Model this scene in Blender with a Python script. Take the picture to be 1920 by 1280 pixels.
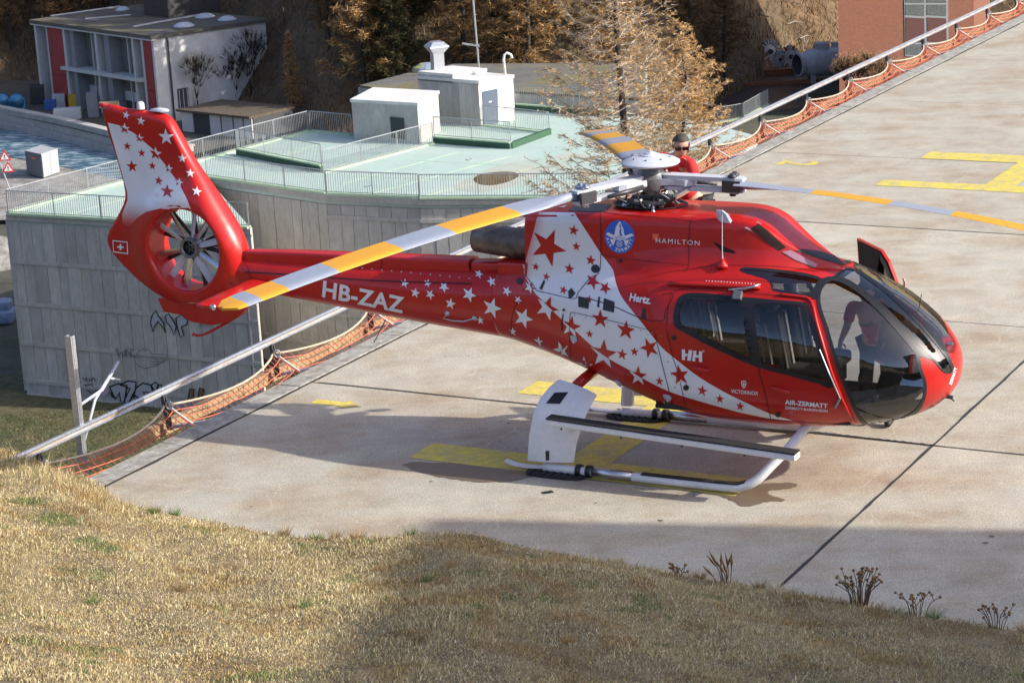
import bpy, bmesh, math, random
import numpy as np
from mathutils import Vector, Matrix
from mathutils.bvhtree import BVHTree
from mathutils.geometry import tessellate_polygon

for _o in list(bpy.data.objects):
    bpy.data.objects.remove(_o)
SC = bpy.context.scene
COL = SC.collection
random.seed(7)
rng = np.random.default_rng(11)
R = math.radians

# ------------------------------------------------------------------ camera
PW, PH = 1920.0, 1280.0
FPX, PITCH, ROLL, CAMH = 4482.2, 0.2677, 0.0556, 8.3503
_cp, _sp, _cr, _sr = math.cos(PITCH), math.sin(PITCH), math.cos(ROLL), math.sin(ROLL)
FWD = Vector((0, _cp, -_sp)); _r0 = Vector((1, 0, 0)); _d0 = FWD.cross(_r0)
CRIGHT = _r0 * _cr + _d0 * _sr
CDOWN = -_r0 * _sr + _d0 * _cr
CPOS = Vector((0, 0, CAMH))
cam = bpy.data.cameras.new('camera'); camo = bpy.data.objects.new('camera', cam); COL.objects.link(camo)
cam.sensor_width = 36.0; cam.lens = FPX / PW * 36.0; cam.clip_start = 0.3; cam.clip_end = 3000
_m = Matrix((CRIGHT, -CDOWN, -FWD)).transposed().to_4x4(); _m.translation = CPOS
camo.matrix_world = _m
SC.camera = camo

# ------------------------------------------------------------------ world, sun, exposure
SUN_AZ = R(-18.7)      # direction towards the sun, measured from +X in plan
SUN_EL = R(27.0)
w = bpy.data.worlds.new('World'); SC.world = w; w.use_nodes = True
nt = w.node_tree; nt.nodes.clear()
_sky = nt.nodes.new('ShaderNodeTexSky'); _sky.sky_type = 'NISHITA'; _sky.sun_disc = False
_sky.sun_elevation = SUN_EL; _sky.sun_rotation = math.pi / 2 - SUN_AZ
_sky.altitude = 1600; _sky.air_density = 0.45; _sky.dust_density = 5.0; _sky.ozone_density = 0.2
_bg = nt.nodes.new('ShaderNodeBackground'); _bg.inputs['Strength'].default_value = 0.15
_ow = nt.nodes.new('ShaderNodeOutputWorld')
nt.links.new(_sky.outputs[0], _bg.inputs[0]); nt.links.new(_bg.outputs[0], _ow.inputs[0])
sl = bpy.data.lights.new('sun', 'SUN'); sl.energy = 2.05; sl.angle = R(0.53); sl.color = (1.0, 0.94, 0.85)
so = bpy.data.objects.new('sun', sl); COL.objects.link(so)
SUNV = Vector((math.cos(SUN_AZ) * math.cos(SUN_EL), math.sin(SUN_AZ) * math.cos(SUN_EL), math.sin(SUN_EL)))
so.rotation_euler = SUNV.to_track_quat('Z', 'Y').to_euler(); so.location = (40, -15, 30)
SC.view_settings.view_transform = 'Standard'; SC.view_settings.look = 'None'
SC.view_settings.exposure = 1.66; SC.view_settings.gamma = 1.0
SC.render.resolution_x, SC.render.resolution_y = 1024, 682
SC.render.engine = 'CYCLES'
SC.cycles.max_bounces = 8; SC.cycles.transparent_max_bounces = 16; SC.cycles.transmission_bounces = 6

# ------------------------------------------------------------------ pixel geometry
def ray(px, py):
    """Direction from the camera through a pixel of the 1920 x 1280 photograph (forward component 1)."""
    return CRIGHT * ((px - PW / 2) / FPX) + CDOWN * ((py - PH / 2) / FPX) + FWD
def on_z(px, py, z=0.0):
    d = ray(px, py); t = (z - CAMH) / d.z
    return CPOS + d * t
def on_depth(px, py, dep):
    """Point at world Y = dep along the pixel's ray."""
    d = ray(px, py); return CPOS + d * (dep / d.y)
def on_plane(px, py, p0, n):
    d = ray(px, py); n = Vector(n); t = (Vector(p0) - CPOS).dot(n) / d.dot(n)
    return CPOS + d * t
def to_px(P):
    q = Vector(P) - CPOS
    z = q.dot(FWD); return (PW / 2 + FPX * q.dot(CRIGHT) / z, PH / 2 + FPX * q.dot(CDOWN) / z)

# ------------------------------------------------------------------ materials
MATS = {}
def mat(name, col, rough=0.6, metal=0.0, var=0.0, vscale=5.0, bump=0.0, bscale=40.0, col2=None, fac=(0.35, 0.65),
        coat=0.0, spec=0.5, stretch=(1, 1, 1), detail=6.0, coords='Object', var2=0.0, v2scale=60.0, rvar=0.0):
    """Principled material: base colour mixed with a second one by noise, fine value noise, noise bump."""
    if name in MATS: return MATS[name]
    m = bpy.data.materials.new(name); MATS[name] = m; m.use_nodes = True
    t = m.node_tree; b = t.nodes['Principled BSDF']
    N = t.nodes.new; L = t.links.new
    b.inputs['Base Color'].default_value = (*col, 1); b.inputs['Roughness'].default_value = rough
    b.inputs['Metallic'].default_value = metal; b.inputs['Specular IOR Level'].default_value = spec
    if coat: b.inputs['Coat Weight'].default_value = coat; b.inputs['Coat Roughness'].default_value = 0.04
    tc = N('ShaderNodeTexCoord'); mp = N('ShaderNodeMapping'); mp.inputs['Scale'].default_value = stretch
    L(tc.outputs[coords], mp.inputs[0])
    out = None
    if col2 is not None:
        n = N('ShaderNodeTexNoise'); n.inputs['Scale'].default_value = vscale; n.inputs['Detail'].default_value = detail
        n.inputs['Roughness'].default_value = 0.62
        L(mp.outputs[0], n.inputs['Vector'])
        r = N('ShaderNodeMapRange'); r.inputs[1].default_value, r.inputs[2].default_value = fac
        L(n.outputs[0], r.inputs[0])
        mx = N('ShaderNodeMix'); mx.data_type = 'RGBA'
        mx.inputs[6].default_value = (*col, 1); mx.inputs[7].default_value = (*col2, 1)
        L(r.outputs[0], mx.inputs[0]); out = mx.outputs[2]
    for v, s in ((var, vscale * 2.7), (var2, v2scale)):
        if v:
            n = N('ShaderNodeTexNoise'); n.inputs['Scale'].default_value = s; n.inputs['Detail'].default_value = 5
            n.inputs['Roughness'].default_value = 0.65
            L(mp.outputs[0], n.inputs['Vector'])
            r = N('ShaderNodeMapRange'); r.inputs[1].default_value = 0.3; r.inputs[2].default_value = 0.7
            r.inputs[3].default_value = 1 - v; r.inputs[4].default_value = 1 + v
            L(n.outputs[0], r.inputs[0])
            mx = N('ShaderNodeMix'); mx.data_type = 'RGBA'; mx.blend_type = 'MULTIPLY'; mx.inputs[0].default_value = 1
            if out is None: mx.inputs[6].default_value = (*col, 1)
            else: L(out, mx.inputs[6])
            L(r.outputs[0], mx.inputs[7]); out = mx.outputs[2]
    if out is not None: L(out, b.inputs['Base Color'])
    if rvar:
        n = N('ShaderNodeTexNoise'); n.inputs['Scale'].default_value = vscale; n.inputs['Detail'].default_value = 5
        L(mp.outputs[0], n.inputs['Vector'])
        r = N('ShaderNodeMapRange'); r.inputs[1].default_value = 0.3; r.inputs[2].default_value = 0.7
        r.inputs[3].default_value = max(0.02, rough - rvar); r.inputs[4].default_value = min(1, rough + rvar)
        L(n.outputs[0], r.inputs[0]); L(r.outputs[0], b.inputs['Roughness'])
    if bump:
        n = N('ShaderNodeTexNoise'); n.inputs['Scale'].default_value = bscale; n.inputs['Detail'].default_value = 5
        L(mp.outputs[0], n.inputs['Vector'])
        bp = N('ShaderNodeBump'); bp.inputs['Strength'].default_value = bump; bp.inputs['Distance'].default_value = 0.02
        L(n.outputs[0], bp.inputs['Height']); L(bp.outputs[0], b.inputs['Normal'])
    return m

def glass(name, tint, density, rough=0.02):
    """Thin tinted pane: clear tinted transmission under a glossy reflection."""
    m = bpy.data.materials.new(name); MATS[name] = m; m.use_nodes = True
    t = m.node_tree; t.nodes.clear(); N = t.nodes.new; L = t.links.new
    o = N('ShaderNodeOutputMaterial'); tr = N('ShaderNodeBsdfTransparent'); tr.inputs[0].default_value = (*tint, 1)
    gl = N('ShaderNodeBsdfGlossy'); gl.inputs['Roughness'].default_value = rough
    fr = N('ShaderNodeFresnel'); fr.inputs['IOR'].default_value = 1.5
    ma = N('ShaderNodeMath'); ma.operation = 'MULTIPLY_ADD'; ma.inputs[1].default_value = 1.25; ma.inputs[2].default_value = density
    L(fr.outputs[0], ma.inputs[0])
    mx = N('ShaderNodeMixShader'); L(ma.outputs[0], mx.inputs[0]); L(tr.outputs[0], mx.inputs[1]); L(gl.outputs[0], mx.inputs[2])
    L(mx.outputs[0], o.inputs[0]); return m

# ------------------------------------------------------------------ meshes
def lk(o, parent=None):
    COL.objects.link(o)
    if parent is not None: o.parent = parent
    return o
def mk(name, vf, m, parent=None, smooth=False, fm=None, sharp=None):
    """One mesh object from (verts, faces); m may be a list with face indices fm."""
    V, F = vf
    me = bpy.data.meshes.new(name)
    me.from_pydata([tuple(v) for v in V], [], F)
    for x in (m if isinstance(m, (list, tuple)) else [m]): me.materials.append(x)
    if fm is not None: me.polygons.foreach_set('material_index', fm)
    if smooth:
        me.polygons.foreach_set('use_smooth', [True] * len(me.polygons))
        if sharp:
            try: me.set_sharp_from_angle(angle=R(sharp))
            except Exception: pass
    me.update()
    return lk(bpy.data.objects.new(name, me), parent)
def tag(o, label=None, cat=None, group=None, kind=None):
    if label: o['label'] = label
    if cat: o['category'] = cat
    if group: o['group'] = group
    if kind: o['kind'] = kind
    return o
def empty(name, loc=(0, 0, 0), rz=0.0, label=None, cat=None, group=None):
    o = bpy.data.objects.new(name, None); o.location = loc; o.rotation_euler = (0, 0, rz); o.empty_display_size = 0.2
    lk(o); return tag(o, label, cat, group)
def dup(o, parent=None):
    c = o.copy(); COL.objects.link(c)
    if parent is not None: c.parent = parent
    for ch in list(o.children): dup(ch, c)
    return c
def join(*vfs):
    V, F = [], []
    for v, f in vfs:
        n = len(V); V.extend(v); F.extend([tuple(i + n for i in q) for q in f])
    return V, F
def xf(vf, M):
    return [tuple(M @ Vector(v)) for v in vf[0]], vf[1]
def box(x0, x1, y0, y1, z0, z1):
    V = [(x, y, z) for z in (z0, z1) for y in (y0, y1) for x in (x0, x1)]
    return V, [(0, 2, 3, 1), (4, 5, 7, 6), (0, 1, 5, 4), (2, 6, 7, 3), (0, 4, 6, 2), (1, 3, 7, 5)]
def bbox(x0, x1, y0, y1, z0, z1, b=0.01, seg=2):
    """Bevelled box."""
    bm = bmesh.new(); v, f = box(x0, x1, y0, y1, z0, z1)
    vs = [bm.verts.new(p) for p in v]
    for q in f: bm.faces.new([vs[i] for i in q])
    bmesh.ops.recalc_face_normals(bm, faces=bm.faces)
    b = min(b, 0.45 * min(abs(x1 - x0), abs(y1 - y0), abs(z1 - z0)))
    bmesh.ops.bevel(bm, geom=list(bm.edges), offset=b, segments=seg, affect='EDGES', profile=0.6)
    return bm_out(bm)
def bm_out(bm):
    bm.verts.index_update()
    r = ([tuple(v.co) for v in bm.verts], [tuple(v.index for v in f.verts) for f in bm.faces]); bm.free(); return r
def beam(a, b, wy, wz, up=(0, 0, 1), bev=0.0):
    """Box from a to b with cross section wy (sideways) x wz (up)."""
    a, b = Vector(a), Vector(b); d = b - a; L = d.length; d.normalize()
    s = Vector(up).cross(d)
    if s.length < 1e-5: s = Vector((0, 1, 0)).cross(d)
    s.normalize(); u = d.cross(s)
    M = Matrix((d, s, u)).transposed().to_4x4(); M.translation = a
    g = bbox(0, L, -wy / 2, wy / 2, -wz / 2, wz / 2, bev, 1) if bev else box(0, L, -wy / 2, wy / 2, -wz / 2, wz / 2)
    return xf(g, M)
def tube(path, r, n=8, cap=True, closed=False):
    """Tube along a path; r a number or a list."""
    P = [Vector(p) for p in path]; k = len(P); rr = r if isinstance(r, (list, tuple)) else [r] * k
    V, F = [], []; ref = None
    for i in range(k):
        if closed: d = P[(i + 1) % k] - P[i - 1]
        else: d = P[min(i + 1, k - 1)] - P[max(i - 1, 0)]
        d.normalize()
        if ref is None:
            ref = Vector((0, 0, 1)) if abs(d.z) < 0.9 else Vector((1, 0, 0))
        s = ref - d * ref.dot(d); s.normalize(); ref = s; u = d.cross(s)
        for j in range(n):
            a = 2 * math.pi * j / n; V.append(tuple(P[i] + (s * math.cos(a) + u * math.sin(a)) * rr[i]))
    for i in range(k if closed else k - 1):
        i2 = (i + 1) % k
        for j in range(n):
            j2 = (j + 1) % n; F.append((i * n + j, i * n + j2, i2 * n + j2, i2 * n + j))
    if cap and not closed:
        F.append(tuple(range(n - 1, -1, -1))); F.append(tuple((k - 1) * n + j for j in range(n)))
    return V, F
def lathe(prof, n=24, M=None, cap=True):
    """Revolve (r, z) profile about Z."""
    V, F = [], []
    for r_, z in prof:
        for j in range(n):
            a = 2 * math.pi * j / n; V.append((r_ * math.cos(a), r_ * math.sin(a), z))
    for i in range(len(prof) - 1):
        for j in range(n):
            j2 = (j + 1) % n; F.append((i * n + j, i * n + j2, (i + 1) * n + j2, (i + 1) * n + j))
    if cap:
        F.append(tuple(range(n - 1, -1, -1))); F.append(tuple((len(prof) - 1) * n + j for j in range(n)))
    return xf((V, F), M) if M is not None else (V, F)
def axis_m(p, d):
    """Matrix taking local Z to direction d at p."""
    q = Vector(d).normalized().to_track_quat('Z', 'Y'); M = q.to_matrix().to_4x4(); M.translation = Vector(p); return M
def prism(poly, z0, z1):
    """Vertical prism over a plan polygon (x, y)."""
    n = len(poly); V = [(p[0], p[1], z0) for p in poly] + [(p[0], p[1], z1) for p in poly]
    F = [(i, (i + 1) % n, n + (i + 1) % n, n + i) for i in range(n)]
    F.append(tuple(range(n - 1, -1, -1))); F.append(tuple(range(n, 2 * n)))
    return V, F
def loft(rings, closed=True, cap0=True, cap1=True):
    n = len(rings[0]); V = [tuple(p) for r_ in rings for p in r_]; F = []
    for i in range(len(rings) - 1):
        for j in range(n if closed else n - 1):
            j2 = (j + 1) % n; F.append((i * n + j, i * n + j2, (i + 1) * n + j2, (i + 1) * n + j))
    if cap0: F.append(tuple(range(n - 1, -1, -1)))
    if cap1: F.append(tuple((len(rings) - 1) * n + j for j in range(n)))
    return V, F
def pchip(xs, ys, q):
    """Monotone cubic interpolation; xs ascending."""
    xs, ys, q = np.array(xs, float), np.array(ys, float), np.array(q, float)
    h = np.diff(xs); d = np.diff(ys) / h; m = np.zeros_like(ys); m[0], m[-1] = d[0], d[-1]
    for i in range(1, len(xs) - 1):
        if d[i - 1] * d[i] > 0:
            w1, w2 = 2 * h[i] + h[i - 1], h[i] + 2 * h[i - 1]; m[i] = (w1 + w2) / (w1 / d[i - 1] + w2 / d[i])
    k = np.clip(np.searchsorted(xs, q) - 1, 0, len(xs) - 2); t = (q - xs[k]) / h[k]
    return ((1 + 2 * t) * (1 - t) ** 2 * ys[k] + t * (1 - t) ** 2 * h[k] * m[k] + t * t * (3 - 2 * t) * ys[k + 1] + t * t * (t - 1) * h[k] * m[k + 1])
def curve(pts, n):
    """Smooth open curve through points (Catmull-Rom), n samples per span."""
    P = [Vector(p) for p in pts]; out = []
    for i in range(len(P) - 1):
        p0, p1, p2, p3 = P[max(i - 1, 0)], P[i], P[i + 1], P[min(i + 2, len(P) - 1)]
        for k in range(n):
            t = k / n
            out.append(0.5 * ((2 * p1) + (p2 - p0) * t + (2 * p0 - 5 * p1 + 4 * p2 - p3) * t * t + (3 * p1 - p0 - 3 * p2 + p3) * t ** 3))
    out.append(P[-1]); return out
def sm2(pts, n=4):
    """Closed smooth polygon (Catmull-Rom) in 2D."""
    P = [Vector((p[0], p[1])) for p in pts]; k = len(P); out = []
    for i in range(k):
        p0, p1, p2, p3 = P[i - 1], P[i], P[(i + 1) % k], P[(i + 2) % k]
        for j in range(n):
            t = j / n
            v = 0.5 * ((2 * p1) + (p2 - p0) * t + (2 * p0 - 5 * p1 + 4 * p2 - p3) * t * t + (3 * p1 - p0 - 3 * p2 + p3) * t ** 3)
            out.append((v.x, v.y))
    return out
def fill2(polys):
    """Fill 2D loops (first outer, rest holes) -> verts2d, tris."""
    pts = [p for l in polys for p in l]
    tri = tessellate_polygon([[Vector((p[0], p[1], 0)) for p in l] for l in polys])
    return pts, [tuple(t) for t in tri]
def inset2(poly, d):
    """Move a closed 2D polygon inwards by d (either winding)."""
    n = len(poly); A = sum(poly[i][0] * poly[(i + 1) % n][1] - poly[(i + 1) % n][0] * poly[i][1] for i in range(n))
    s = 1 if A > 0 else -1; out = []
    for i in range(n):
        a, b, c = Vector(poly[i - 1][:2]), Vector(poly[i][:2]), Vector(poly[(i + 1) % n][:2])
        e1, e2 = (b - a), (c - b)
        if e1.length < 1e-6 or e2.length < 1e-6: out.append(tuple(b)); continue
        e1.normalize(); e2.normalize()
        n1, n2 = Vector((-e1.y, e1.x)) * s, Vector((-e2.y, e2.x)) * s
        m_ = n1 + n2
        if m_.length < 1e-3: m_ = n1
        m_.normalize(); k = min(1.8, 1 / max(0.3, m_.dot(n1))); q = b + m_ * d * k; out.append((q.x, q.y))
    return out
def in_poly(p, poly):
    x, y = p; c = False; n = len(poly); j = n - 1
    for i in range(n):
        xi, yi = poly[i]; xj, yj = poly[j]
        if (yi > y) != (yj > y) and x < (xj - xi) * (y - yi) / (yj - yi) + xi: c = not c
        j = i
    return c
# ================================================================== helicopter
HX, HY, HYAW = 1.6064, 25.448, -0.4758
M_HELI = Matrix.Translation((HX, HY, 0)) @ Matrix.Rotation(HYAW, 4, 'Z')
M_HINV = M_HELI.inverted()
CPH = M_HINV @ CPOS
def hray(px, py):
    d = M_HINV.to_3x3() @ ray(px, py); return d
def h_px(P): return to_px(M_HELI @ Vector(P))
def h_y(px, py, y):
    d = hray(px, py); return CPH + d * ((y - CPH.y) / d.y)

red = mat('red_paint', (0.49, 0.013, 0.008), 0.34, coat=0.35, spec=0.3, col2=(0.43, 0.010, 0.008), vscale=3, var2=0.07, v2scale=40, bump=0.06, bscale=5, rvar=0.06)
white = mat('white_paint', (0.74, 0.75, 0.78), 0.32, coat=0.5, var=0.03, vscale=4)
blackp = mat('black_trim', (0.012, 0.012, 0.014), 0.42, var=0.2, vscale=30)
rubber = mat('black_rubber', (0.02, 0.02, 0.021), 0.75, var=0.25, vscale=30, bump=0.2, bscale=200)
dark_in = mat('cabin_lining', (0.018, 0.018, 0.02), 0.75, var=0.2, vscale=12)
seat_m = mat('seat_cloth', (0.03, 0.031, 0.035), 0.85, var=0.3, vscale=30)
seat_g = mat('seat_grey_cloth', (0.20, 0.20, 0.22), 0.85, var=0.15, vscale=30)
steel = mat('bright_steel', (0.55, 0.55, 0.57), 0.28, 1.0, var=0.15, vscale=20)
grey_m = mat('grey_metal', (0.20, 0.205, 0.215), 0.4, 0.6, var=0.25, vscale=14)
dkmet = mat('dark_metal', (0.07, 0.07, 0.075), 0.45, 0.6, var=0.3, vscale=20)
exh_m = mat('exhaust_metal', (0.21, 0.17, 0.145), 0.48, 0.6, col2=(0.09, 0.075, 0.07), vscale=3.5, var=0.2)
bl_grey = mat('blade_grey', (0.27, 0.30, 0.36), 0.45, var=0.05, vscale=6)
bl_yel = mat('blade_yellow', (0.66, 0.31, 0.02), 0.45, var=0.05, vscale=6)
hubw = mat('hub_white', (0.50, 0.52, 0.56), 0.4, var=0.05, vscale=9)
bluep = mat('badge_blue', (0.02, 0.12, 0.55), 0.3, coat=0.6)
orangep = mat('badge_orange', (0.85, 0.10, 0.03), 0.3, coat=0.6)
seamp = mat('panel_seam', (0.03, 0.008, 0.008), 0.7)
seamw = mat('panel_seam_light', (0.55, 0.10, 0.10), 0.5)
gl_wind = glass('windshield_glass', (0.42, 0.44, 0.48), 0.05)
gl_dark = glass('tinted_window_glass', (0.55, 0.52, 0.46), 0.03)
gl_roof = glass('roof_window_glass', (0.42, 0.44, 0.50), 0.10)

HELI = empty('helicopter', (HX, HY, 0), HYAW, 'red and white star-painted helicopter parked on the concrete helipad', 'helicopter')

def ring(x, zb, zt, hw, zc, nu, nl, n=96):
    out = []
    for j in range(n):
        a = 2 * math.pi * (j + 0.5) / n; c, s = math.cos(a), math.sin(a)
        e = nu if s > 0 else nl
        y = hw * math.copysign(abs(c) ** (2 / e), c)
        z = zc + (zt - zc if s > 0 else zc - zb) * math.copysign(abs(s) ** (2 / e), s)
        out.append((x, y, z))
    return out
def table_loft(T, xs, n=96):
    T = sorted(T); X = [t[0] for t in T]
    cols = [pchip(X, [t[k] for t in T], xs) for k in range(1, 7)]
    return loft([ring(float(x), *[float(c[i]) for c in cols], n=n) for i, x in enumerate(xs)])
#  x, zbottom, ztop, halfwidth, z of widest, n upper, n lower
BODY_T = [
 (3.415, 1.24, 1.30, 0.03, 1.27, 2.0, 2.0), (3.40, 1.13, 1.40, 0.17, 1.26, 2.0, 2.0), (3.36, 1.02, 1.50, 0.30, 1.24, 2.0, 2.0),
 (3.28, 0.92, 1.61, 0.44, 1.23, 2.0, 2.1), (3.15, 0.82, 1.745, 0.59, 1.22, 2.05, 2.2), (2.95, 0.735, 1.90, 0.735, 1.22, 2.1, 2.3),
 (2.70, 0.67, 2.045, 0.855, 1.23, 2.2, 2.4), (2.40, 0.63, 2.175, 0.94, 1.25, 2.3, 2.6), (2.05, 0.605, 2.275, 0.99, 1.28, 2.5, 2.8),
 (1.60, 0.59, 2.335, 1.01, 1.30, 2.6, 2.9), (1.0, 0.59, 2.36, 1.01, 1.32, 2.6, 2.9), (0.5, 0.63, 2.36, 0.99, 1.38, 2.6, 2.8),
 (0.1, 0.72, 2.34, 0.93, 1.45, 2.5, 2.6), (-0.4, 0.86, 2.30, 0.80, 1.54, 2.4, 2.4), (-0.9, 1.00, 2.24, 0.64, 1.60, 2.3, 2.3),
 (-1.4, 1.12, 2.14, 0.48, 1.63, 2.2, 2.2), (-1.75, 1.19, 2.06, 0.39, 1.64, 2.1, 2.1), (-1.85, 1.205, 2.04, 0.37, 1.64, 2.1, 2.1)]
xs_body = np.concatenate([np.linspace(-1.85, 2.4, 150), np.linspace(2.42, 3.25, 36), np.linspace(3.265, 3.415, 16)])
BODY = table_loft(BODY_T, xs_body, 128)
BOOM_T = [(-5.95, 1.60, 1.95, 0.12, 1.77, 2.1, 2.1), (-5.15, 1.525, 1.93, 0.185, 1.73, 2.1, 2.1), (-4.2, 1.43, 1.94, 0.235, 1.69, 2.1, 2.1),
          (-3.3, 1.335, 1.96, 0.29, 1.66, 2.1, 2.1), (-2.4, 1.255, 1.995, 0.335, 1.64, 2.1, 2.1), (-1.80, 1.20, 2.035, 0.365, 1.635, 2.1, 2.1)]
BOOM = table_loft(BOOM_T, np.linspace(-5.56, -1.80, 60), 64)

# engine cowling on the roof: sections (x, half width base, half width top, z top, edge radius)
def cowl_ring(x, wb, wt, zt, zb, n=14):
    """Left-to-right arch: flank with a foot flare, rounded shoulder, slightly crowned top."""
    pts = []
    side = [(wb * 1.0, zb), (wb * 0.93 + wt * 0.07, zb + 0.05 * (zt - zb)), (0.45 * wb + 0.55 * wt, zb + 0.2 * (zt - zb)), (0.18 * wb + 0.82 * wt, zb + 0.42 * (zt - zb)),
            (0.06 * wb + 0.94 * wt, zb + 0.66 * (zt - zb)), (wt * 0.985, zb + 0.84 * (zt - zb)), (wt * 0.93, zb + 0.935 * (zt - zb)), (wt * 0.82, zb + 0.98 * (zt - zb)), (wt * 0.55, zt), (0, zt + 0.008)]
    cs = curve([(a, b, 0) for a, b in side], 3)
    half = [(p.x, p.y) for p in cs]
    for y, z in half: pts.append((x, -y, z))
    for y, z in reversed(half[:-1]): pts.append((x, y, z))
    return pts
def body_y(x, z):
    """Half width of the cabin shell at height z."""
    T = sorted(BODY_T); X = [t[0] for t in T]
    zb, zt, hw, zc, nu, nl = [float(pchip(X, [t[k] for t in T], [x])[0]) for k in range(1, 7)]
    s = (z - zc) / (zt - zc) if z > zc else (zc - z) / (zc - zb); e = nu if z > zc else nl
    return hw * max(0.0, 1 - min(1.0, abs(s)) ** e) ** (1 / e)
COWL_T = [(-1.44, 0.26, 2.64, 1.86), (-1.41, 0.315, 2.71, 1.86), (-1.33, 0.35, 2.735, 1.86), (-1.1, 0.40, 2.755, 1.88), (-0.7, 0.44, 2.785, 1.93), (-0.2, 0.46, 2.805, 2.02), (0.3, 0.46, 2.82, 2.13),
          (0.8, 0.45, 2.825, 2.18), (1.1, 0.43, 2.82, 2.20), (1.3, 0.41, 2.79, 2.205), (1.45, 0.385, 2.725, 2.205), (1.6, 0.34, 2.61, 2.20), (1.75, 0.28, 2.50, 2.195),
          (1.95, 0.18, 2.385, 2.185), (2.12, 0.09, 2.31, 2.17), (2.2, 0.03, 2.27, 2.16)]
_X = [t[0] for t in COWL_T]; _q = np.concatenate([np.linspace(-1.44, -1.3, 10), np.linspace(-1.27, 2.2, 90)])
_c = [pchip(_X, [t[k] for t in COWL_T], _q) for k in range(1, 4)]
def _cw(i, x):
    wt, zt, zb = [float(c[i]) for c in _c]
    wb = max(wt * 1.02, min(body_y(x, zb) * 0.99, wt + 0.32)); return cowl_ring(x, wb, wt, zt, zb)
COWL = loft([_cw(i, float(x)) for i, x in enumerate(_q)], closed=False, cap0=True, cap1=True)

# drive shaft tunnel on the boom
def tun_ring(x, w_, z0, z1):
    r_ = 0.035
    p = [(-w_ - 0.015, z0), (-w_, z0 + 0.02), (-w_, z1 - r_), (-w_ + 0.3 * r_, z1 - 0.3 * r_), (-w_ + r_, z1), (0, z1 + 0.008)]
    return [(x, y, z) for y, z in p] + [(x, -y, z) for y, z in reversed(p[:-1])]
TUN = loft([tun_ring(x, w_, z0, z1) for x, w_, z0, z1 in ((-5.42, 0.07, 1.86, 2.02), (-4.6, 0.095, 1.845, 2.05), (-3.4, 0.115, 1.86, 2.075), (-2.24, 0.13, 1.89, 2.10))], closed=False)
TUN2 = loft([tun_ring(x, w_, z0, z1) for x, w_, z0, z1 in ((-2.21, 0.12, 1.90, 2.075), (-1.83, 0.14, 1.92, 2.095))], closed=False)
TUN3 = loft([tun_ring(x, w_, z0, z1) for x, w_, z0, z1 in ((-1.83, 0.20, 1.80, 2.12), (-1.45, 0.30, 1.80, 2.15))], closed=False)

# tail fin with the fan duct, polar sheet about the duct centre
FC = (-6.06, 2.02); FR = 0.50
FIN_OUT = [(-7.19, 3.70), (-6.85, 3.685), (-6.46, 3.66), (-6.25, 3.61), (-6.16, 3.49), (-5.95, 3.11), (-5.70, 2.73), (-5.45, 2.34), (-5.34, 2.10), (-5.30, 1.9), (-5.30, 1.6),
           (-5.40, 1.46), (-5.65, 1.385), (-6.0, 1.32), (-6.3, 1.315), (-6.6, 1.40), (-6.9, 1.56), (-7.16, 1.77), (-7.29, 1.92), (-7.32, 2.04), (-7.27, 2.16), (-7.08, 2.41), (-6.985, 2.58), (-6.99, 2.78), (-7.07, 3.14)]
def fin_radius(a):
    d = Vector((math.cos(a), math.sin(a))); o = Vector(FC); best = 1.0
    P = FIN_S
    for i in range(len(P)):
        p, q = Vector(P[i]) - o, Vector(P[(i + 1) % len(P)]) - o; e = q - p
        den = d.x * e.y - d.y * e.x
        if abs(den) < 1e-9: continue
        t = (p.x * e.y - p.y * e.x) / den; u = (p.x * d.y - p.y * d.x) / den
        if t > 0 and -1e-6 <= u <= 1 + 1e-6: best = t
    return best
FIN_S = sm2(FIN_OUT, 3)
_angs = set(np.linspace(0, 2 * math.pi, 200, endpoint=False))
for p in FIN_OUT[:5] + FIN_OUT[17:]: _angs.add(math.atan2(p[1] - FC[1], p[0] - FC[0]) % (2 * math.pi))
_angs = sorted(_angs)
def fin_rings():
    rad = [fin_radius(a) for a in _angs]
    S = [0.0, 0.012, 0.05, 0.1, 0.16, 0.24, 0.33, 0.43, 0.54, 0.65, 0.75, 0.84, 0.91, 0.96, 0.99, 1.0]
    rings = []
    def pt(i, s, sg):
        a = _angs[i]; r_ = FR + (rad[i] - FR) * s; x, z = FC[0] + r_ * math.cos(a), FC[1] + r_ * math.sin(a)
        dd = r_ - FR
        le = max(0.0, math.cos(a - R(35)))              # leading edge side
        e = 0.045 + 0.075 * le ** 0.6
        t = e + (0.235 - e) * math.exp(-(dd / 0.33) ** 2)
        edge = (rad[i] - r_) / (0.06 + 0.10 * le)
        if edge < 1: t *= math.sqrt(max(0.0, 1 - (1 - edge) ** 2)) * 0.94 + 0.06
        if dd < 0.035: t -= 0.035 * (1 - dd / 0.035) ** 2
        return (x, sg * t, z)
    for s in S: rings.append([pt(i, s, -1) for i in range(len(_angs))])
    for s in reversed(S): rings.append([pt(i, s, 1) for i in range(len(_angs))])
    return rings
FIN = loft(fin_rings(), cap0=False, cap1=False)
_fr = [[(FC[0] + FR * math.cos(a), y, FC[1] + FR * math.sin(a)) for a in _angs] for y in (-0.2, -0.07, 0.07, 0.2)]
DUCT = loft([list(reversed(r_)) for r_ in _fr], cap0=False, cap1=False)

def bvh_of(*vfs):
    V, F = join(*vfs); return BVHTree.FromPolygons([Vector(v) for v in V], F)
BV = bvh_of(BODY, COWL, BOOM, TUN, TUN2, TUN3, FIN)
def hit(px, py):
    l, n, i, d = BV.ray_cast(CPH, hray(px, py).normalized())
    return (l, n, d) if l is not None else (None, None, None)

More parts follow.
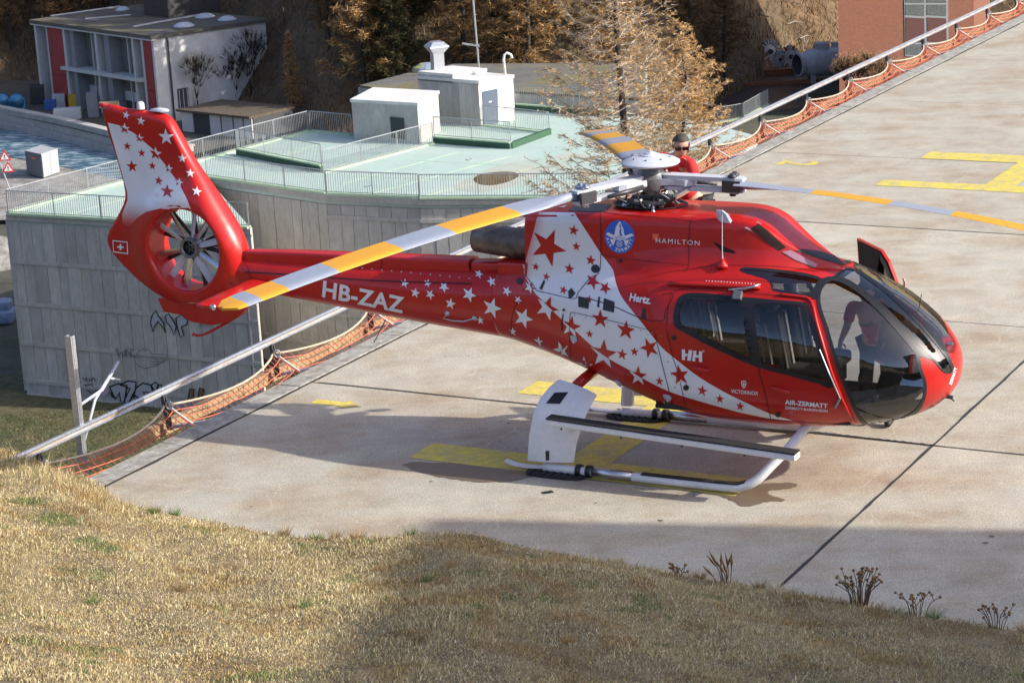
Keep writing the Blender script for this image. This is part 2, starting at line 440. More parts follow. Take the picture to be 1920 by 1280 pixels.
# ---- window outlines, as seen from the camera
W_SHIELD = [(1533, 548), (1543, 530), (1560, 521), (1585, 527), (1622, 552), (1658, 586), (1692, 624), (1717, 654), (1724, 668), (1728, 690), (1737, 718),
            (1735, 745), (1722, 770), (1700, 785), (1668, 797), (1640, 802), (1622, 797), (1608, 783), (1590, 744), (1568, 688), (1548, 620), (1533, 575)]
W_MID = [(1566, 519), (1578, 507), (1594, 503), (1616, 514), (1660, 546), (1705, 587), (1745, 630), (1772, 664), (1786, 690), (1781, 700), (1768, 697), (1750, 676),
         (1720, 645), (1690, 611), (1656, 577), (1620, 548), (1590, 528)]
W_ROOF = [(1388, 507), (1394, 501), (1425, 502), (1470, 507), (1515, 514), (1541, 523), (1537, 533), (1524, 552), (1516, 557), (1475, 550), (1450, 545), (1445, 532), (1434, 523), (1400, 513)]
W_SIDE = [(1266, 574), (1274, 557), (1288, 550), (1310, 549), (1345, 552), (1394, 557), (1440, 561), (1500, 566), (1513, 571), (1520, 588), (1540, 642), (1562, 724), (1535, 719), (1480, 704),
          (1420, 688), (1370, 667), (1320, 643), (1281, 622), (1266, 612), (1262, 595)]
P_REAR = [(1276, 576), (1284, 566), (1300, 563), (1345, 566), (1389, 571), (1395, 610), (1404, 662), (1398, 668), (1372, 655), (1325, 632), (1285, 611), (1276, 602)]
P_FRONT = [(1412, 578), (1421, 571), (1450, 569), (1500, 573), (1508, 580), (1518, 612), (1535, 665), (1550, 712), (1530, 709), (1480, 696), (1435, 683), (1427, 670), (1418, 625)]
W_PORT = [(1600, 500), (1614, 488), (1656, 498), (1700, 526), (1734, 556), (1762, 588), (1779, 626), (1764, 634), (1752, 627), (1732, 606), (1698, 572), (1660, 541), (1625, 518)]
S_PORT = sm2(W_PORT, 3)
S_SHIELD, S_MID, S_ROOF, S_SIDE = sm2(W_SHIELD, 3), sm2(W_MID, 3), sm2(W_ROOF, 3), sm2(W_SIDE, 2)
S_PR, S_PF = sm2(P_REAR, 3), sm2(P_FRONT, 3)
PORT_DOOR_OPEN = True
holes = [(inset2(S_SHIELD, 4), True), (inset2(S_MID, 2.2), False), (inset2(S_ROOF, 4), True), (S_PR, True), (S_PF, True), (inset2(S_PORT, 1.5), False)]
def cut_faces(vf, holes):
    V, F = vf; keep = []
    VP = [Vector(v) for v in V]
    for f in F:
        if len(f) > 4: keep.append(f); continue
        c = sum((VP[i] for i in f), Vector()) / len(f)
        if c.x < 0.4: keep.append(f); continue
        n = (VP[f[2]] - VP[f[0]]).cross(VP[f[3]] - VP[f[1]])
        rm = False
        for sg in (1, -1):
            cc = Vector((c.x, c.y * sg, c.z)); nn = Vector((n.x, n.y * sg, n.z)) 
            if nn.dot(CPH - cc) <= 0: continue
            p = h_px(cc)
            if any((sg == 1 or mi) and in_poly(p, h_) for h_, mi in holes): rm = True; break
        if not rm and c.y > 0.3 and 1.42 < c.x < 2.62 - 0.25 * max(0, c.z - 1.2) and 0.74 < c.z < 2.10 - max(0, c.x - 2.1) * 0.9: rm = True   # open port door
        if not rm: keep.append(f)
    return V, keep
# normals of BODY: make sure they point outwards
def outward(vf):
    V, F = vf; bm = bmesh.new(); vs = [bm.verts.new(v) for v in V]
    for f in F:
        try: bm.faces.new([vs[i] for i in f])
        except ValueError: pass
    bmesh.ops.recalc_face_normals(bm, faces=bm.faces); return bm_out(bm)
BODY = outward(BODY)
BODYC = cut_faces(BODY, holes)
BODYL = cut_faces(BODY, [(inset2(h_, -3.5), mi) for h_, mi in holes])
fus = mk('fuselage', BODYC, red, HELI, True)
liner = (lambda V, F: ([(v[0] - 0.02 * (v[0] > 2.4), v[1] * 0.965, 1.45 + (v[2] - 1.45) * 0.965) for v in V], [tuple(reversed(f)) for f in F if max(V[i][0] for i in f) > 0.15]))(*BODYL)
mk('cabin_lining', liner, dark_in, HELI, True)
cowl_o = mk('engine_cowling', outward(COWL), red, HELI, True, sharp=50)
boom_o = mk('tail_boom', outward(BOOM), red, HELI, True, sharp=50)
mk('shaft_cover', outward(TUN), red, HELI, True, sharp=30); mk('shaft_cover', outward(TUN2), red, HELI, True, sharp=30); mk('shaft_fairing', outward(TUN3), red, HELI, True, sharp=30)
fin_o = mk('tail_fin', outward(FIN), red, HELI, True, sharp=60)
duct_o = mk('fan_duct', DUCT, red, fin_o, True)

# ---- decals: flat print and trim laid on the skin
def decal(name, pts, tris, m, layer=0, grid=7.0, parent=None, mirror=False, off=None, minoff=0.0022):
    bm = bmesh.new(); vs = [bm.verts.new((p[0], p[1], 0)) for p in pts]
    for t in tris:
        try: bm.faces.new([vs[i] for i in t])
        except ValueError: pass
    bmesh.ops.remove_doubles(bm, verts=bm.verts, dist=1e-4)
    x0, x1 = min(p[0] for p in pts), max(p[0] for p in pts); y0, y1 = min(p[1] for p in pts), max(p[1] for p in pts)
    if grid:
        for ax, a, b in ((0, x0, x1), (1, y0, y1)):
            g = math.ceil(a / grid) * grid
            while g < b:
                co = [0, 0, 0]; co[ax] = g; no = [0, 0, 0]; no[ax] = 1
                bmesh.ops.bisect_plane(bm, geom=bm.verts[:] + bm.edges[:] + bm.faces[:], plane_co=co, plane_no=no, dist=1e-5); g += grid
    o_ = (off if off is not None else minoff + 0.0016 * layer)
    V, D = [], []
    bm.verts.index_update()
    for v in bm.verts:
        l, n, d = hit(v.co.x, v.co.y)
        if l is None: V.append(None); D.append(0)
        else:
            if n.dot(CPH - l) < 0: n = -n
            V.append(l + n * o_); D.append(d)
    F = []
    for f in bm.faces:
        ix = [v.index for v in f.verts]
        if any(V[i] is None for i in ix): continue
        dd = [D[i] for i in ix]
        if max(dd) - min(dd) > (0.3 if x1 - x0 > 60 else 0.12): continue
        F.append(tuple(reversed(ix)))
    bm.free()
    if not F: return None
    V = [(v if v is not None else Vector((0, 0, -50))) for v in V]
    used = sorted({i for f in F for i in f}); mp_ = {k: i for i, k in enumerate(used)}
    V = [tuple(V[i]) for i in used]; F = [tuple(mp_[i] for i in f) for f in F]
    ob = mk(name, (V, F), m, parent or fus, True)
    if mirror:
        ob2 = mk(name, ([(a, -b, c) for a, b, c in V], [tuple(reversed(f)) for f in F]), m, parent or fus, True)
    return ob
def dpoly(name, loops, m, layer=0, **k):
    if not isinstance(loops[0][0], (tuple, list)): loops = [loops]
    p, t = fill2(loops); return decal(name, p, t, m, layer, **k)
def dline(name, pts, wpx, m, layer=3, **k):
    P = [Vector((p[0], p[1])) for p in pts]; L_, R_ = [], []
    for i, p in enumerate(P):
        d = (P[min(i + 1, len(P) - 1)] - P[max(i - 1, 0)]).normalized(); n = Vector((-d.y, d.x)) * wpx / 2
        L_.append(tuple(p + n)); R_.append(tuple(p - n))
    n = len(P); pts2 = L_ + R_; tr = []
    for i in range(n - 1): tr += [(i, i + 1, n + i + 1), (i, n + i + 1, n + i)]
    return decal(name, pts2, tr, m, layer, **k)
def sc2(pts, n=5): return [(p.x, p.y) for p in curve([(a, b, 0) for a, b in pts], n)]
def text_vf(s, shear=0.0, bold=0.0, spacing=1.0):
    cu = bpy.data.curves.new('t', 'FONT'); cu.body = s; cu.size = 1; cu.shear = shear; cu.offset = bold; cu.space_character = spacing; cu.resolution_u = 3
    ob = bpy.data.objects.new('t', cu); COL.objects.link(ob); dg = bpy.context.evaluated_depsgraph_get()
    me = ob.evaluated_get(dg).to_mesh()
    V = [(v.co.x, v.co.y) for v in me.vertices]; F = [tuple(p.vertices) for p in me.polygons]
    ob.evaluated_get(dg).to_mesh_clear(); bpy.data.objects.remove(ob); bpy.data.curves.remove(cu)
    return V, F
def dtext(name, s, bl, br, up, m=None, layer=3, grid=6, **k):
    """Lettering whose baseline runs from pixel bl to br; up is the cap height vector."""
    V, F = text_vf(s, **k); xa = min(v[0] for v in V); xb = max(v[0] for v in V); yb = min(v[1] for v in V); yt = max(v[1] for v in V)
    P = []
    for x, y in V:
        u = (x - xa) / (xb - xa); v = (y - yb) / (yt - yb)
        P.append((bl[0] + (br[0] - bl[0]) * u + up[0] * v, bl[1] + (br[1] - bl[1]) * u + up[1] * v))
    return decal(name, P, F, m or white, layer, grid)

# windows
def window(name, outer, inner, gm, mirror=True, framed=True):
    fr = dpoly('window_frame', [outer, list(reversed(inner))], blackp, 3, grid=6, mirror=mirror)
    pane = dpoly(name, outer, gm, 0, grid=8, mirror=mirror)
window('windshield_pane', S_SHIELD, inset2(S_SHIELD, 6.5), gl_wind)
window('centre_windshield_pane', S_MID, inset2(S_MID, 3.2), gl_wind, mirror=False)
dpoly('port_windshield_pane', S_PORT, gl_dark, 0, grid=3)
dpoly('window_frame', [(1612, 512), (1660, 545), (1705, 586), (1745, 629), (1772, 663), (1786, 692), (1789, 690), (1776, 655), (1764, 634), (1752, 627), (1732, 608), (1698, 573), (1660, 540), (1622, 513), (1606, 504)], blackp, 2, grid=4)
dpoly('window_frame', [(1556, 520), (1585, 528), (1622, 553), (1658, 587), (1692, 625), (1717, 655), (1724, 668), (1752, 676), (1720, 644), (1690, 610), (1656, 576), (1620, 547), (1590, 527), (1566, 516)], blackp, 2, grid=4)
dpoly('window_frame', [(1524, 552), (1537, 533), (1542, 522), (1556, 518), (1562, 522), (1545, 531), (1535, 548), (1532, 562), (1522, 560)], blackp, 2, grid=4)
dpoly('port_roof_pane', [(1490, 470), (1506, 467), (1535, 471), (1578, 483), (1598, 493), (1580, 497), (1546, 488), (1512, 477)], blackp, 2, grid=3)
window('roof_window_pane', S_ROOF, inset2(S_ROOF, 6), gl_roof)
dpoly('window_frame', [S_SIDE, list(reversed(S_PR)), list(reversed(S_PF))], blackp, 2, grid=6, mirror=False)
dpoly('rear_window_pane', inset2(S_PR, -2), gl_dark, 0, grid=8, mirror=True); dpoly('door_window_pane', inset2(S_PF, -2), gl_dark, 0, grid=8)
dpoly('window_frame', [inset2(S_PR, -9), list(reversed(S_PR))], blackp, 2, grid=6, mirror=True)
# ---- livery
SWOOSH = sc2([(1077, 399), (1100, 434), (1126, 474), (1139, 491), (1150, 507), (1153, 522), (1158, 539), (1168, 560), (1202, 603), (1240, 650), (1266, 672), (1310, 706), (1357, 734), (1404, 757), (1444, 775), (1487, 788)], 3) + \
    sc2([(1442, 784), (1381, 771), (1310, 751), (1256, 734), (1207, 710), (1183, 695), (1140, 671), (1110, 648), (1080, 621), (1057, 602), (1034, 580), (1014, 560), (1000, 545), (981, 512)], 3) + [(988, 480), (999, 440), (1006, 412), (1011, 398)]
def fade_mat(name, axis, lo, hi, axis2=None, k2=0.0):
    """White airbrushed into red along an object axis (metres)."""
    m = mat(name, (0.74, 0.75, 0.78), 0.32, coat=0.5); t = m.node_tree; N = t.nodes.new; L = t.links.new
    tc = N('ShaderNodeTexCoord'); sp = N('ShaderNodeSeparateXYZ'); L(tc.outputs['Object'], sp.inputs[0])
    ma = N('ShaderNodeMath'); ma.operation = 'MULTIPLY_ADD'; ma.inputs[1].default_value = k2
    L(sp.outputs[axis2 or axis], ma.inputs[0]); L(sp.outputs[axis], ma.inputs[2])
    r_ = N('ShaderNodeMapRange'); r_.interpolation_type = 'SMOOTHSTEP'; r_.inputs[1].default_value = lo; r_.inputs[2].default_value = hi
    L(ma.outputs[0], r_.inputs[0])
    mx = N('ShaderNodeMix'); mx.data_type = 'RGBA'; mx.inputs[6].default_value = (0.49, 0.013, 0.008, 1); mx.inputs[7].default_value = (0.74, 0.75, 0.78, 1)
    L(r_.outputs[0], mx.inputs[0]); L(mx.outputs[2], t.nodes['Principled BSDF'].inputs['Base Color']); return m
swoosh_m = fade_mat('white_paint_fading_rearwards', 'X', -2.20, -1.86, 'Z', -0.30)
finw_m = fade_mat('white_paint_fading_down', 'Z', 2.82, 3.17, 'X', -0.085)
dpoly('white_swoosh', SWOOSH, swoosh_m, 0, grid=6)
FINW = [(202, 230), (223, 235), (252, 250), (288, 281), (317, 318), (338, 349), (349, 370), (376, 436), (362, 420), (345, 402), (325, 393), (300, 391), (275, 397), (258, 408), (243, 425), (230, 420), (229, 402), (239, 376), (239, 362), (233, 340), (219, 290)]
dpoly('white_fin_panel', FINW, finw_m, 0, grid=6, parent=fin_o)
def star_pts(cx, cy, r_, rot):
    out = []
    for k in range(10):
        a = R(rot) + math.pi * k / 5; q = r_ if k % 2 == 0 else r_ * 0.40
        out.append((cx + q * math.sin(a) * 0.93, cy - q * math.cos(a) + 0.14 * q * math.sin(a)))
    return out
def clip_half(poly, a, n):
    out = []; k = len(poly)
    for i in range(k):
        p, q = Vector(poly[i]), Vector(poly[(i + 1) % k]); dp, dq = (p - a).dot(n), (q - a).dot(n)
        if dp >= 0: out.append(tuple(p))
        if dp * dq < 0: out.append(tuple(p + (q - p) * (dp / (dp - dq))))
    return out
def star(cx, cy, r_, rot=8, region=None, par=None):
    """White on red, red on white, and two-tone where it straddles the edge of the white area."""
    poly = star_pts(cx, cy, r_, rot); tri = [(i, (i + 1) % 10, 10) for i in range(10)]
    c = Vector((cx, cy)); ins = in_poly((cx, cy), region)
    best, bd = None, 1e9
    for i in range(len(region)):
        p, q = Vector(region[i]), Vector(region[(i + 1) % len(region)]); e = q - p
        if e.length < 1e-6: continue
        t = max(0, min(1, (c - p).dot(e) / e.length_squared)); d = (p + e * t - c).length
        if d < bd: bd, best = d, (p, e)
    if bd > r_ * 0.97:
        return decal('star', poly + [(cx, cy)], tri, red if ins else white, 2, grid=0 if r_ < 14 else 9, parent=par)
    p, e = best; n = Vector((-e.y, e.x)).normalized()
    if not in_poly(tuple(p + e * 0.5 + n * 1.5), region): n = -n
    decal('star', poly + [(cx, cy)], tri, white, 1, grid=0 if r_ < 14 else 9, parent=par)
    # red part lies inside the white area
    V, F = [], []
    for t3 in tri:
        pts = (poly + [(cx, cy)]); q = clip_half([pts[i] for i in t3], p, n)
        if len(q) >= 3: F.append(tuple(range(len(V), len(V) + len(q)))); V += q
    if F: decal('star_half', V, F, red, 2, grid=0 if r_ < 14 else 9, parent=par)
STARS = [(1028, 463, 37, 22), (1076, 432, 11, 5), (1081, 462, 9, 0), (1108, 488, 11, 3), (1068, 504, 11, 5), (1005, 500, 8, 8), (985, 499, 7, 8), (1025, 519, 8, 8), (1057, 544, 9, 15), (1112, 528, 16, 25),
         (1135, 540, 13, 25), (1105, 561, 8, 10), (1126, 598, 18, 0), (1174, 619, 19, 3), (1106, 626, 8, 0), (1167, 664, 11, 5), (1190, 659, 9, 0), (1218, 652, 20, -25), (1237, 714, 9, 0), (1275, 703, 20, -12), (1317, 732, 11, 5),
         (1350, 747, 9, 0), (1388, 761, 9, 5), (1026, 577, 24, 20), (1071, 612, 21, 8), (1132, 663, 28, 3), (1197, 704, 19, 0), (994, 539, 12, 25),
         (982, 596, 20, 20), (1010, 640, 10, 3), (962, 621, 8, 0), (1053, 656, 17, -20), (1096, 686, 19, -2), (1129, 717, 9, -20), (1167, 738, 17, -25), (1207, 747, 9, -20), (1251, 757, 9, 8), (1306, 778, 9, -5),
         (759, 531, 9, 10), (802, 531, 8, 15), (779, 549, 10, 8), (807, 552, 10, 25), (833, 538, 11, 30), (880, 552, 15, 22), (845, 569, 11, 8), (923, 577, 20, 15), (901, 600, 8, -10), (898, 514, 9, 15), (922, 528, 10, -20), (951, 546, 10, 22), (972, 562, 8, 25)]
for s_ in STARS: star(*s_, region=SWOOSH)
FSTARS = [(237, 216, 8, 10), (265, 227, 9, 5), (312, 257, 16, -5), (342, 297, 9, 0), (357, 325, 9, 0), (369, 359, 10, 5), (234, 241, 11, 0), (262, 259, 9, 0), (292, 288, 13, 0), (317, 316, 9, 5), (336, 342, 9, 10),
          (239, 274, 8, 0), (266, 287, 8, -5), (248, 312, 12, -8), (286, 311, 8, 0), (298, 339, 9, 5), (314, 359, 14, 0)]
for s_ in FSTARS: star(*s_, region=FINW, par=fin_o)

dtext('registration_lettering', 'HB-ZAZ', (604, 556), (756, 587), (3, -30), bold=0.028, spacing=1.05)
dtext('operator_lettering', 'AIR-ZERMATT', (1472, 757), (1552, 764.5), (0, -8.5), bold=0.03)
dtext('operator_lettering', 'ZERMATT-RARON-SION', (1472, 765.5), (1552, 772), (0, -5), bold=0.02)
dtext('sponsor_lettering', 'VICTORINOX', (1371, 736), (1422, 740.5), (0, -7), bold=0.012)
dtext('sponsor_lettering', 'Hertz.', (1180, 564), (1220, 571), (1, -15), bold=0.035, shear=0.2)
dtext('sponsor_lettering', 'HAMILTON', (1230, 455), (1312, 460.5), (0, -9), bold=0.0, spacing=1.25)
dpoly('sponsor_square', [(1224, 438), (1235, 438.5), (1235, 449.5), (1224, 449)], orangep, 2, grid=0)
# sponsor letters HH with the slanted cut
def quad_d(name, q, m=None, layer=3, **k): return dpoly(name, q, m or white, layer, **k)
def hh(ux, uy):  # unit box mapped to pixels
    return (1279 + 38 * ux, 674 + 4.5 * ux - 20 * uy)
for q in ([(0, 0), (.16, 0), (.16, .38), (.26, .38), (.30, .62), (.16, .62), (.16, 1), (0, 1)], [(.26, 0), (.44, 0), (.52, 1), (.34, 1)], [(.50, 0), (.66, 0), (.66, .38), (.84, .38), (.84, 0), (1, 0), (1, 1), (.84, 1), (.84, .62), (.70, .62), (.72, 1), (.58, 1)]):
    dpoly('sponsor_lettering', [hh(*p) for p in q], white, 3, grid=6)
dpoly('registered_mark', [[(1319.5 + 1.8 * math.cos(a), 658 + 2 * math.sin(a)) for a in np.linspace(0, 6.28, 12, endpoint=False)], [(1319.5 + .9 * math.cos(a), 658 + 1.1 * math.sin(a)) for a in np.linspace(6.28, 0, 12, endpoint=False)]], white, 3, grid=0)
# shield above the maker's lettering
sh = lambda k: [(1395 + x * k, 720 + y * k + 0.1 * x * k) for x, y in ((-4.6, -6), (0, -7), (4.6, -6), (5, -1), (3.5, 4), (0, 7.5), (-3.5, 4), (-5, -1))]
dpoly('sponsor_shield', [sh(1), list(reversed(sh(0.74)))], white, 3, grid=0)
for q in ([(-.9, -3.5), (.9, -3.5), (.9, 3.5), (-.9, 3.5)], [(-2.8, -1.1), (-.9, -.9), (-.9, .9), (-2.8, .7)], [(.9, -.9), (2.8, -.7), (2.8, 1.1), (.9, .9)]):
    dpoly('sponsor_shield_cross', [(1395 + x, 720 + y) for x, y in q], white, 3, grid=0)
# round blue badge
bc = (1162, 444)
def bd_(x, y): return (bc[0] + 28 * x, bc[1] + 31 * y + 1.5 * x)
dpoly('round_badge', [bd_(math.cos(a), math.sin(a)) for a in np.linspace(0, 2 * math.pi, 40, endpoint=False)], bluep, 1, grid=8)
dpoly('badge_mountain', [bd_(*p) for p in ((-.36, -.06), (-.26, -.55), (-.10, -.82), (0, -.93), (.10, -.85), (.14, -.70), (.24, -.55), (.34, -.1), (.42, -.02))], white, 2, grid=0)
dpoly('badge_mountain_face', [bd_(*p) for p in ((.02, -.82), (.10, -.66), (.14, -.40), (.10, -.30), (.20, -.06), (.05, -.06), (-.02, -.3), (.06, -.5), (-.02, -.72))], bluep, 3, grid=0)
dpoly('badge_banner', [bd_(*p) for p in ((-.92, -.1), (-.78, -.24), (-.3, -.06), (0, -.02), (.3, -.06), (.78, -.24), (.98, -.14), (.34, .16), (0, .2), (-.34, .16))], white, 2, grid=0)
dtext('badge_years', '1968 /2018', bd_(-.36, .12), bd_(.36, .12), (0, -3.4), bluep, 3, 0)
dpoly('badge_wing', [bd_(*p) for p in ((-.66, .16), (-.26, .18), (-.42, .56))], white, 2, grid=0)
dpoly('badge_wing', [bd_(*p) for p in ((.66, .16), (.26, .18), (.42, .56))], white, 2, grid=0)
dpoly('badge_ring', [[bd_(.2 * math.cos(a), .42 + .19 * math.sin(a)) for a in np.linspace(0, 6.2832, 20, endpoint=False)], [bd_(.16 * math.cos(a), .42 + .15 * math.sin(a)) for a in np.linspace(6.2832, 0, 20, endpoint=False)]], white, 2, grid=0)
dtext('badge_number', '50', bd_(-.1, .5), bd_(.1, .5), (0, -5), white, 3, 0, bold=0.02)
_word = 'AIR ZERMATT'
for i, ch in enumerate(_word):
    if ch == ' ': continue
    a = R(168 - i * 15.6); ca, sa = math.cos(a), math.sin(a)
    V, F = text_vf(ch, bold=0.03); w_ = max(v[0] for v in V); mnx = min(v[0] for v in V); P = []
    for x, y in V:
        lx, ly = (x - (w_ + mnx) / 2) * 0.26, (y - 0.35) * 0.27       # letter box, bottom towards the rim
        tx, ty = sa, -ca * -1                                          # tangent (reading left to right along the lower rim)
        rx, ry = ca, sa
        P.append(bd_(rx * (0.80 - ly) + sa * lx, ry * (0.80 - ly) - ca * lx))
    decal('badge_letter', P, F, white, 2, grid=0)
# national emblem on the fin
dpoly('emblem_border', [[(211.5, 450), (240, 453), (241, 476.5), (213, 473)], [(214.2, 471), (239, 474.2), (238.2, 454.8), (212.9, 452)]], white, 2, grid=4, parent=fin_o)
for q in ([(-1.6, -6), (1.6, -5.6), (1.6, 6), (-1.6, 5.6)], [(-6, -2), (-1.6, -1.6), (-1.6, 1.6), (-6, 1.2)], [(1.6, -1.2), (6, -.8), (6, 2.2), (1.6, 1.8)]):
    dpoly('emblem_cross', [(226.5 + x, 463 + y) for x, y in q], white, 2, grid=4, parent=fin_o)
# panel seams, hatches, vents and small fittings on the skin
for pts, wd in (([(1126, 398), (1126, 503), (1108, 520), (1085, 548), (1078, 560), (1042, 553), (1008, 545)], 1.2), ([(1008, 545), (982, 512)], 1.1), ([(1130, 397), (1160, 402), (1260, 410), (1300, 416)], 1.0),
                ([(1300, 412), (1293, 420), (1291, 497), (1283, 508)], 1.0), ([(1128, 478), (1180, 486), (1290, 497)], 0.9), ([(1085, 556), (1140, 570), (1196, 594), (1228, 603)], 1.6), ([(1243, 552), (1258, 549), (1262, 556), (1248, 583), (1245, 600), (1228, 601)], 1.2),
                ([(1072, 585), (1132, 598), (1225, 620)], 1.0), ([(1072, 585), (1069, 595), (1069, 640), (1072, 690)], 1.0), ([(1228, 625), (1244, 690), (1262, 760)], 1.2), ([(1250, 618), (1262, 670), (1272, 700), (1288, 772)], 1.0),
                ([(1398, 557), (1408, 620), (1422, 690), (1434, 735), (1446, 786)], 1.2), ([(1292, 772), (1350, 780), (1444, 786), (1520, 792), (1602, 796)], 1.0), ([(1602, 796), (1580, 750), (1558, 690), (1535, 615), (1522, 572), (1514, 560)], 1.2),
                ([(974, 562), (961, 588), (958, 640)], 0.9), ([(1072, 690), (1130, 705), (1200, 735), (1290, 772)], 0.7), ([(1250, 610), (1256, 560), (1268, 545), (1300, 541), (1400, 548), (1512, 560)], 1.0)):
    dline('panel_seam', sc2(pts, 3) if len(pts) > 2 else pts, wd, seamp, 3, grid=8)
for q in ([(1085, 556), (1106, 562), (1104, 579), (1085, 575)], [(1133, 559), (1153, 566), (1152, 586), (1131, 581)], [(1012, 541), (1020, 525), (1023, 527), (1017, 544)], [(1066, 546), (1072, 540), (1080, 550), (1071, 560), (1067, 558)], [(1120, 574), (1123, 556), (1126, 557), (1124, 577)], [(1203, 595), (1206, 577), (1210, 578), (1211, 600)],
          [(1044, 623), (1062, 626), (1061, 645), (1045, 642)], [(1270, 762), (1291, 766), (1292, 774), (1272, 770)], [(1053, 602), (1056, 588), (1057.5, 588), (1055, 620), (1053, 620)]):
    dpoly('vent', q, blackp, 4, grid=0)
for cx, cy, r_ in ((1117, 504, 8), (1164, 489, 4), (1264, 633, 5), (1287, 726, 5.5), (1459, 776, 5), (975, 527, 6), (1058, 581, 2.5), (1243, 768, 3.5)):
    dpoly('port_hole', [(cx + r_ * math.cos(a), cy + r_ * math.sin(a)) for a in np.linspace(0, 6.2832, 16, endpoint=False)], blackp, 4, grid=0)
dpoly('service_placard', [(1025, 623), (1038, 626), (1038, 640), (1026, 637)], mat('placard', (0.45, 0.42, 0.3), 0.5, var=0.3, vscale=60), 4, grid=0)
dtext('rescue_lettering', 'Ezzs', (1049, 677), (1063, 680), (0, -7), white, 3, 0)
for bx, by in ((1160, 716), (1252, 743), (1077, 634)):
    l, n, d = hit(bx, by)
    mk('latch', xf(join(bbox(-.045, .045, -.03, .03, 0, .02, .008), bbox(-.02, .02, -.05, .012, 0, .03, .008)), axis_m(l, n)), hubw, fus)
# door handles, sponsons, roof rail
for hx0, hy0, hx1, hy1 in ((1297, 687, 1331, 696), (1444, 725, 1484, 736)):
    pts = []
    for k in range(7):
        t = k / 6; l, n, d = hit(hx0 + (hx1 - hx0) * t, hy0 + (hy1 - hy0) * t); pts.append(l + n * (0.016 * math.sin(math.pi * t)))
    mk('door_handle', tube(pts, [0.008, 0.02, 0.024, 0.025, 0.024, 0.02, 0.008], 10), red, fus, True)
def skin(px, py, o=0.0):
    for k in range(30):                      # step inwards if the pixel just misses the skin
        l, n, d = hit(px + (1500 - px) * .004 * k, py + (640 - py) * .004 * k)
        if l is not None: break
    return l + n * o
# sliding door rail above the rear window
rail = [skin(1255 + (1426 - 1255) * k / 8, 533 + (541 - 533) * k / 8, 0.018) for k in range(9)]
mk('door_rail', tube(rail, 0.022, 8), red, fus, True)
mk('door_rail_end', tube([skin(1368, 546, .03), skin(1398, 545, .04), skin(1414, 542, .04), skin(1424, 536, .03)], 0.016, 8), steel, fus, True)
mk('door_roller', xf(bbox(-.05, .05, -.05, .05, 0, .05, .012), axis_m(skin(1384, 556), hit(1384, 556)[1])), grey_m, fus)
# lit edge of the door frame along the windshield
edge = [skin(*p, 0.012) for p in sc2([(1462, 553), (1500, 557), (1516, 561), (1524, 574), (1530, 600), (1542, 642), (1560, 700), (1580, 750), (1601, 792)], 4)]
mk('door_edge_strip', tube(edge, 0.016, 8), red, fus, True)
mk('windscreen_wiper', join(tube([skin(1537, 655, .03), skin(1556, 700, .035), skin(1576, 745, .035)], 0.009, 6), tube([skin(1576, 743, .03), skin(1566, 761, .03)], 0.014, 6), tube([skin(1576, 745, .03), skin(1540, 662, .03)], 0.006, 6)), grey_m, fus)
# rivets along the roof edge
RV = []
for k in range(26):
    t = k / 25; px, py = 1285 + 140 * t, 524 + 9 * t; l, n, d = hit(px, py); RV.append(xf(lathe([(0.008, 0), (0.007, .003), (0.0, .005)], 6, cap=False), axis_m(l, n)))
for k in range(18):
    t = k / 17; px, py = 570 + 310 * t, 492 + 30 * t; l, n, d = hit(px, py)
    if l is not None: RV.append(xf(lathe([(0.010, 0), (0.008, .004), (0.0, .006)], 6, cap=False), axis_m(l, n)))
rv = mk('rivet_row', join(*RV), hubw, fus); rv['kind'] = 'stuff'
# handle cable on the boom
mk('static_cable', join(tube([skin(839, 588, .02), skin(832, 595, .015), skin(850, 600, .012), skin(870, 601, .012), skin(885, 597, .015), skin(890, 596, .02)], 0.008, 6),
   xf(lathe([(.03, 0), (.03, .012), (.012, .02), (.012, .03)], 10), axis_m(skin(839, 587), hit(839, 587)[1])), xf(lathe([(.03, 0), (.03, .012), (.012, .02), (.012, .03)], 10), axis_m(skin(890, 596), hit(890, 596)[1]))), hubw, boom_o, True)
# engine air intake on the cowling front, roof vents
dpoly('air_intake', [(1408, 428), (1422, 420), (1436, 430), (1455, 447), (1474, 464), (1462, 470), (1440, 456)], mat('intake_dark', (0.02, 0.004, 0.004), 0.9), 3, grid=5)
dpoly('intake_plate', [(1396, 427), (1420, 416), (1428, 420), (1408, 433)], mat('pink_panel', (0.36, 0.18, 0.22), 0.35, coat=.4), 4, grid=0)
dpoly('intake_plate', [(1466, 472), (1482, 469), (1533, 496), (1528, 502), (1490, 487)], MATS['pink_panel'], 4, grid=4)
dpoly('side_scoop', [(1336, 452), (1354, 472), (1381, 476), (1376, 470), (1352, 460)], MATS['intake_dark'], 3, grid=5)
dpoly('roof_grille', [(1064, 396), (1074, 388), (1100, 381), (1147, 384), (1136, 396), (1122, 398)], mat('grille_grey', (0.10, 0.105, 0.11), 0.5, 0.3, var=.2, vscale=40), 2, grid=6)
for k in range(10):
    x0 = 1080 + k * 5.6; dline('grille_slat', [(x0, 395), (x0 + 8, 386)], 1.4, grey_m, 4, grid=0)
dpoly('roof_sticker', [(1046, 389), (1053, 384), (1064, 385), (1058, 390)], white, 2, grid=0)
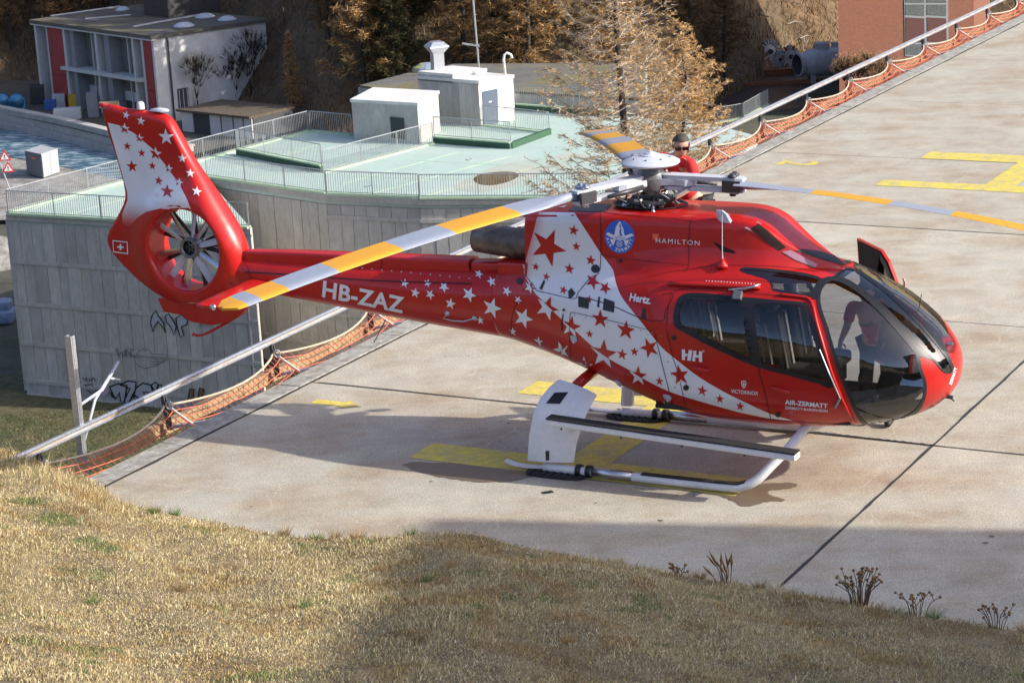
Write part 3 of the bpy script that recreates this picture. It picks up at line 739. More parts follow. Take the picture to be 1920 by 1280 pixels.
# whip antenna, blade antenna
aa = skin(1355, 497); mk('whip_antenna', tube([aa, aa + Vector((0.0, 0, .15)), h_y(1354, 402, aa.y)], [0.010, 0.006, .004], 6), hubw, fus); mk('antenna_base', join(xf(lathe([(.07, 0), (.055, .03), (.03, .06), (.015, .09)], 12), Matrix.Translation(aa - Vector((0, 0, .02))))), red, fus, True)
bb = skin(1360, 412); mk('blade_antenna', loft([[(bb.x + x * s + ox, bb.y + y * s, bb.z + z) for x, y in ((-.09, 0), (-.05, .02), (.06, .02), (.09, 0), (.06, -.02), (-.05, -.02))] for z, s, ox in ((-.03, 1, 0), (.06, .75, -.03), (.10, .45, -.06))]), hubw, fus)

# nose lettering, camera and lamp
dtext('nose_lettering', 'ZERMATT', (1783, 722), (1794, 690), (-5, -2), white, 3, 4, bold=.03)
dpoly('nose_camera_housing', [(1742, 764), (1762, 750), (1780, 736), (1790, 727), (1789, 738), (1776, 752), (1756, 766)], blackp, 3, grid=5)
nl_ = skin(1780, 742); mk('nose_camera', join(tube([nl_ - Vector((.05, 0, 0)), nl_ + Vector((.05, 0, -.02))], [.03, .022], 8), tube([nl_, nl_ + Vector((.07, -.02, -.05))], .008, 5)), dkmet, fus)
nl_ = skin(1776, 645); mk('nose_lamp', tube([nl_, nl_ + Vector((.06, 0, .01))], [.02, .014], 8), steel, fus)
mk('mirror_wand', tube([skin(1722, 583), skin(1722, 583) + Vector((.03, .02, .18))], .004, 5), dkmet, fus)
# extra fasteners along the seams, printed dots of the quick-release studs
STUD = []
for (a0, b0), (a1, b1), n in (((1132, 410), (1132, 495), 7), ((1135, 403), (1285, 418), 9), ((1296, 424), (1296, 492), 6), ((1130, 486), (1284, 503), 9), ((1078, 590), (1222, 624), 8), ((1300, 778), (1590, 799), 12), ((1240, 630), (1272, 750), 6), ((975, 570), (962, 630), 5), ((1310, 505), (1385, 500), 6), ((1020, 404), (1070, 406), 5)):
    for k in range(n):
        t = k / (n - 1); l, nn_, d = hit(a0 + (a1 - a0) * t, b0 + (b1 - b0) * t)
        if l is not None: STUD.append(xf(lathe([(.009, 0), (.008, .003), (0, .004)], 6, cap=False), axis_m(l, nn_)))
mk('fastener_row', join(*STUD), grey_m, fus)['kind'] = 'stuff'
for pts, wd in (([(460, 510), (560, 516), (700, 526), (885, 532)], 2.2), ([(716, 480), (716, 492), (713, 516)], .9), ([(1300, 505), (1330, 498), (1385, 497), (1470, 500), (1535, 510)], .8), ([(1290, 545), (1288, 560), (1276, 556)], .7), ([(430, 530), (460, 545), (470, 520), (455, 480)], .8), ([(1310, 640), (1360, 655), (1402, 672)], .6)):
    dline('panel_seam', sc2(pts, 3), wd, seamp, 3, grid=8)
# exhaust soot on the boom and grime streaks
soot = mat('soot_film', (.10, .012, .012), .6)
# ---- exhaust
mk('exhaust_pipe', lathe([(.13, 0), (.155, .03), (.175, .1), (.178, .30), (.19, .32), (.19, .35), (.172, .37), (.175, .55), (.172, .84), (.160, .86), (.152, .80), (.15, .1)], 28, axis_m((-1.33, 0, 2.27), (-1, 0, 0.09)), cap=False), exh_m, HELI, True, sharp=40)
mk('exhaust_cavity', lathe([(.152, .3), (0, .3)], 20, axis_m((-1.33, 0, 2.27), (-1, 0, 0.09)), cap=False), blackp, HELI)
mk('drain_tube', tube([(-1.38, -.22, 2.70), (-1.5, -.22, 2.71)], 0.045, 10), red, cowl_o, True)
# ---- horizontal stabiliser, ventral fin, tail skid
def foil(cx, cz, ch, th, y):
    return [(cx + ch * (u - .5), y, cz + th * v) for u, v in ((0, 0), (.04, .6), (.2, 1), (.5, .8), (1, 0.05), (1, -.05), (.5, -.8), (.2, -1), (.04, -.6))]
mk('stabiliser', loft([foil(-4.98, 1.68, c_, t_, y) for y, c_, t_ in ((-1.34, .34, .012), (-1.30, .44, .03), (-.6, .46, .035), (0, .48, .04), (.6, .46, .035), (1.30, .44, .03), (1.34, .34, .012))]), red, HELI, True, sharp=50)
mk('navigation_light', xf(lathe([(.04, 0), (.035, .02), (.0, .03)], 12, cap=False), axis_m((-4.93, -1.343, 1.68), (0, -1, 0))), steel, HELI, True)
VF = [(-6.62, 1.34), (-6.55, 1.18), (-6.3, 1.16), (-6.15, 1.08), (-5.85, 1.06), (-5.62, 1.12), (-5.45, 1.2), (-5.3, 1.36), (-5.4, 1.5), (-6.3, 1.4)]
mk('ventral_fin', xf(prism([(x, z) for x, z in VF], -.05, .05), Matrix(((1, 0, 0, 0), (0, 0, 1, 0), (0, 1, 0, 0), (0, 0, 0, 1)))), red, HELI)
mk('tail_skid', tube(curve([(-5.42, 0, 1.24), (-5.7, 0, 1.08), (-6.0, 0, .93), (-6.12, 0, .90), (-6.18, 0, .91)], 4), [0.018] * 16 + [.03], 8), red, HELI, True)
mk('boom_antenna', tube([(-3.42, -.05, 1.30), (-3.62, -.02, 1.0)], 0.006, 5), dkmet, HELI)
ft = Vector((-6.62, 0, 3.68))
mk('fin_light', join(lathe([(.05, 0), (.045, .07), (.03, .09), (0, .095)], 12, Matrix.Translation(ft + Vector((-.02, 0, 0))), cap=False), xf(lathe([(.14, 0), (.12, .025), (.0, .04)], 14, cap=False), Matrix.Translation(ft + Vector((.25, 0, -.015))) @ Matrix.Scale(.4, 4, (0, 1, 0)))), hubw, fin_o, True)
mk('fin_tip_probe', tube([(-7.13, 0, 3.70), (-7.24, 0, 3.715)], [0.03, 0.025], 8), red, fin_o, True)
# ---- tail fan
FCV = Vector((FC[0], 0, FC[1]))
hub_ = mk('fan_hub', lathe([(.085, -.10), (.10, -.115), (.125, -.115), (.13, -.09), (.13, .03), (.10, .06), (.07, .03), (.07, -.06)], 28, axis_m(FCV, (0, 1, 0)), cap=False), grey_m, HELI, True, sharp=40)
mk('fan_hub_core', lathe([(.0, -.045), (.04, -.05), (.06, -.02), (.07, .0)], 16, axis_m(FCV, (0, 1, 0)), cap=False), dkmet, hub_, True)
for k in range(6):
    a = k * math.pi / 3; mk('fan_hub_spoke', tube([FCV + Vector((.02 * math.cos(a), -.055, .02 * math.sin(a))), FCV + Vector((.08 * math.cos(a), -.05, .08 * math.sin(a)))], 0.009, 5), grey_m, hub_)
bladea = [8, 44, 71, 115, 142, 188, 224, 251, 295, 322]
for k, ad in enumerate(bladea):
    a = R(ad + 6); d = Vector((math.cos(a), 0, math.sin(a))); t_ = Vector((-math.sin(a), 0, math.cos(a))); rings_ = []
    for r_, ch, tw in ((.12, .05, 20), (.17, .075, 30), (.3, .085, 24), (.42, .085, 18), (.485, .08, 14)):
        c_, s_ = math.cos(R(tw)), math.sin(R(tw)); u = t_ * c_ + Vector((0, 1, 0)) * s_; v = Vector((0, 1, 0)) * c_ - t_ * s_
        rings_.append([FCV + Vector((0, -.05, 0)) + d * r_ + u * (ch * p) + v * (.009 * q) for p, q in ((-.5, 0), (-.2, 1), (.2, .8), (.5, 0), (.2, -.8), (-.2, -1))])
    mk('fan_blade', loft(rings_), [hubw, steel][k % 2], HELI)
for k in range(10):
    a = R(k * 36 + 19); d = Vector((math.cos(a), 0, math.sin(a))); t_ = Vector((-math.sin(a), .25, math.cos(a)))
    mk('stator_vane', beam(FCV + Vector((0, .11, 0)) + d * .12, FCV + Vector((0, .11, 0)) + d * .5 + t_ * .04, .012, .055, t_), dkmet, HELI)
mk('fan_gearbox', lathe([(.0, .02), (.1, .03), (.13, .08), (.13, .16), (.09, .2), (0, .22)], 20, axis_m(FCV, (0, 1, 0)), cap=False), grey_m, HELI, True)
mk('fan_drive_shaft', tube([FCV + Vector((.1, .1, .01)), FCV + Vector((.5, .1, .03))], 0.035, 10), dkmet, HELI, True)

# ---- main rotor
BAZ = R(242.7)
def blade_obj(az, droop, twist):
    SEG = [(.98, 1.84, 0), (1.84, 2.68, 1), (2.68, 3.33, 0), (3.33, 4.10, 1), (4.10, 4.68, 0), (4.68, 4.99, 1), (4.99, 5.15, 0), (5.15, 5.345, 1)]
    d = Vector((math.cos(az), math.sin(az), 0)); t_ = Vector((-math.sin(az), math.cos(az), 0))
    rings_, fm = [], []; secs = []
    for a, b, c_ in SEG:
        n = max(2, int((b - a) / .16)); secs += [(a + (b - a) * k / n, c_) for k in range(n)]
    secs.append((5.345, 1))
    for r_, c_ in secs:
        ch = .355; th = .022
        if r_ < 1.6: q = (r_ - .98) / .62; q = q * q * (3 - 2 * q); ch = .15 + .205 * q; th = .055 - .033 * q
        if r_ > 5.2: ch = .355 - .25 * ((r_ - 5.2) / .145) ** 2
        z = 3.10 - droop * (r_ / 5.345) ** 2; tw = R(twist + 0.6 * r_)
        u = t_ * math.cos(tw) + Vector((0, 0, math.sin(tw))); v = u.cross(d) * -1
        if v.z < 0: v = -v
        c0 = d * r_ + Vector((0, 0, z)) - t_ * (.355 - ch) * .25
        rings_.append([tuple(c0 + u * (ch * (p - .0)) + v * (th * q)) for p, q in ((.33, 0), (.30, .6), (.18, 1), (0, .95), (-.3, .5), (-.67, .06), (-.67, -.06), (-.3, -.4), (0, -.7), (.18, -.75), (.30, -.5))])
    V, F = loft(rings_); n = 11; fm = []
    for i in range(len(rings_) - 1): fm += [secs[i][1]] * n
    fm += [0, 1]
    return mk('rotor_blade', (V, F), [bl_grey, bl_yel], HELI, True, fm, sharp=40)
hubz = 3.10
HUB = mk('rotor_hub', lathe([(.10, -.10), (.17, -.09), (.19, -.03), (.19, .03), (.15, .07), (.12, .14), (.12, .20)], 24, Matrix.Translation((0, 0, hubz))), grey_m, HELI, True, sharp=35)
mk('hub_cap', lathe([(.10, .16), (.22, .165), (.305, .175), (.32, .19), (.318, .203), (.28, .225), (.20, .252), (.11, .268), (.105, .28), (.07, .285), (.06, .30), (.03, .302), (.028, .315), (0, .318)], 40, Matrix.Translation((0, 0, hubz)), cap=False), hubw, HUB, True, sharp=30)
for k, (dz, tw) in enumerate(((.405, -9), (.64, -10), (.42, -10))):
    az = BAZ + k * 2 * math.pi / 3
    b_ = blade_obj(az, dz, tw)
    d = Vector((math.cos(az), math.sin(az), 0)); t_ = Vector((-math.sin(az), math.cos(az), 0)); o = Vector((0, 0, hubz))
    def P(r_, s_, z): return o + d * r_ + t_ * s_ + Vector((0, 0, z - .02 * r_))
    for zz in (.055, -.065):      # upper and lower sleeve plates
        rings_ = [[P(r_, -w_, zz - h_), P(r_, w_, zz - h_), P(r_, w_, zz + h_), P(r_, -w_, zz + h_)] for r_, w_, h_ in ((.14, .05, .018), (.22, .085, .022), (.5, .075, .022), (.8, .07, .022), (.98, .085, .022), (1.06, .06, .016))]
        mk('sleeve_plate', loft(rings_), hubw, HUB)
    mk('hub_star_arm', loft([[P(r_, -w_, -h_), P(r_, w_, -h_), P(r_, w_, h_), P(r_, -w_, h_)] for r_, w_, h_ in ((.1, .12, .035), (.3, .09, .03), (.42, .10, .035), (.5, .06, .03))]), hubw, HUB)
    mk('elastomer_bearing', lathe([(.03, -.05), (.08, -.045), (.085, 0), (.08, .045), (.03, .05)], 14, Matrix.Translation(P(.36, 0, 0)), cap=False), rubber, HUB, True)
    for s_ in (-.09, .09): mk('blade_root_clamp', beam(P(.84, s_, -.01), P(1.04, s_, -.01), .035, .12), dkmet, HUB)
    for s_ in (-.045, .045): mk('blade_pin', lathe([(.035, -.11), (.035, .09), (.05, .095), (.05, .115), (.028, .118), (.028, .135), (0, .137)], 12, Matrix.Translation(P(.94, s_, -.01)), cap=False), [steel, dkmet][k % 2], HUB, True)
    mk('pitch_horn', beam(P(.45, -.06, -.06), P(.38, -.30, -.10), .05, .035), steel, HUB)
    pr = P(.38, -.29, -.11); lo = Vector((pr.x * .55, pr.y * .55, 2.85)); mk('pitch_rod', tube([pr, pr * .9 + lo * .1, pr * .1 + lo * .9, lo], [0.012, .02, .02, .012], 8), [steel, dkmet, steel][k], HUB, True)
    mk('damper', tube([P(.22, .12, -.03), P(.7, .13, -.04)], [.03, .022], 10), dkmet, HUB, True)
for k in range(8):
    a = R(45 * k + 10); mk('cap_bolt', lathe([(.012, .0), (.012, .012), (0, .013)], 6, Matrix.Translation((.21 * math.cos(a), .21 * math.sin(a), hubz + .246)), cap=False), grey_m, HUB)
for k in range(5):
    a = R(72 * k + 30); c_, s2_ = math.cos(a), math.sin(a); mk('hose', tube(curve([(.10 * c_, .10 * s2_, 2.96), (.22 * c_, .20 * s2_, 2.98), (.30 * math.cos(a + .4), .28 * math.sin(a + .4), 2.88), (.26 * math.cos(a + .7), .24 * math.sin(a + .7), 2.80)], 4), .012, 6), [rubber, steel, dkmet][k % 3], HELI, True)
    mk('gearbox_fitting', xf(bbox(-.04, .04, -.03, .03, 0, .09, .01), Matrix.Translation((.20 * c_, .20 * s2_, 2.83)) @ Matrix.Rotation(a, 4, 'Z')), [grey_m, steel][k % 2], HELI)
mk('rotor_mast', lathe([(.16, 2.72), (.20, 2.76), (.17, 2.82), (.12, 2.86), (.115, 2.90), (.13, 2.92), (.09, 2.94), (.085, 3.04)], 22, cap=False), grey_m, HELI, True, sharp=35)
mk('swashplate', lathe([(.13, 2.84), (.24, 2.845), (.25, 2.87), (.24, 2.90), (.13, 2.905)], 24, cap=False), dkmet, HELI, True, sharp=35)
for k in range(4):
    a = R(25 + 90 * k); d = Vector((math.cos(a), math.sin(a), 0))
    mk('gearbox_strut', tube([d * .36 + Vector((0, 0, 2.76)), d * .13 + Vector((0, 0, 2.93))], .022, 8), [grey_m, steel][k % 2], HELI, True)
    mk('control_actuator', tube([d * .26 + Vector((-.08, 0, 2.74)), d * .24 + Vector((-.04, 0, 2.88))], [.035, .025], 8), [steel, dkmet][k % 2], HELI, True)
_mw = [(.42 * math.cos(a) - .02, .27 * math.sin(a)) for a in np.linspace(0, 2 * math.pi, 26, endpoint=False)]
mk('mast_well', loft([[(x * s, y * s, z) for x, y in _mw] for s, z in ((1.0, 2.825), (1.03, 2.84), (0.97, 2.84), (.94, 2.82), (.6, 2.815))], cap0=False), blackp, HELI, True)

# ---- landing gear
ski_w = mat('gear_white', (0.70, 0.70, 0.71), 0.4, coat=.2, var=.06, vscale=7)
for sg in (1, -1):
    Y = lambda p: (p[0], p[1] * -sg, p[2])        # data written for the starboard (negative y) side
    fp = curve([Y(p) for p in ((-.95, -1.06, .065), (0, -1.08, .065), (1.15, -1.09, .065), (1.38, -1.085, .085), (1.54, -1.05, .17), (1.66, -.97, .30), (1.80, -.84, .46), (1.93, -.66, .64), (1.98, -.5, .72))], 5)
    sk = mk('skid', tube(fp, 0.05, 14), ski_w, HELI, True)
    mk('skid_tread', join(*[beam(Vector(fp[i]) + Vector((0, 0, .05)), Vector(fp[i + 1]) + Vector((0, 0, .05)), .075, .014) for i in range(6, 16)]), rubber, sk)
    mk('skid_collar', tube([Y((-.36, -1.07, .07)), Y((.12, -1.08, .07))], .056, 14), steel, sk, True)
    for xx in (-.52, -.40): mk('skid_clamp', tube([Y((xx - .03, -1.065, .07)), Y((xx + .03, -1.065, .07))], .07, 14), blackp, sk, True)
    mk('skid_tail', loft([[Y((x, -1.06 - w_, z)), Y((x, -1.06 + w_, z)), Y((x, -1.06 + w_, z + .02)), Y((x, -1.06 - w_, z + .02))] for x, w_, z in ((-.9, .04, .06), (-1.1, .04, .045), (-1.3, .038, .05), (-1.42, .035, .085))]), ski_w, sk)
    pw = []
    mk('snow_pad', loft([[Y((-.78 + x * .36, -1.07 + y * .17, z)) for x, y in [(math.copysign(abs(math.cos(a)) ** .6, math.cos(a)), math.copysign(abs(math.sin(a)) ** .6, math.sin(a))) for a in np.linspace(0, 2 * math.pi, 28, endpoint=False)]] for z in (0.004, .028)]), rubber, sk)
    mk('snow_pad_ribs', join(*[box(-1.08 + k * .085, -1.05 + k * .085, min(Y((0, -1.23, 0))[1], Y((0, -.93, 0))[1]), max(Y((0, -1.23, 0))[1], Y((0, -.93, 0))[1]), .026, .042) for k in range(8)]), rubber, sk)
    # rear leg fairing: curved panel with an aerofoil section
    st = [(-.76, (1046, 712), (1119, 741)), (-.84, (1030, 725), (1111, 755)), (-.94, (1013, 746), (1100, 776)), (-1.02, (1000, 775), (1090, 802)), (-1.06, (992, 815), (1081, 832)), (-1.075, (989, 862), (1076, 866))]
    rings_ = []
    for y_, pl, pr in st:
        a_, b_ = h_y(*pl, y_), h_y(*pr, y_); k_ = st.index((y_, pl, pr)); nn = Vector((0, -.45 - .55 * k_ / 5, .9 - .9 * k_ / 5)).normalized(); rg = []
        for u, v in ((0, 0), (.08, .024), (.4, .042), (.8, .036), (.96, .02), (1, 0), (.96, -.02), (.8, -.036), (.4, -.042), (.08, -.02)):
            q = a_ + (b_ - a_) * (u if sg == -1 else .3 + u * .3) + nn * v; rg.append(Y(tuple(q)))
        rings_.append(rg)
    leg = mk('rear_leg_fairing', outward(loft(rings_)), ski_w, HELI, True, sharp=60)
    if sg == -1:
        LB = bvh_of(loft(rings_))
        _keep = BV; BV = LB
        def lsheet(name, px): dpoly(name, px, blackp, 1, grid=4, parent=leg, minoff=.004)
        lsheet('fairing_window', [(1024, 756), (1040, 736), (1066, 735), (1050, 757)]); lsheet('fairing_fitting', [(1023, 845), (1030, 844), (1030, 862), (1024, 863)]); BV = _keep
    mk('rear_cross_tube', tube([Y((-.62, -.2, 1.0)), Y((-.62, -.6, .98)), Y((-.66, -.75, .93))], .06, 12), red, HELI, True)
    # step board
    if sg == 1: continue
    a, b = Y((-.79, -1.22, .66)), Y((2.06, -1.22, .53))
    sp_ = mk('step_board', beam(a, b, .15, .072, bev=.012), ski_w, HELI)
    mk('step_tread', beam(Vector(a) + Vector((.005, 0, .044)), Vector(b) + Vector((-.005, 0, .044)), .154, .016), rubber, sp_)
    for xx in (-.6, .1, .8, 1.5): mk('step_bolt', lathe([(.012, 0), (.012, .006), (0, .007)], 8, axis_m(Y((xx, -1.296, .615 - (xx + .8) * .0456)), Y((0, -1, 0))), cap=False), dkmet, sp_)
    for xx in (-.7, 1.95): mk('step_clamp', beam(Y((xx - .05, -1.22, .70 - (xx + .8) * .0456)), Y((xx + .05, -1.22, .70 - (xx + .8) * .0456)), .12, .02), grey_m, sp_)
    for xx in (-.55, 1.78): mk('step_bracket', beam(Y((xx, -1.18, .60 - (xx + .8) * .045)), Y((xx, -1.0, .56 - (xx + .8) * .045)), .05, .05), ski_w, sp_)
for bx_, bz_ in ((-.28, .62), (.62, .42)): mk('cargo_bracket', bbox(bx_ - .05, bx_ + .05, .02, .05, bz_, bz_ + .34, .01), ski_w, HELI)
mk('tread_patch', loft([[( -.79 - .03 + x * .12, -1.02 - .0 + y, z) for x, y in ((-1, 0), (1, 0), (1, .02), (-1, .02))] for z in (.28, .30)]), blackp, HELI)
for px, py in ((1345, 803), (1427, 808), (1664, 800)):
    l, n, d = hit(px, py - 8)
    if l is not None:
        P0 = l + Vector((0, .18, -.02)); mk('belly_antenna', join(tube([P0 + Vector((0, 0, .08)), P0, P0 + Vector((0, 0, -.03))], [.035, .032, .02], 10), tube([P0, P0 + Vector((.12, 0, -.03))], .012, 6)), [dkmet, red, red][(px > 1400) + (px > 1500)], HELI, True)
# ---- cabin interior
mk('cabin_floor', bbox(.25, 2.45, -.72, .72, .74, .79, .02), dark_in, HELI)
mk('cabin_bulkhead', bbox(.26, .32, -.72, .72, .79, 1.98, .02), dark_in, HELI)
mk('cabin_floor_front', bbox(2.40, 2.88, -.48, .48, .80, .86, .02), mat('floor_grey', (.07, .07, .075), .7, var=.2, vscale=9), HELI)
def seat(x, y, hgt=0.0):
    s = mk('seat', join(bbox(x - .25, x + .25, y - .22, y + .22, .98, 1.12, .05, 3), bbox(x - .2, x + .2, y - .18, y + .18, .79, .99, .02)), seat_m, HELI, True)
    mk('seat_back', xf(bbox(-.06, .06, -.22, .22, 0, .62, .05, 3), Matrix.Translation((x - .24, y, 1.08)) @ Matrix.Rotation(R(-9), 4, 'Y')), seat_m, s, True)
    mk('headrest', xf(bbox(-.05, .05, -.11, .11, 0, .20, .04, 3), Matrix.Translation((x - .35, y, 1.72)) @ Matrix.Rotation(R(-9), 4, 'Y')), seat_g, s, True)
    for o in (-.1, .1): mk('seat_belt', xf(bbox(-.004, .004, -.022, .022, 0, .6, .003, 1), Matrix.Translation((x - .165, y + o, 1.12)) @ Matrix.Rotation(R(-9), 4, 'Y')), mat('belt_grey', (.30, .30, .32), .8), s)
for y in (-.60, 0.0, .60): seat(1.72, y)
for y in (-.66, -.22, .22, .66): seat(.62, y)
cons = mk('instrument_console', xf(join(bbox(-.12, .12, -.26, .26, 0, .30, .05, 3), bbox(-.10, .10, -.12, .12, -.5, .02, .03)), Matrix.Translation((2.72, .12, 1.32)) @ Matrix.Rotation(R(18), 4, 'Y')), dark_in, HELI, True)
scr = mat('display_glass', (.02, .03, .04), .1)
for y in (-.13, .13): mk('display', xf(bbox(-.006, .006, -.1, .1, -.08, .08, .004, 1), Matrix.Translation((2.60, .12 + y, 1.47)) @ Matrix.Rotation(R(18), 4, 'Y')), scr, cons)
for y in (-.5, .3): 
    mk('cyclic_stick', tube(curve([(2.25, y, .80), (2.22, y, .95), (2.28, y, 1.12), (2.24, y, 1.22)], 4), .016, 8), dkmet, HELI, True)
    for o in (-.09, .09): mk('pedal', bbox(2.62, 2.66, y + o - .04, y + o + .04, .92, 1.0, .01), grey_m, HELI)
mk('headset', join(tube([(1.40 + .0, -.60 + .1 * math.cos(a), 1.62 + .1 * math.sin(a)) for a in np.linspace(0, math.pi, 9)], .012, 6), bbox(1.36, 1.44, -.72, -.69, 1.55, 1.65, .02), bbox(1.36, 1.44, -.51, -.48, 1.55, 1.65, .02)), hubw, HELI, True)
mk('centre_pillar_trim', tube([skin(1560, 519, -.03), skin(1620, 550, -.03), skin(1690, 618, -.03), skin(1745, 673, -.03)], .03, 8), blackp, HELI, True)
# open port door, hinged at its front edge and swung outwards
DO = [(1.45, .78), (2.60, .80), (2.62, 1.15), (2.42, 1.65), (2.16, 2.03), (2.02, 2.14), (1.45, 2.16)]
DW = [(1.52, 1.30), (2.50, 1.20), (2.33, 1.62), (2.10, 1.94), (1.98, 2.05), (1.52, 2.07)]
hinge = Vector((2.60, .88, 0)); MD = Matrix.Translation(hinge) @ Matrix.Rotation(R(-45), 4, 'Z') @ Matrix.Translation(-hinge)
def door_sheet(loops, yo, th):
    p, t = fill2(loops); bul = lambda x, z: .95 - .06 * max(0, x - 2.1) ** 1.2 * 2 - .16 * max(0, z - 1.35) ** 1.6 - .1 * max(0, 1.35 - z) ** 2
    V = [tuple(MD @ Vector((x, bul(x, z) + yo, z))) for x, z in p] + [tuple(MD @ Vector((x, bul(x, z) + yo + th, z))) for x, z in p]
    n = len(p); F = [tuple(a) for a in t] + [tuple(i + n for i in reversed(a)) for a in t]; k0 = 0
    for lp in loops:
        k = len(lp); F += [(k0 + i, k0 + (i + 1) % k, n + k0 + (i + 1) % k, n + k0 + i) for i in range(k)]; k0 += k
    return V, F
_dsm = lambda L_: sm2(L_, 1)
pd = mk('port_door', door_sheet([DO, list(reversed(DW))], 0, .035), red, HELI)
mk('door_window_frame', door_sheet([inset2(DW, -.05), list(reversed(inset2(DW, .03)))], -.012, .01), blackp, pd)
mk('door_window_pane', door_sheet([DW], .012, .006), gl_wind, pd)
mk('door_lining', door_sheet([inset2(DO, .03), list(reversed(inset2(DW, -.05)))], -.012, .01), dark_in, pd)
# ================================================================== helipad, kerb, net, embankment
PHI = R(61.2); PE = Vector((math.cos(PHI), math.sin(PHI), 0)); PN = Vector((math.sin(PHI), -math.cos(PHI), 0)); PO = Vector((-4.66, 25.23, 0))
def pv(u, v, z=0.0): p = PO + PE * u + PN * v; return (p.x, p.y, z)

def concrete_pad():
    m = mat('pad_concrete', (0.425, 0.39, 0.305), 0.85, col2=(0.31, 0.22, 0.13), vscale=0.8, fac=(0.42, 0.76), var=0.15, bump=0.22, bscale=60, stretch=(1.0, 1.0, 1), var2=0.16, v2scale=26, detail=8)
    t = m.node_tree; b = t.nodes['Principled BSDF']; N = t.nodes.new; L = t.links.new
    src = b.inputs['Base Color'].links[0].from_socket
    # pale washed patches and streaks along the slabs, slight tone per slab
    tc = N('ShaderNodeTexCoord'); mp = N('ShaderNodeMapping'); mp.inputs['Rotation'].default_value = (0, 0, R(28)); mp.inputs['Scale'].default_value = (0.35, 1.5, 1); L(tc.outputs['Object'], mp.inputs[0])
    n = N('ShaderNodeTexNoise'); n.inputs['Scale'].default_value = 1.1; n.inputs['Detail'].default_value = 7; n.inputs['Roughness'].default_value = 0.7; L(mp.outputs[0], n.inputs['Vector'])
    r_ = N('ShaderNodeMapRange'); r_.inputs[1].default_value = 0.47; r_.inputs[2].default_value = 0.72; r_.inputs[4].default_value = 0.6; L(n.outputs[0], r_.inputs[0])
    mx = N('ShaderNodeMix'); mx.data_type = 'RGBA'; L(r_.outputs[0], mx.inputs[0]); L(src, mx.inputs[6]); mx.inputs[7].default_value = (0.455, 0.44, 0.38, 1)
    oi = N('ShaderNodeObjectInfo'); r2 = N('ShaderNodeMapRange'); r2.inputs[3].default_value = 0.93; r2.inputs[4].default_value = 1.05; L(oi.outputs['Random'], r2.inputs[0])
    m2 = N('ShaderNodeMix'); m2.data_type = 'RGBA'; m2.blend_type = 'MULTIPLY'; m2.inputs[0].default_value = 1; L(mx.outputs[2], m2.inputs[6]); L(r2.outputs[0], m2.inputs[7])
    # speckle of exposed aggregate
    n3 = N('ShaderNodeTexNoise'); n3.inputs['Scale'].default_value = 75; n3.inputs['Detail'].default_value = 2; L(tc.outputs['Object'], n3.inputs['Vector'])
    r3 = N('ShaderNodeMapRange'); r3.inputs[1].default_value = 0.32; r3.inputs[2].default_value = 0.68; r3.inputs[3].default_value = 0.62; r3.inputs[4].default_value = 1.36; L(n3.outputs[0], r3.inputs[0])
    m3 = N('ShaderNodeMix'); m3.data_type = 'RGBA'; m3.blend_type = 'MULTIPLY'; m3.inputs[0].default_value = 1; L(m2.outputs[2], m3.inputs[6]); L(r3.outputs[0], m3.inputs[7])
    # hairline cracks
    vo = N('ShaderNodeTexVoronoi'); vo.feature = 'DISTANCE_TO_EDGE'; vo.inputs['Scale'].default_value = 0.42
    n4 = N('ShaderNodeTexNoise'); n4.inputs['Scale'].default_value = 2.2; n4.inputs['Detail'].default_value = 5; L(tc.outputs['Object'], n4.inputs['Vector'])
    va = N('ShaderNodeVectorMath'); va.operation = 'MULTIPLY_ADD'; va.inputs[1].default_value = (0.5, 0.5, 0.5); L(n4.outputs['Color'], va.inputs[0]); L(tc.outputs['Object'], va.inputs[2]); L(va.outputs[0], vo.inputs['Vector'])
    r4 = N('ShaderNodeMapRange'); r4.inputs[1].default_value = 0.0; r4.inputs[2].default_value = 0.006; r4.inputs[3].default_value = 0.4; r4.inputs[4].default_value = 0.0; L(vo.outputs['Distance'], r4.inputs[0])
    m4 = N('ShaderNodeMix'); m4.data_type = 'RGBA'; L(r4.outputs[0], m4.inputs[0]); L(m3.outputs[2], m4.inputs[6]); m4.inputs[7].default_value = (0.55, 0.50, 0.42, 1)
    L(m4.outputs[2], b.inputs['Base Color']); return m
pad_m = concrete_pad()
tar = mat('joint_tar', (0.035, 0.033, 0.032), 0.9, var=0.3, vscale=20)
kerb_m = mat('kerb_concrete', (0.40, 0.385, 0.335), 0.9, col2=(0.22, 0.20, 0.16), vscale=6, var=0.25, bump=0.5, bscale=60, var2=.2, v2scale=70)
wall_m = mat('retaining_concrete', (0.24, 0.235, 0.225), 0.9, col2=(0.16, 0.155, 0.15), vscale=.6, var=0.15)
yel_m = mat('worn_yellow_paint', (0.62, 0.50, 0.08), 0.75, col2=(0.44, 0.37, 0.17), vscale=3.5, fac=(.42, .70), var=0.15, var2=.18, v2scale=28)

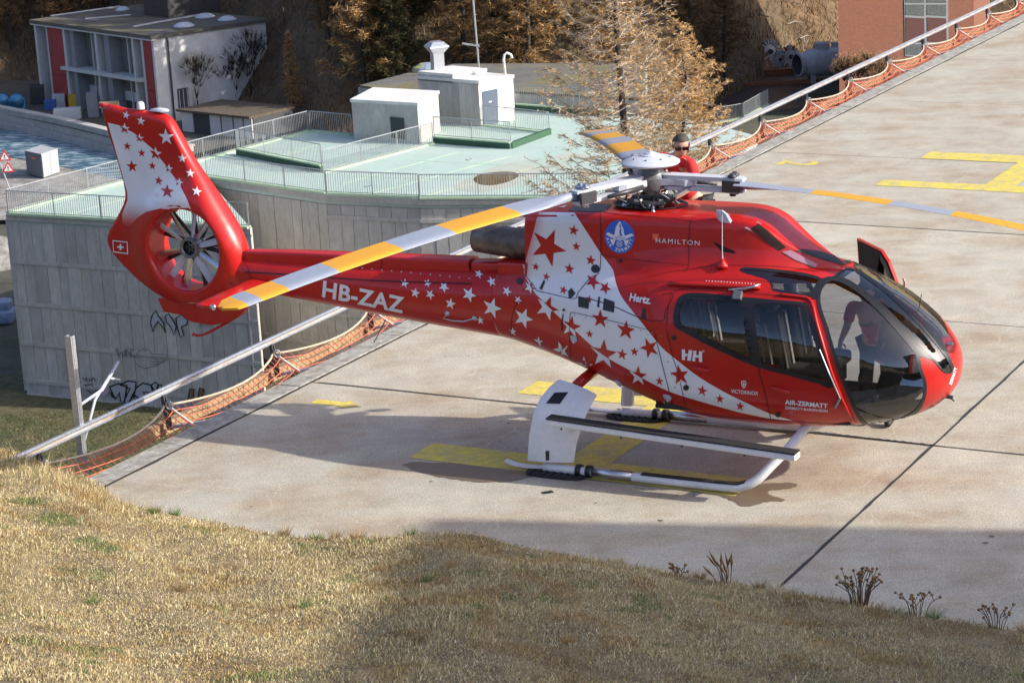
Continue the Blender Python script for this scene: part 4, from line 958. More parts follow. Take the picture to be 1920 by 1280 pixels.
us = [-10.8, -5.75, -0.70, 4.35, 9.40, 14.40, 19.55, 24.95, 30.1, 35.2, 40.3, 45.4]
vs_ = [0.0, 8.15, 16.3, 24.4, 32.5]
base = mk('helipad', (lambda a: (a[0], a[1]))(prism([pv(-11, -.12)[:2], pv(-11, 32.6)[:2], pv(45.5, 32.6)[:2], pv(45.5, -.12)[:2]], -0.5, -0.014)), tar); tag(base, kind='structure')
for i in range(len(us) - 1):
    for j in range(len(vs_) - 1):
        g = 0.011; wob = [random.uniform(-.006, .006) for _ in range(4)]
        a, b, c, d = us[i] + g + wob[0], us[i + 1] - g + wob[1], vs_[j] + (g + .012 if j == 0 else g + .003) , vs_[j + 1] - g - .003
        ss = mk('concrete_slab', join(prism([pv(a, c)[:2], pv(a, d)[:2], pv(b, d)[:2], pv(b, c)[:2]], -0.10, 0.0)), pad_m, base)
# rough tar smears over two joints
def tar_strip(u0, v0, u1, v1, wd, seed):
    r_ = random.Random(seed); n = max(60, int(4 * (abs(u1 - u0) + abs(v1 - v0)))); L_, R_ = [], []
    for k in range(n + 1):
        t = k / n; u, v = u0 + (u1 - u0) * t, v0 + (v1 - v0) * t; w1, w2 = wd * r_.uniform(.5, 1.5), wd * r_.uniform(.5, 1.5); off = .004 * math.sin(k * .7 + seed)
        if abs(u1 - u0) > abs(v1 - v0): L_.append(pv(u, v + w1 + off, .003)); R_.append(pv(u, v - w2 + off, .003))
        else: L_.append(pv(u + w1 + off * .5, v, .003)); R_.append(pv(u - w2 + off * .5, v, .003))
    V = L_ + R_; return V, [(i, i + 1, n + 2 + i, n + 1 + i) for i in range(n)]
mk('joint_seal', tar_strip(-6, 8.15, 12, 8.15, .016, 3), tar, base); mk('joint_seal', tar_strip(4.37, .1, 4.37, 16, .010, 5), tar, base)
mk('joint_seal', tar_strip(-1, .0, 44, .0, .030, 2), tar, base)
mk('joint_seal', tar_strip(14.42, .1, 14.42, 16, .008, 8), tar, base)
smear = mk('joint_seal', tar_strip(4.42, 6.2, 4.36, 8.15, .03, 12), tar, base)
# painted markings
def marking(name, uvs, z=0.0045, parent=base):
    p, t = fill2([uvs]); return mk(name, ([pv(u, v, z) for u, v in p], [tuple(reversed(x)) for x in t]), yel_m, parent)
def rect(u0, u1, v0, v1): return [(u0, v0), (u1, v0), (u1, v1), (u0, v1)]
for u0, u1, u2, u3, va_, vb_, vc, vd in ((2.08, 2.65, 4.72, 5.26, 2.76, 6.75, 4.5, 5.02), (17.25, 17.72, 19.57, 20.18, 2.87, 6.85, 4.62, 5.12)):
    marking('painted_letter_leg', rect(u0, u1, va_, vb_)); marking('painted_letter_leg', rect(u2, u3, va_, vb_)); marking('painted_letter_bar', rect(u1, u2, vc, vd))
marking('painted_arrow', [(3.72, .50), (3.72, .90), (3.81, .90), (3.64, 1.16), (3.47, .94), (3.56, .94), (3.56, .50)])
_V, _F = text_vf('2', bold=.02)
mk('painted_numeral', ([pv(18.95 - x * .95, .62 + y * .95, .0045) for x, y in _V], _F), yel_m, base)
# wet patches where meltwater ran off
wet = mat('wet_concrete', (0.155, 0.115, 0.075), 0.35, var=0.12, vscale=3, bump=.15, bscale=60)
def patch(name, px, m, z=0.0035, seed=1, amp=2.5):
    P = sm2(px, 6); r_ = random.Random(seed); P = [(x + r_.uniform(-amp, amp), y + r_.uniform(-amp, amp) * .4) for x, y in P]
    p, t = fill2([P]); return mk(name, ([tuple(on_z(x, y, z)) for x, y in p], [tuple(reversed(q)) if True else q for q in t]), m, base)
patch('wet_patch', [(757, 872), (790, 866), (960, 872), (1080, 880), (1240, 902), (1380, 912), (1440, 905), (1490, 905), (1488, 914), (1440, 922), (1472, 938), (1440, 940), (1395, 949), (1372, 938), (1330, 926), (1230, 913), (1100, 899), (1010, 892), (960, 902), (900, 903), (850, 898), (800, 888)], wet, .0035, 4)
tag(mk('rag', xf(bbox(-.06, .06, -.035, .035, 0, .008, .003, 1), Matrix.Translation(on_z(1027, 923)) @ Matrix.Rotation(.3, 4, 'Z')), blackp), 'small dark scrap lying on the pad in front of the skid', 'scrap')

# kerb along the far edge, in lengths
kb = empty('kerb', pv(0, 0)); tag(kb, 'pale concrete kerb strip along the far edge of the helipad', 'kerb'); kb.rotation_euler = (0, 0, PHI)
u = -0.9
while u < 44:
    L_ = 2.5
    V, F = bbox(u + .008, u + L_ - .008, 0.015, 0.34, -0.14, 0.012, .012, 2)
    V = [(x, y + (random.uniform(-.006, .006) if y < .02 else 0), z + random.uniform(-.003, .003)) for x, y, z in V]
    mk('kerb_length', (V, F), kerb_m, kb); u += L_
tag(mk('retaining_wall', prism([pv(-11, .05)[:2], pv(-11, 32)[:2], pv(45, 32)[:2], pv(45, .05)[:2]], -23.2, -0.5), wall_m), 'concrete retaining wall carrying the helipad', 'wall')

# guard rail and safety net beyond the kerb
galv = mat('galvanised_steel', (0.55, 0.57, 0.60), 0.38, 0.75, col2=(0.42, 0.36, 0.28), vscale=9, fac=(.55, .8), var=0.15)
rope_o = mat('orange_rope', (0.50, 0.13, 0.065), 0.8, var=0.25, vscale=6)
rope_w = mat('pale_rope', (0.46, 0.37, 0.27), 0.85, var=0.2, vscale=9)
rail_o = empty('guard_rail', pv(-2, -1.5), PHI, 'galvanised steel rail on posts outside the orange net', 'rail')
inv = Matrix.Rotation(-PHI, 4, 'Z') @ Matrix.Translation(-Vector(pv(-2, -1.5)))
def loc(vf): return xf(vf, inv)
RZ = 0.07
for u0, u1 in ((-4.0, 8.0), (8.0, 20.0), (20.0, 32.0), (32.0, 46.0)):
    r_ = mk('rail_length', loc(join(beam(pv(u0, -1.5, RZ + .012), pv(u1 - .01, -1.5, RZ + .012), .06, .045, bev=.012))), galv, rail_o)
    mk('rail_rust_band', loc(beam(pv(u0, -1.49, RZ - .018), pv(u1 - .01, -1.49, RZ - .018), .035, .02)), mat('rust_stain', (.40, .27, .15), .8, col2=(.5, .5, .5), vscale=2.5, var=.2), r_)
    mk('rail_lip', loc(beam(pv(u0, -1.485, RZ - .045), pv(u1 - .01, -1.485, RZ - .045), .05, .03, bev=.008)), galv, r_)
posts = [0.75 + 2.45 * k for k in range(18)]
for u in posts:
    pst = mk('rail_post', loc(join(beam(pv(u, -1.46, RZ - .04), pv(u, -1.40, -.42), .06, .05), beam(pv(u, -1.43, RZ - .05), pv(u, -1.37, -.42), .02, .03))), mat('dark_steel', (.09, .09, .095), .5, .4, var=.2, vscale=8), rail_o)
    mk('support_arm', loc(beam(pv(u + .05, -1.40, -.40), pv(u + .05, -.36, -.16), .06, .04)), hubw, pst)
    mk('shackle', loc(tube([Vector(pv(u, -1.38, -.10)) + Vector((.04 * math.cos(a), .0, .05 * math.sin(a))) for a in np.linspace(0, 2 * math.pi, 10, endpoint=False)], .012, 6, closed=True)), galv, pst)
beam_o = mk('timber_beam', beam(pv(-2, -1.56, -.44), pv(46, -1.56, -.44), .10, .16), mat('tan_timber', (.42, .28, .15), .8, col2=(.28, .18, .1), vscale=3, stretch=(1, 1, 1), var=.2))
tag(beam_o, 'tan timber beam hanging below the safety net', 'beam')
net = empty('safety_net', pv(-2, -1.5), PHI, 'orange rope safety net slung between kerb and guard rail', 'net')
def net_pt(u, s, u0, u1):
    """s = 0 at the kerb, 1 at the outer border; the net hangs between the posts."""
    t = (u - u0) / (u1 - u0); bow = math.sin(math.pi * t) ** 0.8
    v = -0.35 - s * (1.10 - 0.27 * bow * (.4 + .6 * s)); z = -0.55 * (1 - s) - 0.10 * s - 0.07 * bow * s - 0.07 * math.sin(math.pi * s)
    return Vector(pv(u, v, z))
for k in range(len(posts) - 1):
    u0, u1 = posts[k], posts[k + 1]; nu, nv = 21, 10; parts = []
    rr = 0.0065 if k < 4 else 0.0075 if k < 9 else .009
    for i in range(nu + 1):
        u = u0 + (u1 - u0) * i / nu; parts.append(tube([net_pt(u + random.uniform(-.01, .01), s, u0, u1) for s in np.linspace(0, 1, 8)], rr, 3, cap=False))
    for j in range(1, nv):
        parts.append(tube([net_pt(u, j / nv + random.uniform(-.008, .008), u0, u1) for u in np.linspace(u0, u1, 14)], rr, 3, cap=False))
    nb = mk('net_panel', loc(join(*parts)), rope_o, net); nb['kind'] = 'stuff'
    mk('border_rope', loc(tube([net_pt(u, 1.0, u0, u1) for u in np.linspace(u0, u1, 16)], .016, 6)), rope_w, net, True)
    mk('tie_rope', loc(tube([net_pt(u0 + .02, s, u0, u1) + Vector((0, 0, .006)) for s in np.linspace(0, 1, 8)], .016, 5)), mat('white_rope', (.62, .58, .52), .85), net, True)
# first, partial bay running into the grass
parts = []
for i in range(14):
    u = -1.4 + 2.15 * i / 13; parts.append(tube([net_pt(u, s, -1.7, 0.75) for s in np.linspace(0, 1, 8)], .0075, 3, cap=False))
for j in range(1, 9): parts.append(tube([net_pt(u, j / 9, -1.7, .75) for u in np.linspace(-1.4, .75, 12)], .0075, 3, cap=False))
nb = mk('net_panel', loc(join(*parts)), rope_o, net); nb['kind'] = 'stuff'
mk('border_rope', loc(tube([net_pt(u, 1.0, -1.7, .75) for u in np.linspace(-1.4, .75, 12)], .022, 6)), rope_w, net, True)
# tall galvanised channel post with a bracket
tp = Vector(pv(1.62, -1.56)); zt_ = 1.30
sp = empty('steel_post', (tp.x, tp.y, -1.4), PHI, 'tall galvanised channel post standing at the guard rail', 'post')
mk('post_web', box(-.012, .012, -.045, .045, 0, 2.6), galv, sp); mk('post_flange', box(.012, .06, -.051, -.036, 0, 2.602), galv, sp); mk('post_flange', box(.012, .06, .036, .051, 0, 2.602), galv, sp)
mk('bracket_arm', tube([(.05, .0, 1.72), (.55, .02, 1.78), (.95, .05, 2.02)], .02, 8), hubw, sp, True)
mk('bracket_arm', tube([(.05, .0, 1.20), (.40, .02, 1.70), (.95, .05, 2.02)], .018, 8), hubw, sp, True)
mk('bracket_arm', tube([(.72, .03, 1.88), (.92, .03, 1.80)], .016, 8), hubw, sp, True)

# ---- grass embankment in the foreground
BLINE = [(-9.0, 28.6), (-7.3, 27.9), (-6.1, 26.9), (-5.35, 26.0), (-4.66, 25.23), (-4.25, 24.56), (-3.25, 23.8), (-2.3, 23.2), (-1.53, 23.06), (-.55, 23.03), (.1, 22.46), (2.32, 21.0), (4.39, 19.68), (8.5, 17.0), (14, 13.4), (24, 7)]
_bl = [(p.x, p.y) for p in curve([(a, b, 0) for a, b in BLINE], 6)]
_bx = np.array([p[0] for p in _bl]); _by = np.array([p[1] for p in _bl])
def edge_y(x): return np.interp(x, _bx, _by)
def emb_z(x, t):
    """Height of the bank at plan distance t in front of the pad edge."""
    x, t = np.asarray(x, float), np.asarray(t, float)
    z = 0.03 + 0.205 * t + 0.010 * np.maximum(0, t - 7) ** 1.35
    z = z + 0.05 * np.sin(x * 1.3 + .6 * t) * np.clip(t, 0, 1) + 0.03 * np.sin(x * 3.1 - 1.7 * t) * np.clip(t, 0, 1)
    left = np.clip((-4.3 - x) / 2.0, 0, 1)
    return z + left * 0.0
gx = np.linspace(-9, 14, 120); gt = np.concatenate([np.linspace(-.25, 8, 60), np.linspace(8.6, 27, 26)])
V, F = [], []
for t in gt:
    for x in gx:
        z = float(emb_z(x, max(t, 0))) if t >= 0 else -0.25 if x > -4.8 else -0.9
        V.append((x, float(edge_y(x)) - t, min(z, 6.75)))
nx = len(gx)
for j in range(len(gt) - 1):
    for i in range(nx - 1): F.append((j * nx + i, (j + 1) * nx + i, (j + 1) * nx + i + 1, j * nx + i + 1))
soil = mat('dry_turf_soil', (0.26, 0.20, 0.11), 0.95, col2=(0.13, 0.095, 0.05), vscale=3, var=0.3, bump=.6, bscale=30)
tag(mk('embankment', (V, F), soil, None, True), kind='structure')
def attr_mat(name, rough=0.8, trans=0.0):
    m = bpy.data.materials.new(name); MATS[name] = m; m.use_nodes = True; t = m.node_tree; b = t.nodes['Principled BSDF']
    a = t.nodes.new('ShaderNodeAttribute'); a.attribute_name = 'tint'; t.links.new(a.outputs['Color'], b.inputs['Base Color']); b.inputs['Roughness'].default_value = rough
    b.inputs['Specular IOR Level'].default_value = 0.2
    if trans:
        tr = t.nodes.new('ShaderNodeBsdfTranslucent'); t.links.new(a.outputs['Color'], tr.inputs[0]); mx = t.nodes.new('ShaderNodeMixShader'); mx.inputs[0].default_value = trans
        o = [n for n in t.nodes if n.type == 'OUTPUT_MATERIAL'][0]; t.links.new(b.outputs[0], mx.inputs[1]); t.links.new(tr.outputs[0], mx.inputs[2]); t.links.new(mx.outputs[0], o.inputs[0])
    return m
def tri_mesh(name, V, F, C, m, parent=None):
    """Fast mesh from numpy arrays with a per-vertex tint."""
    me = bpy.data.meshes.new(name); n, f = len(V), len(F)
    me.vertices.add(n); me.vertices.foreach_set('co', np.ascontiguousarray(V, np.float32).ravel())
    me.loops.add(f * 3); me.loops.foreach_set('vertex_index', np.ascontiguousarray(F, np.int32).ravel())
    me.polygons.add(f); me.polygons.foreach_set('loop_start', np.arange(0, f * 3, 3, dtype=np.int32)); me.polygons.foreach_set('loop_total', np.full(f, 3, np.int32))
    me.update(calc_edges=True)
    a = me.attributes.new('tint', 'FLOAT_COLOR', 'POINT'); cc = np.ones((n, 4), np.float32); cc[:, :3] = C; a.data.foreach_set('color', cc.ravel())
    me.materials.append(m); return lk(bpy.data.objects.new(name, me), parent)
grass_m = attr_mat('dry_grass_blades', .85, .22)
def vnoise(x, y, seed, s):
    """Cheap smooth value noise."""
    r_ = np.random.default_rng(seed); G = r_.random((64, 64)); x = np.asarray(x) / s + 17; y = np.asarray(y) / s + 31
    xi, yi = np.floor(x).astype(int), np.floor(y).astype(int); fx, fy = x - xi, y - yi; fx, fy = fx * fx * (3 - 2 * fx), fy * fy * (3 - 2 * fy)
    g = lambda a, b: G[a % 64, b % 64]
    return (g(xi, yi) * (1 - fx) + g(xi + 1, yi) * fx) * (1 - fy) + (g(xi, yi + 1) * (1 - fx) + g(xi + 1, yi + 1) * fx) * fy
TUSS = []
NB = 480000
bx = rng.uniform(-6.6, 5.6, NB); bt = rng.uniform(-0.06, 8.4, NB) ** 1.0
ok = (np.abs(bx) < (edge_y(bx) - bt) * .235 + .5) & ((bt > .05) | (rng.random(NB) < .5)); bx, bt = bx[ok], bt[ok]; NB = len(bx)
by = edge_y(bx) - bt; bz = emb_z(bx, np.maximum(bt, 0)) - .006
hgt = rng.uniform(.014, .038, NB) * (0.55 + .9 * vnoise(bx, by, 3, .4)); hgt *= np.where(rng.random(NB) < .04, 2.2, 1.0)
leftw = (bx < -4.0) & (bt < 1.2); hgt = np.where(leftw & (rng.random(NB) < .15), hgt * 3.2, hgt)
ang = rng.uniform(0, 2 * np.pi, NB); lean = rng.uniform(.25, 1.25, NB); wd = rng.uniform(.0024, .0046, NB)
la = rng.uniform(0, 2 * np.pi, NB) * .75 + 4.2
tip = np.stack([bx + np.cos(la) * hgt * lean, by + np.sin(la) * hgt * lean, bz + hgt * np.sqrt(np.maximum(.15, 1.1 - .5 * lean ** 2))], 1)
dx, dy = np.cos(ang) * wd, np.sin(ang) * wd
mid = np.stack([bx + np.cos(la) * hgt * lean * .35, by + np.sin(la) * hgt * lean * .35, bz + hgt * .62], 1)
V = np.empty((NB, 5, 3)); V[:, 0] = np.stack([bx - dx, by - dy, bz], 1); V[:, 1] = np.stack([bx + dx, by + dy, bz], 1)
V[:, 2] = mid + np.stack([dx, dy, dx * 0], 1) * .8; V[:, 3] = mid - np.stack([dx, dy, dx * 0], 1) * .8; V[:, 4] = tip
ix = np.arange(NB)[:, None] * 5; F = np.concatenate([ix + [[0, 1, 2]], ix + [[0, 2, 3]], ix + [[3, 2, 4]]], 0)
pal = np.array([(.54, .45, .27), (.68, .60, .41), (.43, .33, .19), (.29, .20, .12), (.44, .41, .21), (.80, .75, .58)])
k = rng.choice(6, NB, p=[.28, .22, .18, .11, .13, .08]); C = pal[k] * rng.uniform(.75, 1.15, (NB, 1))
nz = vnoise(bx, by, 9, .9); nb2 = vnoise(bx, by, 21, .35); C *= (0.86 + .28 * nz)[:, None]; C = np.where((nb2 > .68)[:, None], C * np.array([.88, .80, .70]), C)
gsp = vnoise(bx, by, 5, .55) + .5 * vnoise(bx, by, 6, .2)
grn = (gsp > 1.14) & (rng.random(NB) < .45)
for gpx, gpy, gr in ((1790, 1225, .42), (1690, 1235, .35), (110, 1030, .30), (60, 1010, .25), (170, 1050, .2), (200, 1055, .2), (900, 1110, .12), (1500, 1230, .25)):
    g0 = on_plane(gpx, gpy, (0, 21, .6), (0, .2, 1)); grn |= (((bx - g0.x) / gr) ** 2 + ((by - g0.y) / (gr * 1.3)) ** 2 < rng.uniform(.2, 1, NB)) & (rng.random(NB) < .8)
C = C * np.array([1.04, 1.0, .86]); C = np.where(grn[:, None], np.array([.17, .23, .07]) * rng.uniform(.6, 1.4, (NB, 1)), C)
C5 = np.repeat(C[:, None, :], 5, 1).copy(); C5[:, :2] *= .92
tag(tri_mesh('grass', V.reshape(-1, 3), F, C5.reshape(-1, 3), grass_m), 'short dry straw-coloured grass on the bank', 'grass', kind='stuff')

# thick weed tussocks in the turf
for i in range(34):
    x = rng.uniform(-5, 4.4); t = rng.uniform(.05, 6.0) if i > 14 else rng.uniform(-.02, .12)
    if abs(x) > (edge_y(x) - t) * .235: continue
    n_ = 70; aa_ = rng.uniform(0, 6.28, n_); rr_ = rng.uniform(0, .05, n_); hh_ = rng.uniform(.05, .13, n_); ln_ = rng.uniform(.2, 1.0, n_); X = x + rr_ * np.cos(aa_); Yy = edge_y(x) - t + rr_ * np.sin(aa_); Z = emb_z(x, max(t, 0)) - .01
    V = np.empty((n_, 3, 3)); V[:, 0] = np.stack([X - .003, Yy, np.full(n_, Z)], 1); V[:, 1] = np.stack([X + .003, Yy, np.full(n_, Z)], 1); V[:, 2] = np.stack([X + np.cos(aa_) * hh_ * ln_, Yy + np.sin(aa_) * hh_ * ln_, Z + hh_], 1)
    c_ = [np.array([.60, .50, .30]), np.array([.34, .24, .12]), np.array([.20, .26, .09]), np.array([.48, .33, .15])][i % 4]
    TUSS.append((V.reshape(-1, 3), np.arange(n_ * 3).reshape(-1, 3), np.repeat(c_ * rng.uniform(.6, 1.3, (n_, 1)), 3, 0)))
k_ = 0; tv, tf, tcx = [], [], []
for v, f, c in TUSS: tv.append(v); tf.append(f + k_); tcx.append(c); k_ += len(v)
tag(tri_mesh('weed_tussocks', np.concatenate(tv), np.concatenate(tf), np.concatenate(tcx), grass_m), 'coarse weed tussocks scattered in the dry turf', 'weeds', kind='stuff')
# scrapes and oil drips on the pad
oil = mat('oil_drip', (.12, .095, .075), .5); scr_m = mat('scrape_mark', (.56, .52, .45), .85)
for i in range(26):
    u_, v_ = random.uniform(-1, 14), random.uniform(.6, 11); L2, a2, w2 = random.uniform(.15, 1.3), random.uniform(-.25, .25) + math.pi / 2, random.uniform(.003, .007); du, dv_ = math.cos(a2), math.sin(a2)
    mk('scrape', ([pv(u_ - dv_ * w2, v_ + du * w2, .002), pv(u_ + dv_ * w2, v_ - du * w2, .002), pv(u_ + du * L2, v_ + dv_ * L2, .002)], [(0, 1, 2)]), scr_m, base)
for i in range(34):
    u_, v_, q_ = random.uniform(-1, 13), random.uniform(1, 11), random.uniform(.008, .035); mk('oil_drip', ([pv(u_ + q_ * math.cos(a) * random.uniform(.8, 1.2), v_ + q_ * math.sin(a) * random.uniform(.8, 1.2), .0022) for a in np.linspace(0, 6.28, 9, endpoint=False)], [tuple(range(9))]), oil, base)
# dried flower clumps along the pad edge
stalk = mat('dry_stalk', (.11, .075, .045), .9, var=.3, vscale=20); headm = mat('dry_flower_head', (.13, .07, .03), .9, col2=(.30, .16, .06), vscale=30)
def flower_clump(px, py, n, hgt_, spread, label, seeds=False):
    g = on_z(px, py, .04); r_ = random.Random(int(px)); o = empty('dried_plant', g, 0, label, 'dried plant', 'dried plants along the pad edge')
    for i in range(n):
        a = r_.uniform(0, 6.28); hh_ = hgt_ * r_.uniform(.55, 1.05); sx, sy = spread * r_.uniform(-1, 1), spread * .4 * r_.uniform(-1, 1)
        p0 = Vector((sx * .35, sy * .35, -.03)); p2 = Vector((sx, sy, hh_)); p1 = (p0 + p2) / 2 + Vector((-sx * .15 + r_.uniform(-.03, .03), r_.uniform(-.02, .02), .03))
        c = curve([p0, p1, p2], 4); mk('stem', tube(c, [.0036] * (len(c) - 1) + [.002], 4), stalk, o)
        if seeds: mk('seed_head', tube([p2 - (p2 - p1).normalized() * .12, p2 - (p2 - p1).normalized() * .05, p2 + (p2 - p1).normalized() * .03], [.004, .013, .002], 5), headm, o)
        else:
            mk('flower_head', lathe([(.003, -.008), (.013, .0), (.016, .010), (.009, .018), (0, .016)], 7, axis_m(p2, (p2 - p1)), cap=False), headm, o)
            if r_.random() < .6:
                b0 = p1 + (p2 - p1) * .4; b1 = b0 + Vector((r_.uniform(-.07, .07), r_.uniform(-.03, .03), .07)); mk('stem', tube([b0, b1], [.004, .003], 4), stalk, o)
                mk('flower_head', lathe([(.003, -.008), (.014, .0), (.016, .01), (0, .016)], 6, axis_m(b1, b1 - b0), cap=False), headm, o)
    return o
flower_clump(1276, 1085, 6, .13, .12, 'small dark dried plant farthest left along the pad edge')
flower_clump(1365, 1098, 11, .33, .22, 'dried grass stalks with slim seed heads beside the dark pad joint', True)
flower_clump(1612, 1136, 34, .36, .22, 'largest bushy dried plant with many round flower heads')
flower_clump(1720, 1152, 11, .20, .28, 'loose low row of dried flower stalks right of the largest bush')
flower_clump(1868, 1178, 12, .21, .17, 'dried flower clump at the right edge of the picture')
# ================================================================== lower ground and what stands on it
ZG, ZD = -23.2, -14.3
ground_m = mat('valley_ground', (0.085, 0.08, 0.06), 0.95, col2=(0.05, 0.055, 0.025), vscale=.12, var=.35, bump=.5, bscale=3, var2=.25, v2scale=4)
tag(mk('ground', ([(-2500, -2500, ZG), (2500, -2500, ZG), (2500, 2500, ZG), (-2500, 2500, ZG)], [(0, 1, 2, 3)]), ground_m), kind='structure')
# turf patch under the deck wall
turf_m = mat('damp_turf', (0.055, 0.062, 0.02), 0.95, col2=(0.10, 0.085, 0.035), vscale=.8, var=.4, bump=.6, bscale=8, var2=.4, v2scale=9)
tag(mk('lawn', ([tuple(on_z(*p, ZG + .03)) for p in ((-300, 900), (-200, 690), (0, 700), (620, 770), (900, 900), (500, 1150))], [(0, 1, 2, 3, 4, 5)]), turf_m), kind='structure')
lx = rng.uniform(-36, 2, 70000); ly = rng.uniform(88, 116, 70000); q = ly < 106 + 1.0; lx, ly = lx[q], ly[q]; n_ = len(lx)
hh_ = rng.uniform(.05, .17, n_); a_ = rng.uniform(0, 6.28, n_); V = np.empty((n_, 3, 3)); w_ = .03
V[:, 0] = np.stack([lx - np.cos(a_) * w_, ly - np.sin(a_) * w_, np.full(n_, ZG)], 1); V[:, 1] = np.stack([lx + np.cos(a_) * w_, ly + np.sin(a_) * w_, np.full(n_, ZG)], 1)
V[:, 2] = np.stack([lx + rng.normal(0, .07, n_), ly + rng.normal(0, .07, n_), ZG + hh_], 1)
C = np.array([.075, .085, .03]) * rng.uniform(.5, 1.4, (n_, 1)); C = np.where((vnoise(lx, ly, 44, 2.2) + .4 * vnoise(lx, ly, 45, .6) > .85)[:, None], np.array([.15, .125, .065]) * rng.uniform(.6, 1.3, (n_, 1)), C)
tag(tri_mesh('lawn_grass', V.reshape(-1, 3), np.arange(n_ * 3).reshape(-1, 3), np.repeat(C, 3, 0), attr_mat('lawn_blades')), 'rough grass below the concrete wall', 'grass', kind='stuff')

deck_m = mat('green_deck', (0.35, 0.47, 0.405), 0.75, col2=(0.41, 0.49, 0.43), vscale=.25, var=.06, bump=.1, bscale=10, var2=.05, v2scale=3)
lime_m = mat('lime_edge', (0.42, 0.55, 0.36), 0.75, var=.08, vscale=1)
dkgreen = mat('dark_green_paint', (0.03, 0.085, 0.045), 0.6, var=.15, vscale=1)
conc = mat('board_concrete', (0.44, 0.42, 0.38), 0.9, col2=(0.37, 0.35, 0.31), vscale=.55, var=.07, bump=.3, bscale=8, var2=.14, v2scale=4.5, stretch=(1, 1, .45))
conc2 = mat('board_concrete_pale', (0.475, 0.455, 0.41), 0.9, col2=(0.40, 0.38, 0.335), vscale=.5, var=.07, bump=.3, bscale=8, var2=.14, v2scale=4.5, stretch=(1, 1, .4))
conc3 = mat('board_concrete_stained', (0.40, 0.385, 0.355), 0.9, col2=(0.32, 0.30, 0.27), vscale=.9, var=.12, bump=.3, bscale=8, stretch=(1, 1, .4))
concw = mat('white_and_lit_concrete', (0.70, 0.69, 0.65), 0.85, col2=(0.55, 0.54, 0.50), vscale=.6, var=.06)  # white roofs and pipe; also the sunlit side of the stair hut
rail_m = mat('railing_steel', (0.36, 0.38, 0.385), 0.5, 0.4, var=.1, vscale=2)
def D(px, py, z=ZD): return on_z(px, py, z)
DECK = [D(14, 400), D(470, 427), D(385, 331), D(460, 343), D(611, 364), D(786, 372), D(965, 371), D(1120, 370), D(1330, 368), D(1420, 255), D(1330, 232), D(1150, 217), D(963, 203), D(880, 205), D(662, 252), D(580, 246)]
bld = empty('concrete_deck_building', DECK[4], 0, 'large concrete building with a pale green flat roof deck', 'building')
iM = Matrix.Translation(-DECK[4])
def lc(vf): return xf(vf, iM)
mk('roof_deck', lc(prism([(p.x, p.y) for p in DECK], ZD - .45, ZD)), deck_m, bld)
def wall_panels(A, B, z0, z1, rows, wd, parent, mats, seed=1, ledge=.06):
    """Board-marked wall from A to B built of separate formwork panels between projecting ledges."""
    r_ = random.Random(seed); A, B = Vector((A.x, A.y, 0)), Vector((B.x, B.y, 0)); d = B - A; L_ = d.length; d.normalize(); nrm = Vector((d.y, -d.x, 0))
    if nrm.dot(Vector((0, -1, 0))) < 0: nrm = -nrm
    def bx_(s0, s1, za, zb, o0, o1):
        p = [A + d * s0 + nrm * o0, A + d * s1 + nrm * o0, A + d * s1 + nrm * o1, A + d * s0 + nrm * o1]; return prism([(q.x, q.y) for q in p], za, zb)
    mk('wall_core', lc(bx_(0, L_, z0, z1, -.12, -.03)), mats[0], parent)
    zz = [z1 + (z0 - z1) * k for k in rows]
    for i in range(len(zz) - 1):
        n = max(1, int(L_ / wd)); s = 0.0; cuts = [0] + [L_ * (k + r_.uniform(-.12, .12)) / n for k in range(1, n)] + [L_]
        for k in range(n):
            mk('wall_panel', lc(bx_(cuts[k] + .012, cuts[k + 1] - .012, zz[i + 1] + .06, zz[i] - .06, -.04, r_.uniform(0, .03))), r_.choice(mats), parent)
        mk('wall_ledge', lc(bx_(-.02, L_ + .02, zz[i + 1] - .09, zz[i + 1] + .09, -.04, ledge)), mats[0], parent)
    mk('wall_coping', lc(bx_(-.03, L_ + .03, z1 - .30, z1 - .02, -.04, .10)), mats[0], parent)
wall_panels(DECK[0], DECK[1], ZG, ZD, (.04, .26, .49, .71, .92, 1.0), .62, bld, [conc, conc, conc2, conc3], 3)
wall_panels(DECK[2], DECK[4], ZG, ZD, (.05, .36, .62, .85), .62, bld, [conc, conc, conc2, conc3], 5)
wall_panels(DECK[4], DECK[5], ZG, ZD, (.05, .12, .40, .66, .88), .62, bld, [conc, conc2, conc3], 6)
wall_panels(DECK[5], DECK[7], ZG, ZD, (.05, .12, .40, .66, .88), .62, bld, [conc, conc2, conc3], 7)
wall_panels(DECK[7], DECK[8], ZG, ZD, (.05, .40, .66, .88), .8, bld, [conc, conc2], 8)
mk('side_wall', lc(beam(Vector((DECK[1].x - .25, DECK[1].y + .2, -18.8)), Vector((DECK[2].x, DECK[2].y, -18.8)), .4, 8.4)), conc2, bld)
mk('side_wall', lc(beam(Vector((DECK[0].x, DECK[0].y, -18.8)), Vector((DECK[15].x, DECK[15].y, -18.8)), .4, 8.4)), conc, bld)
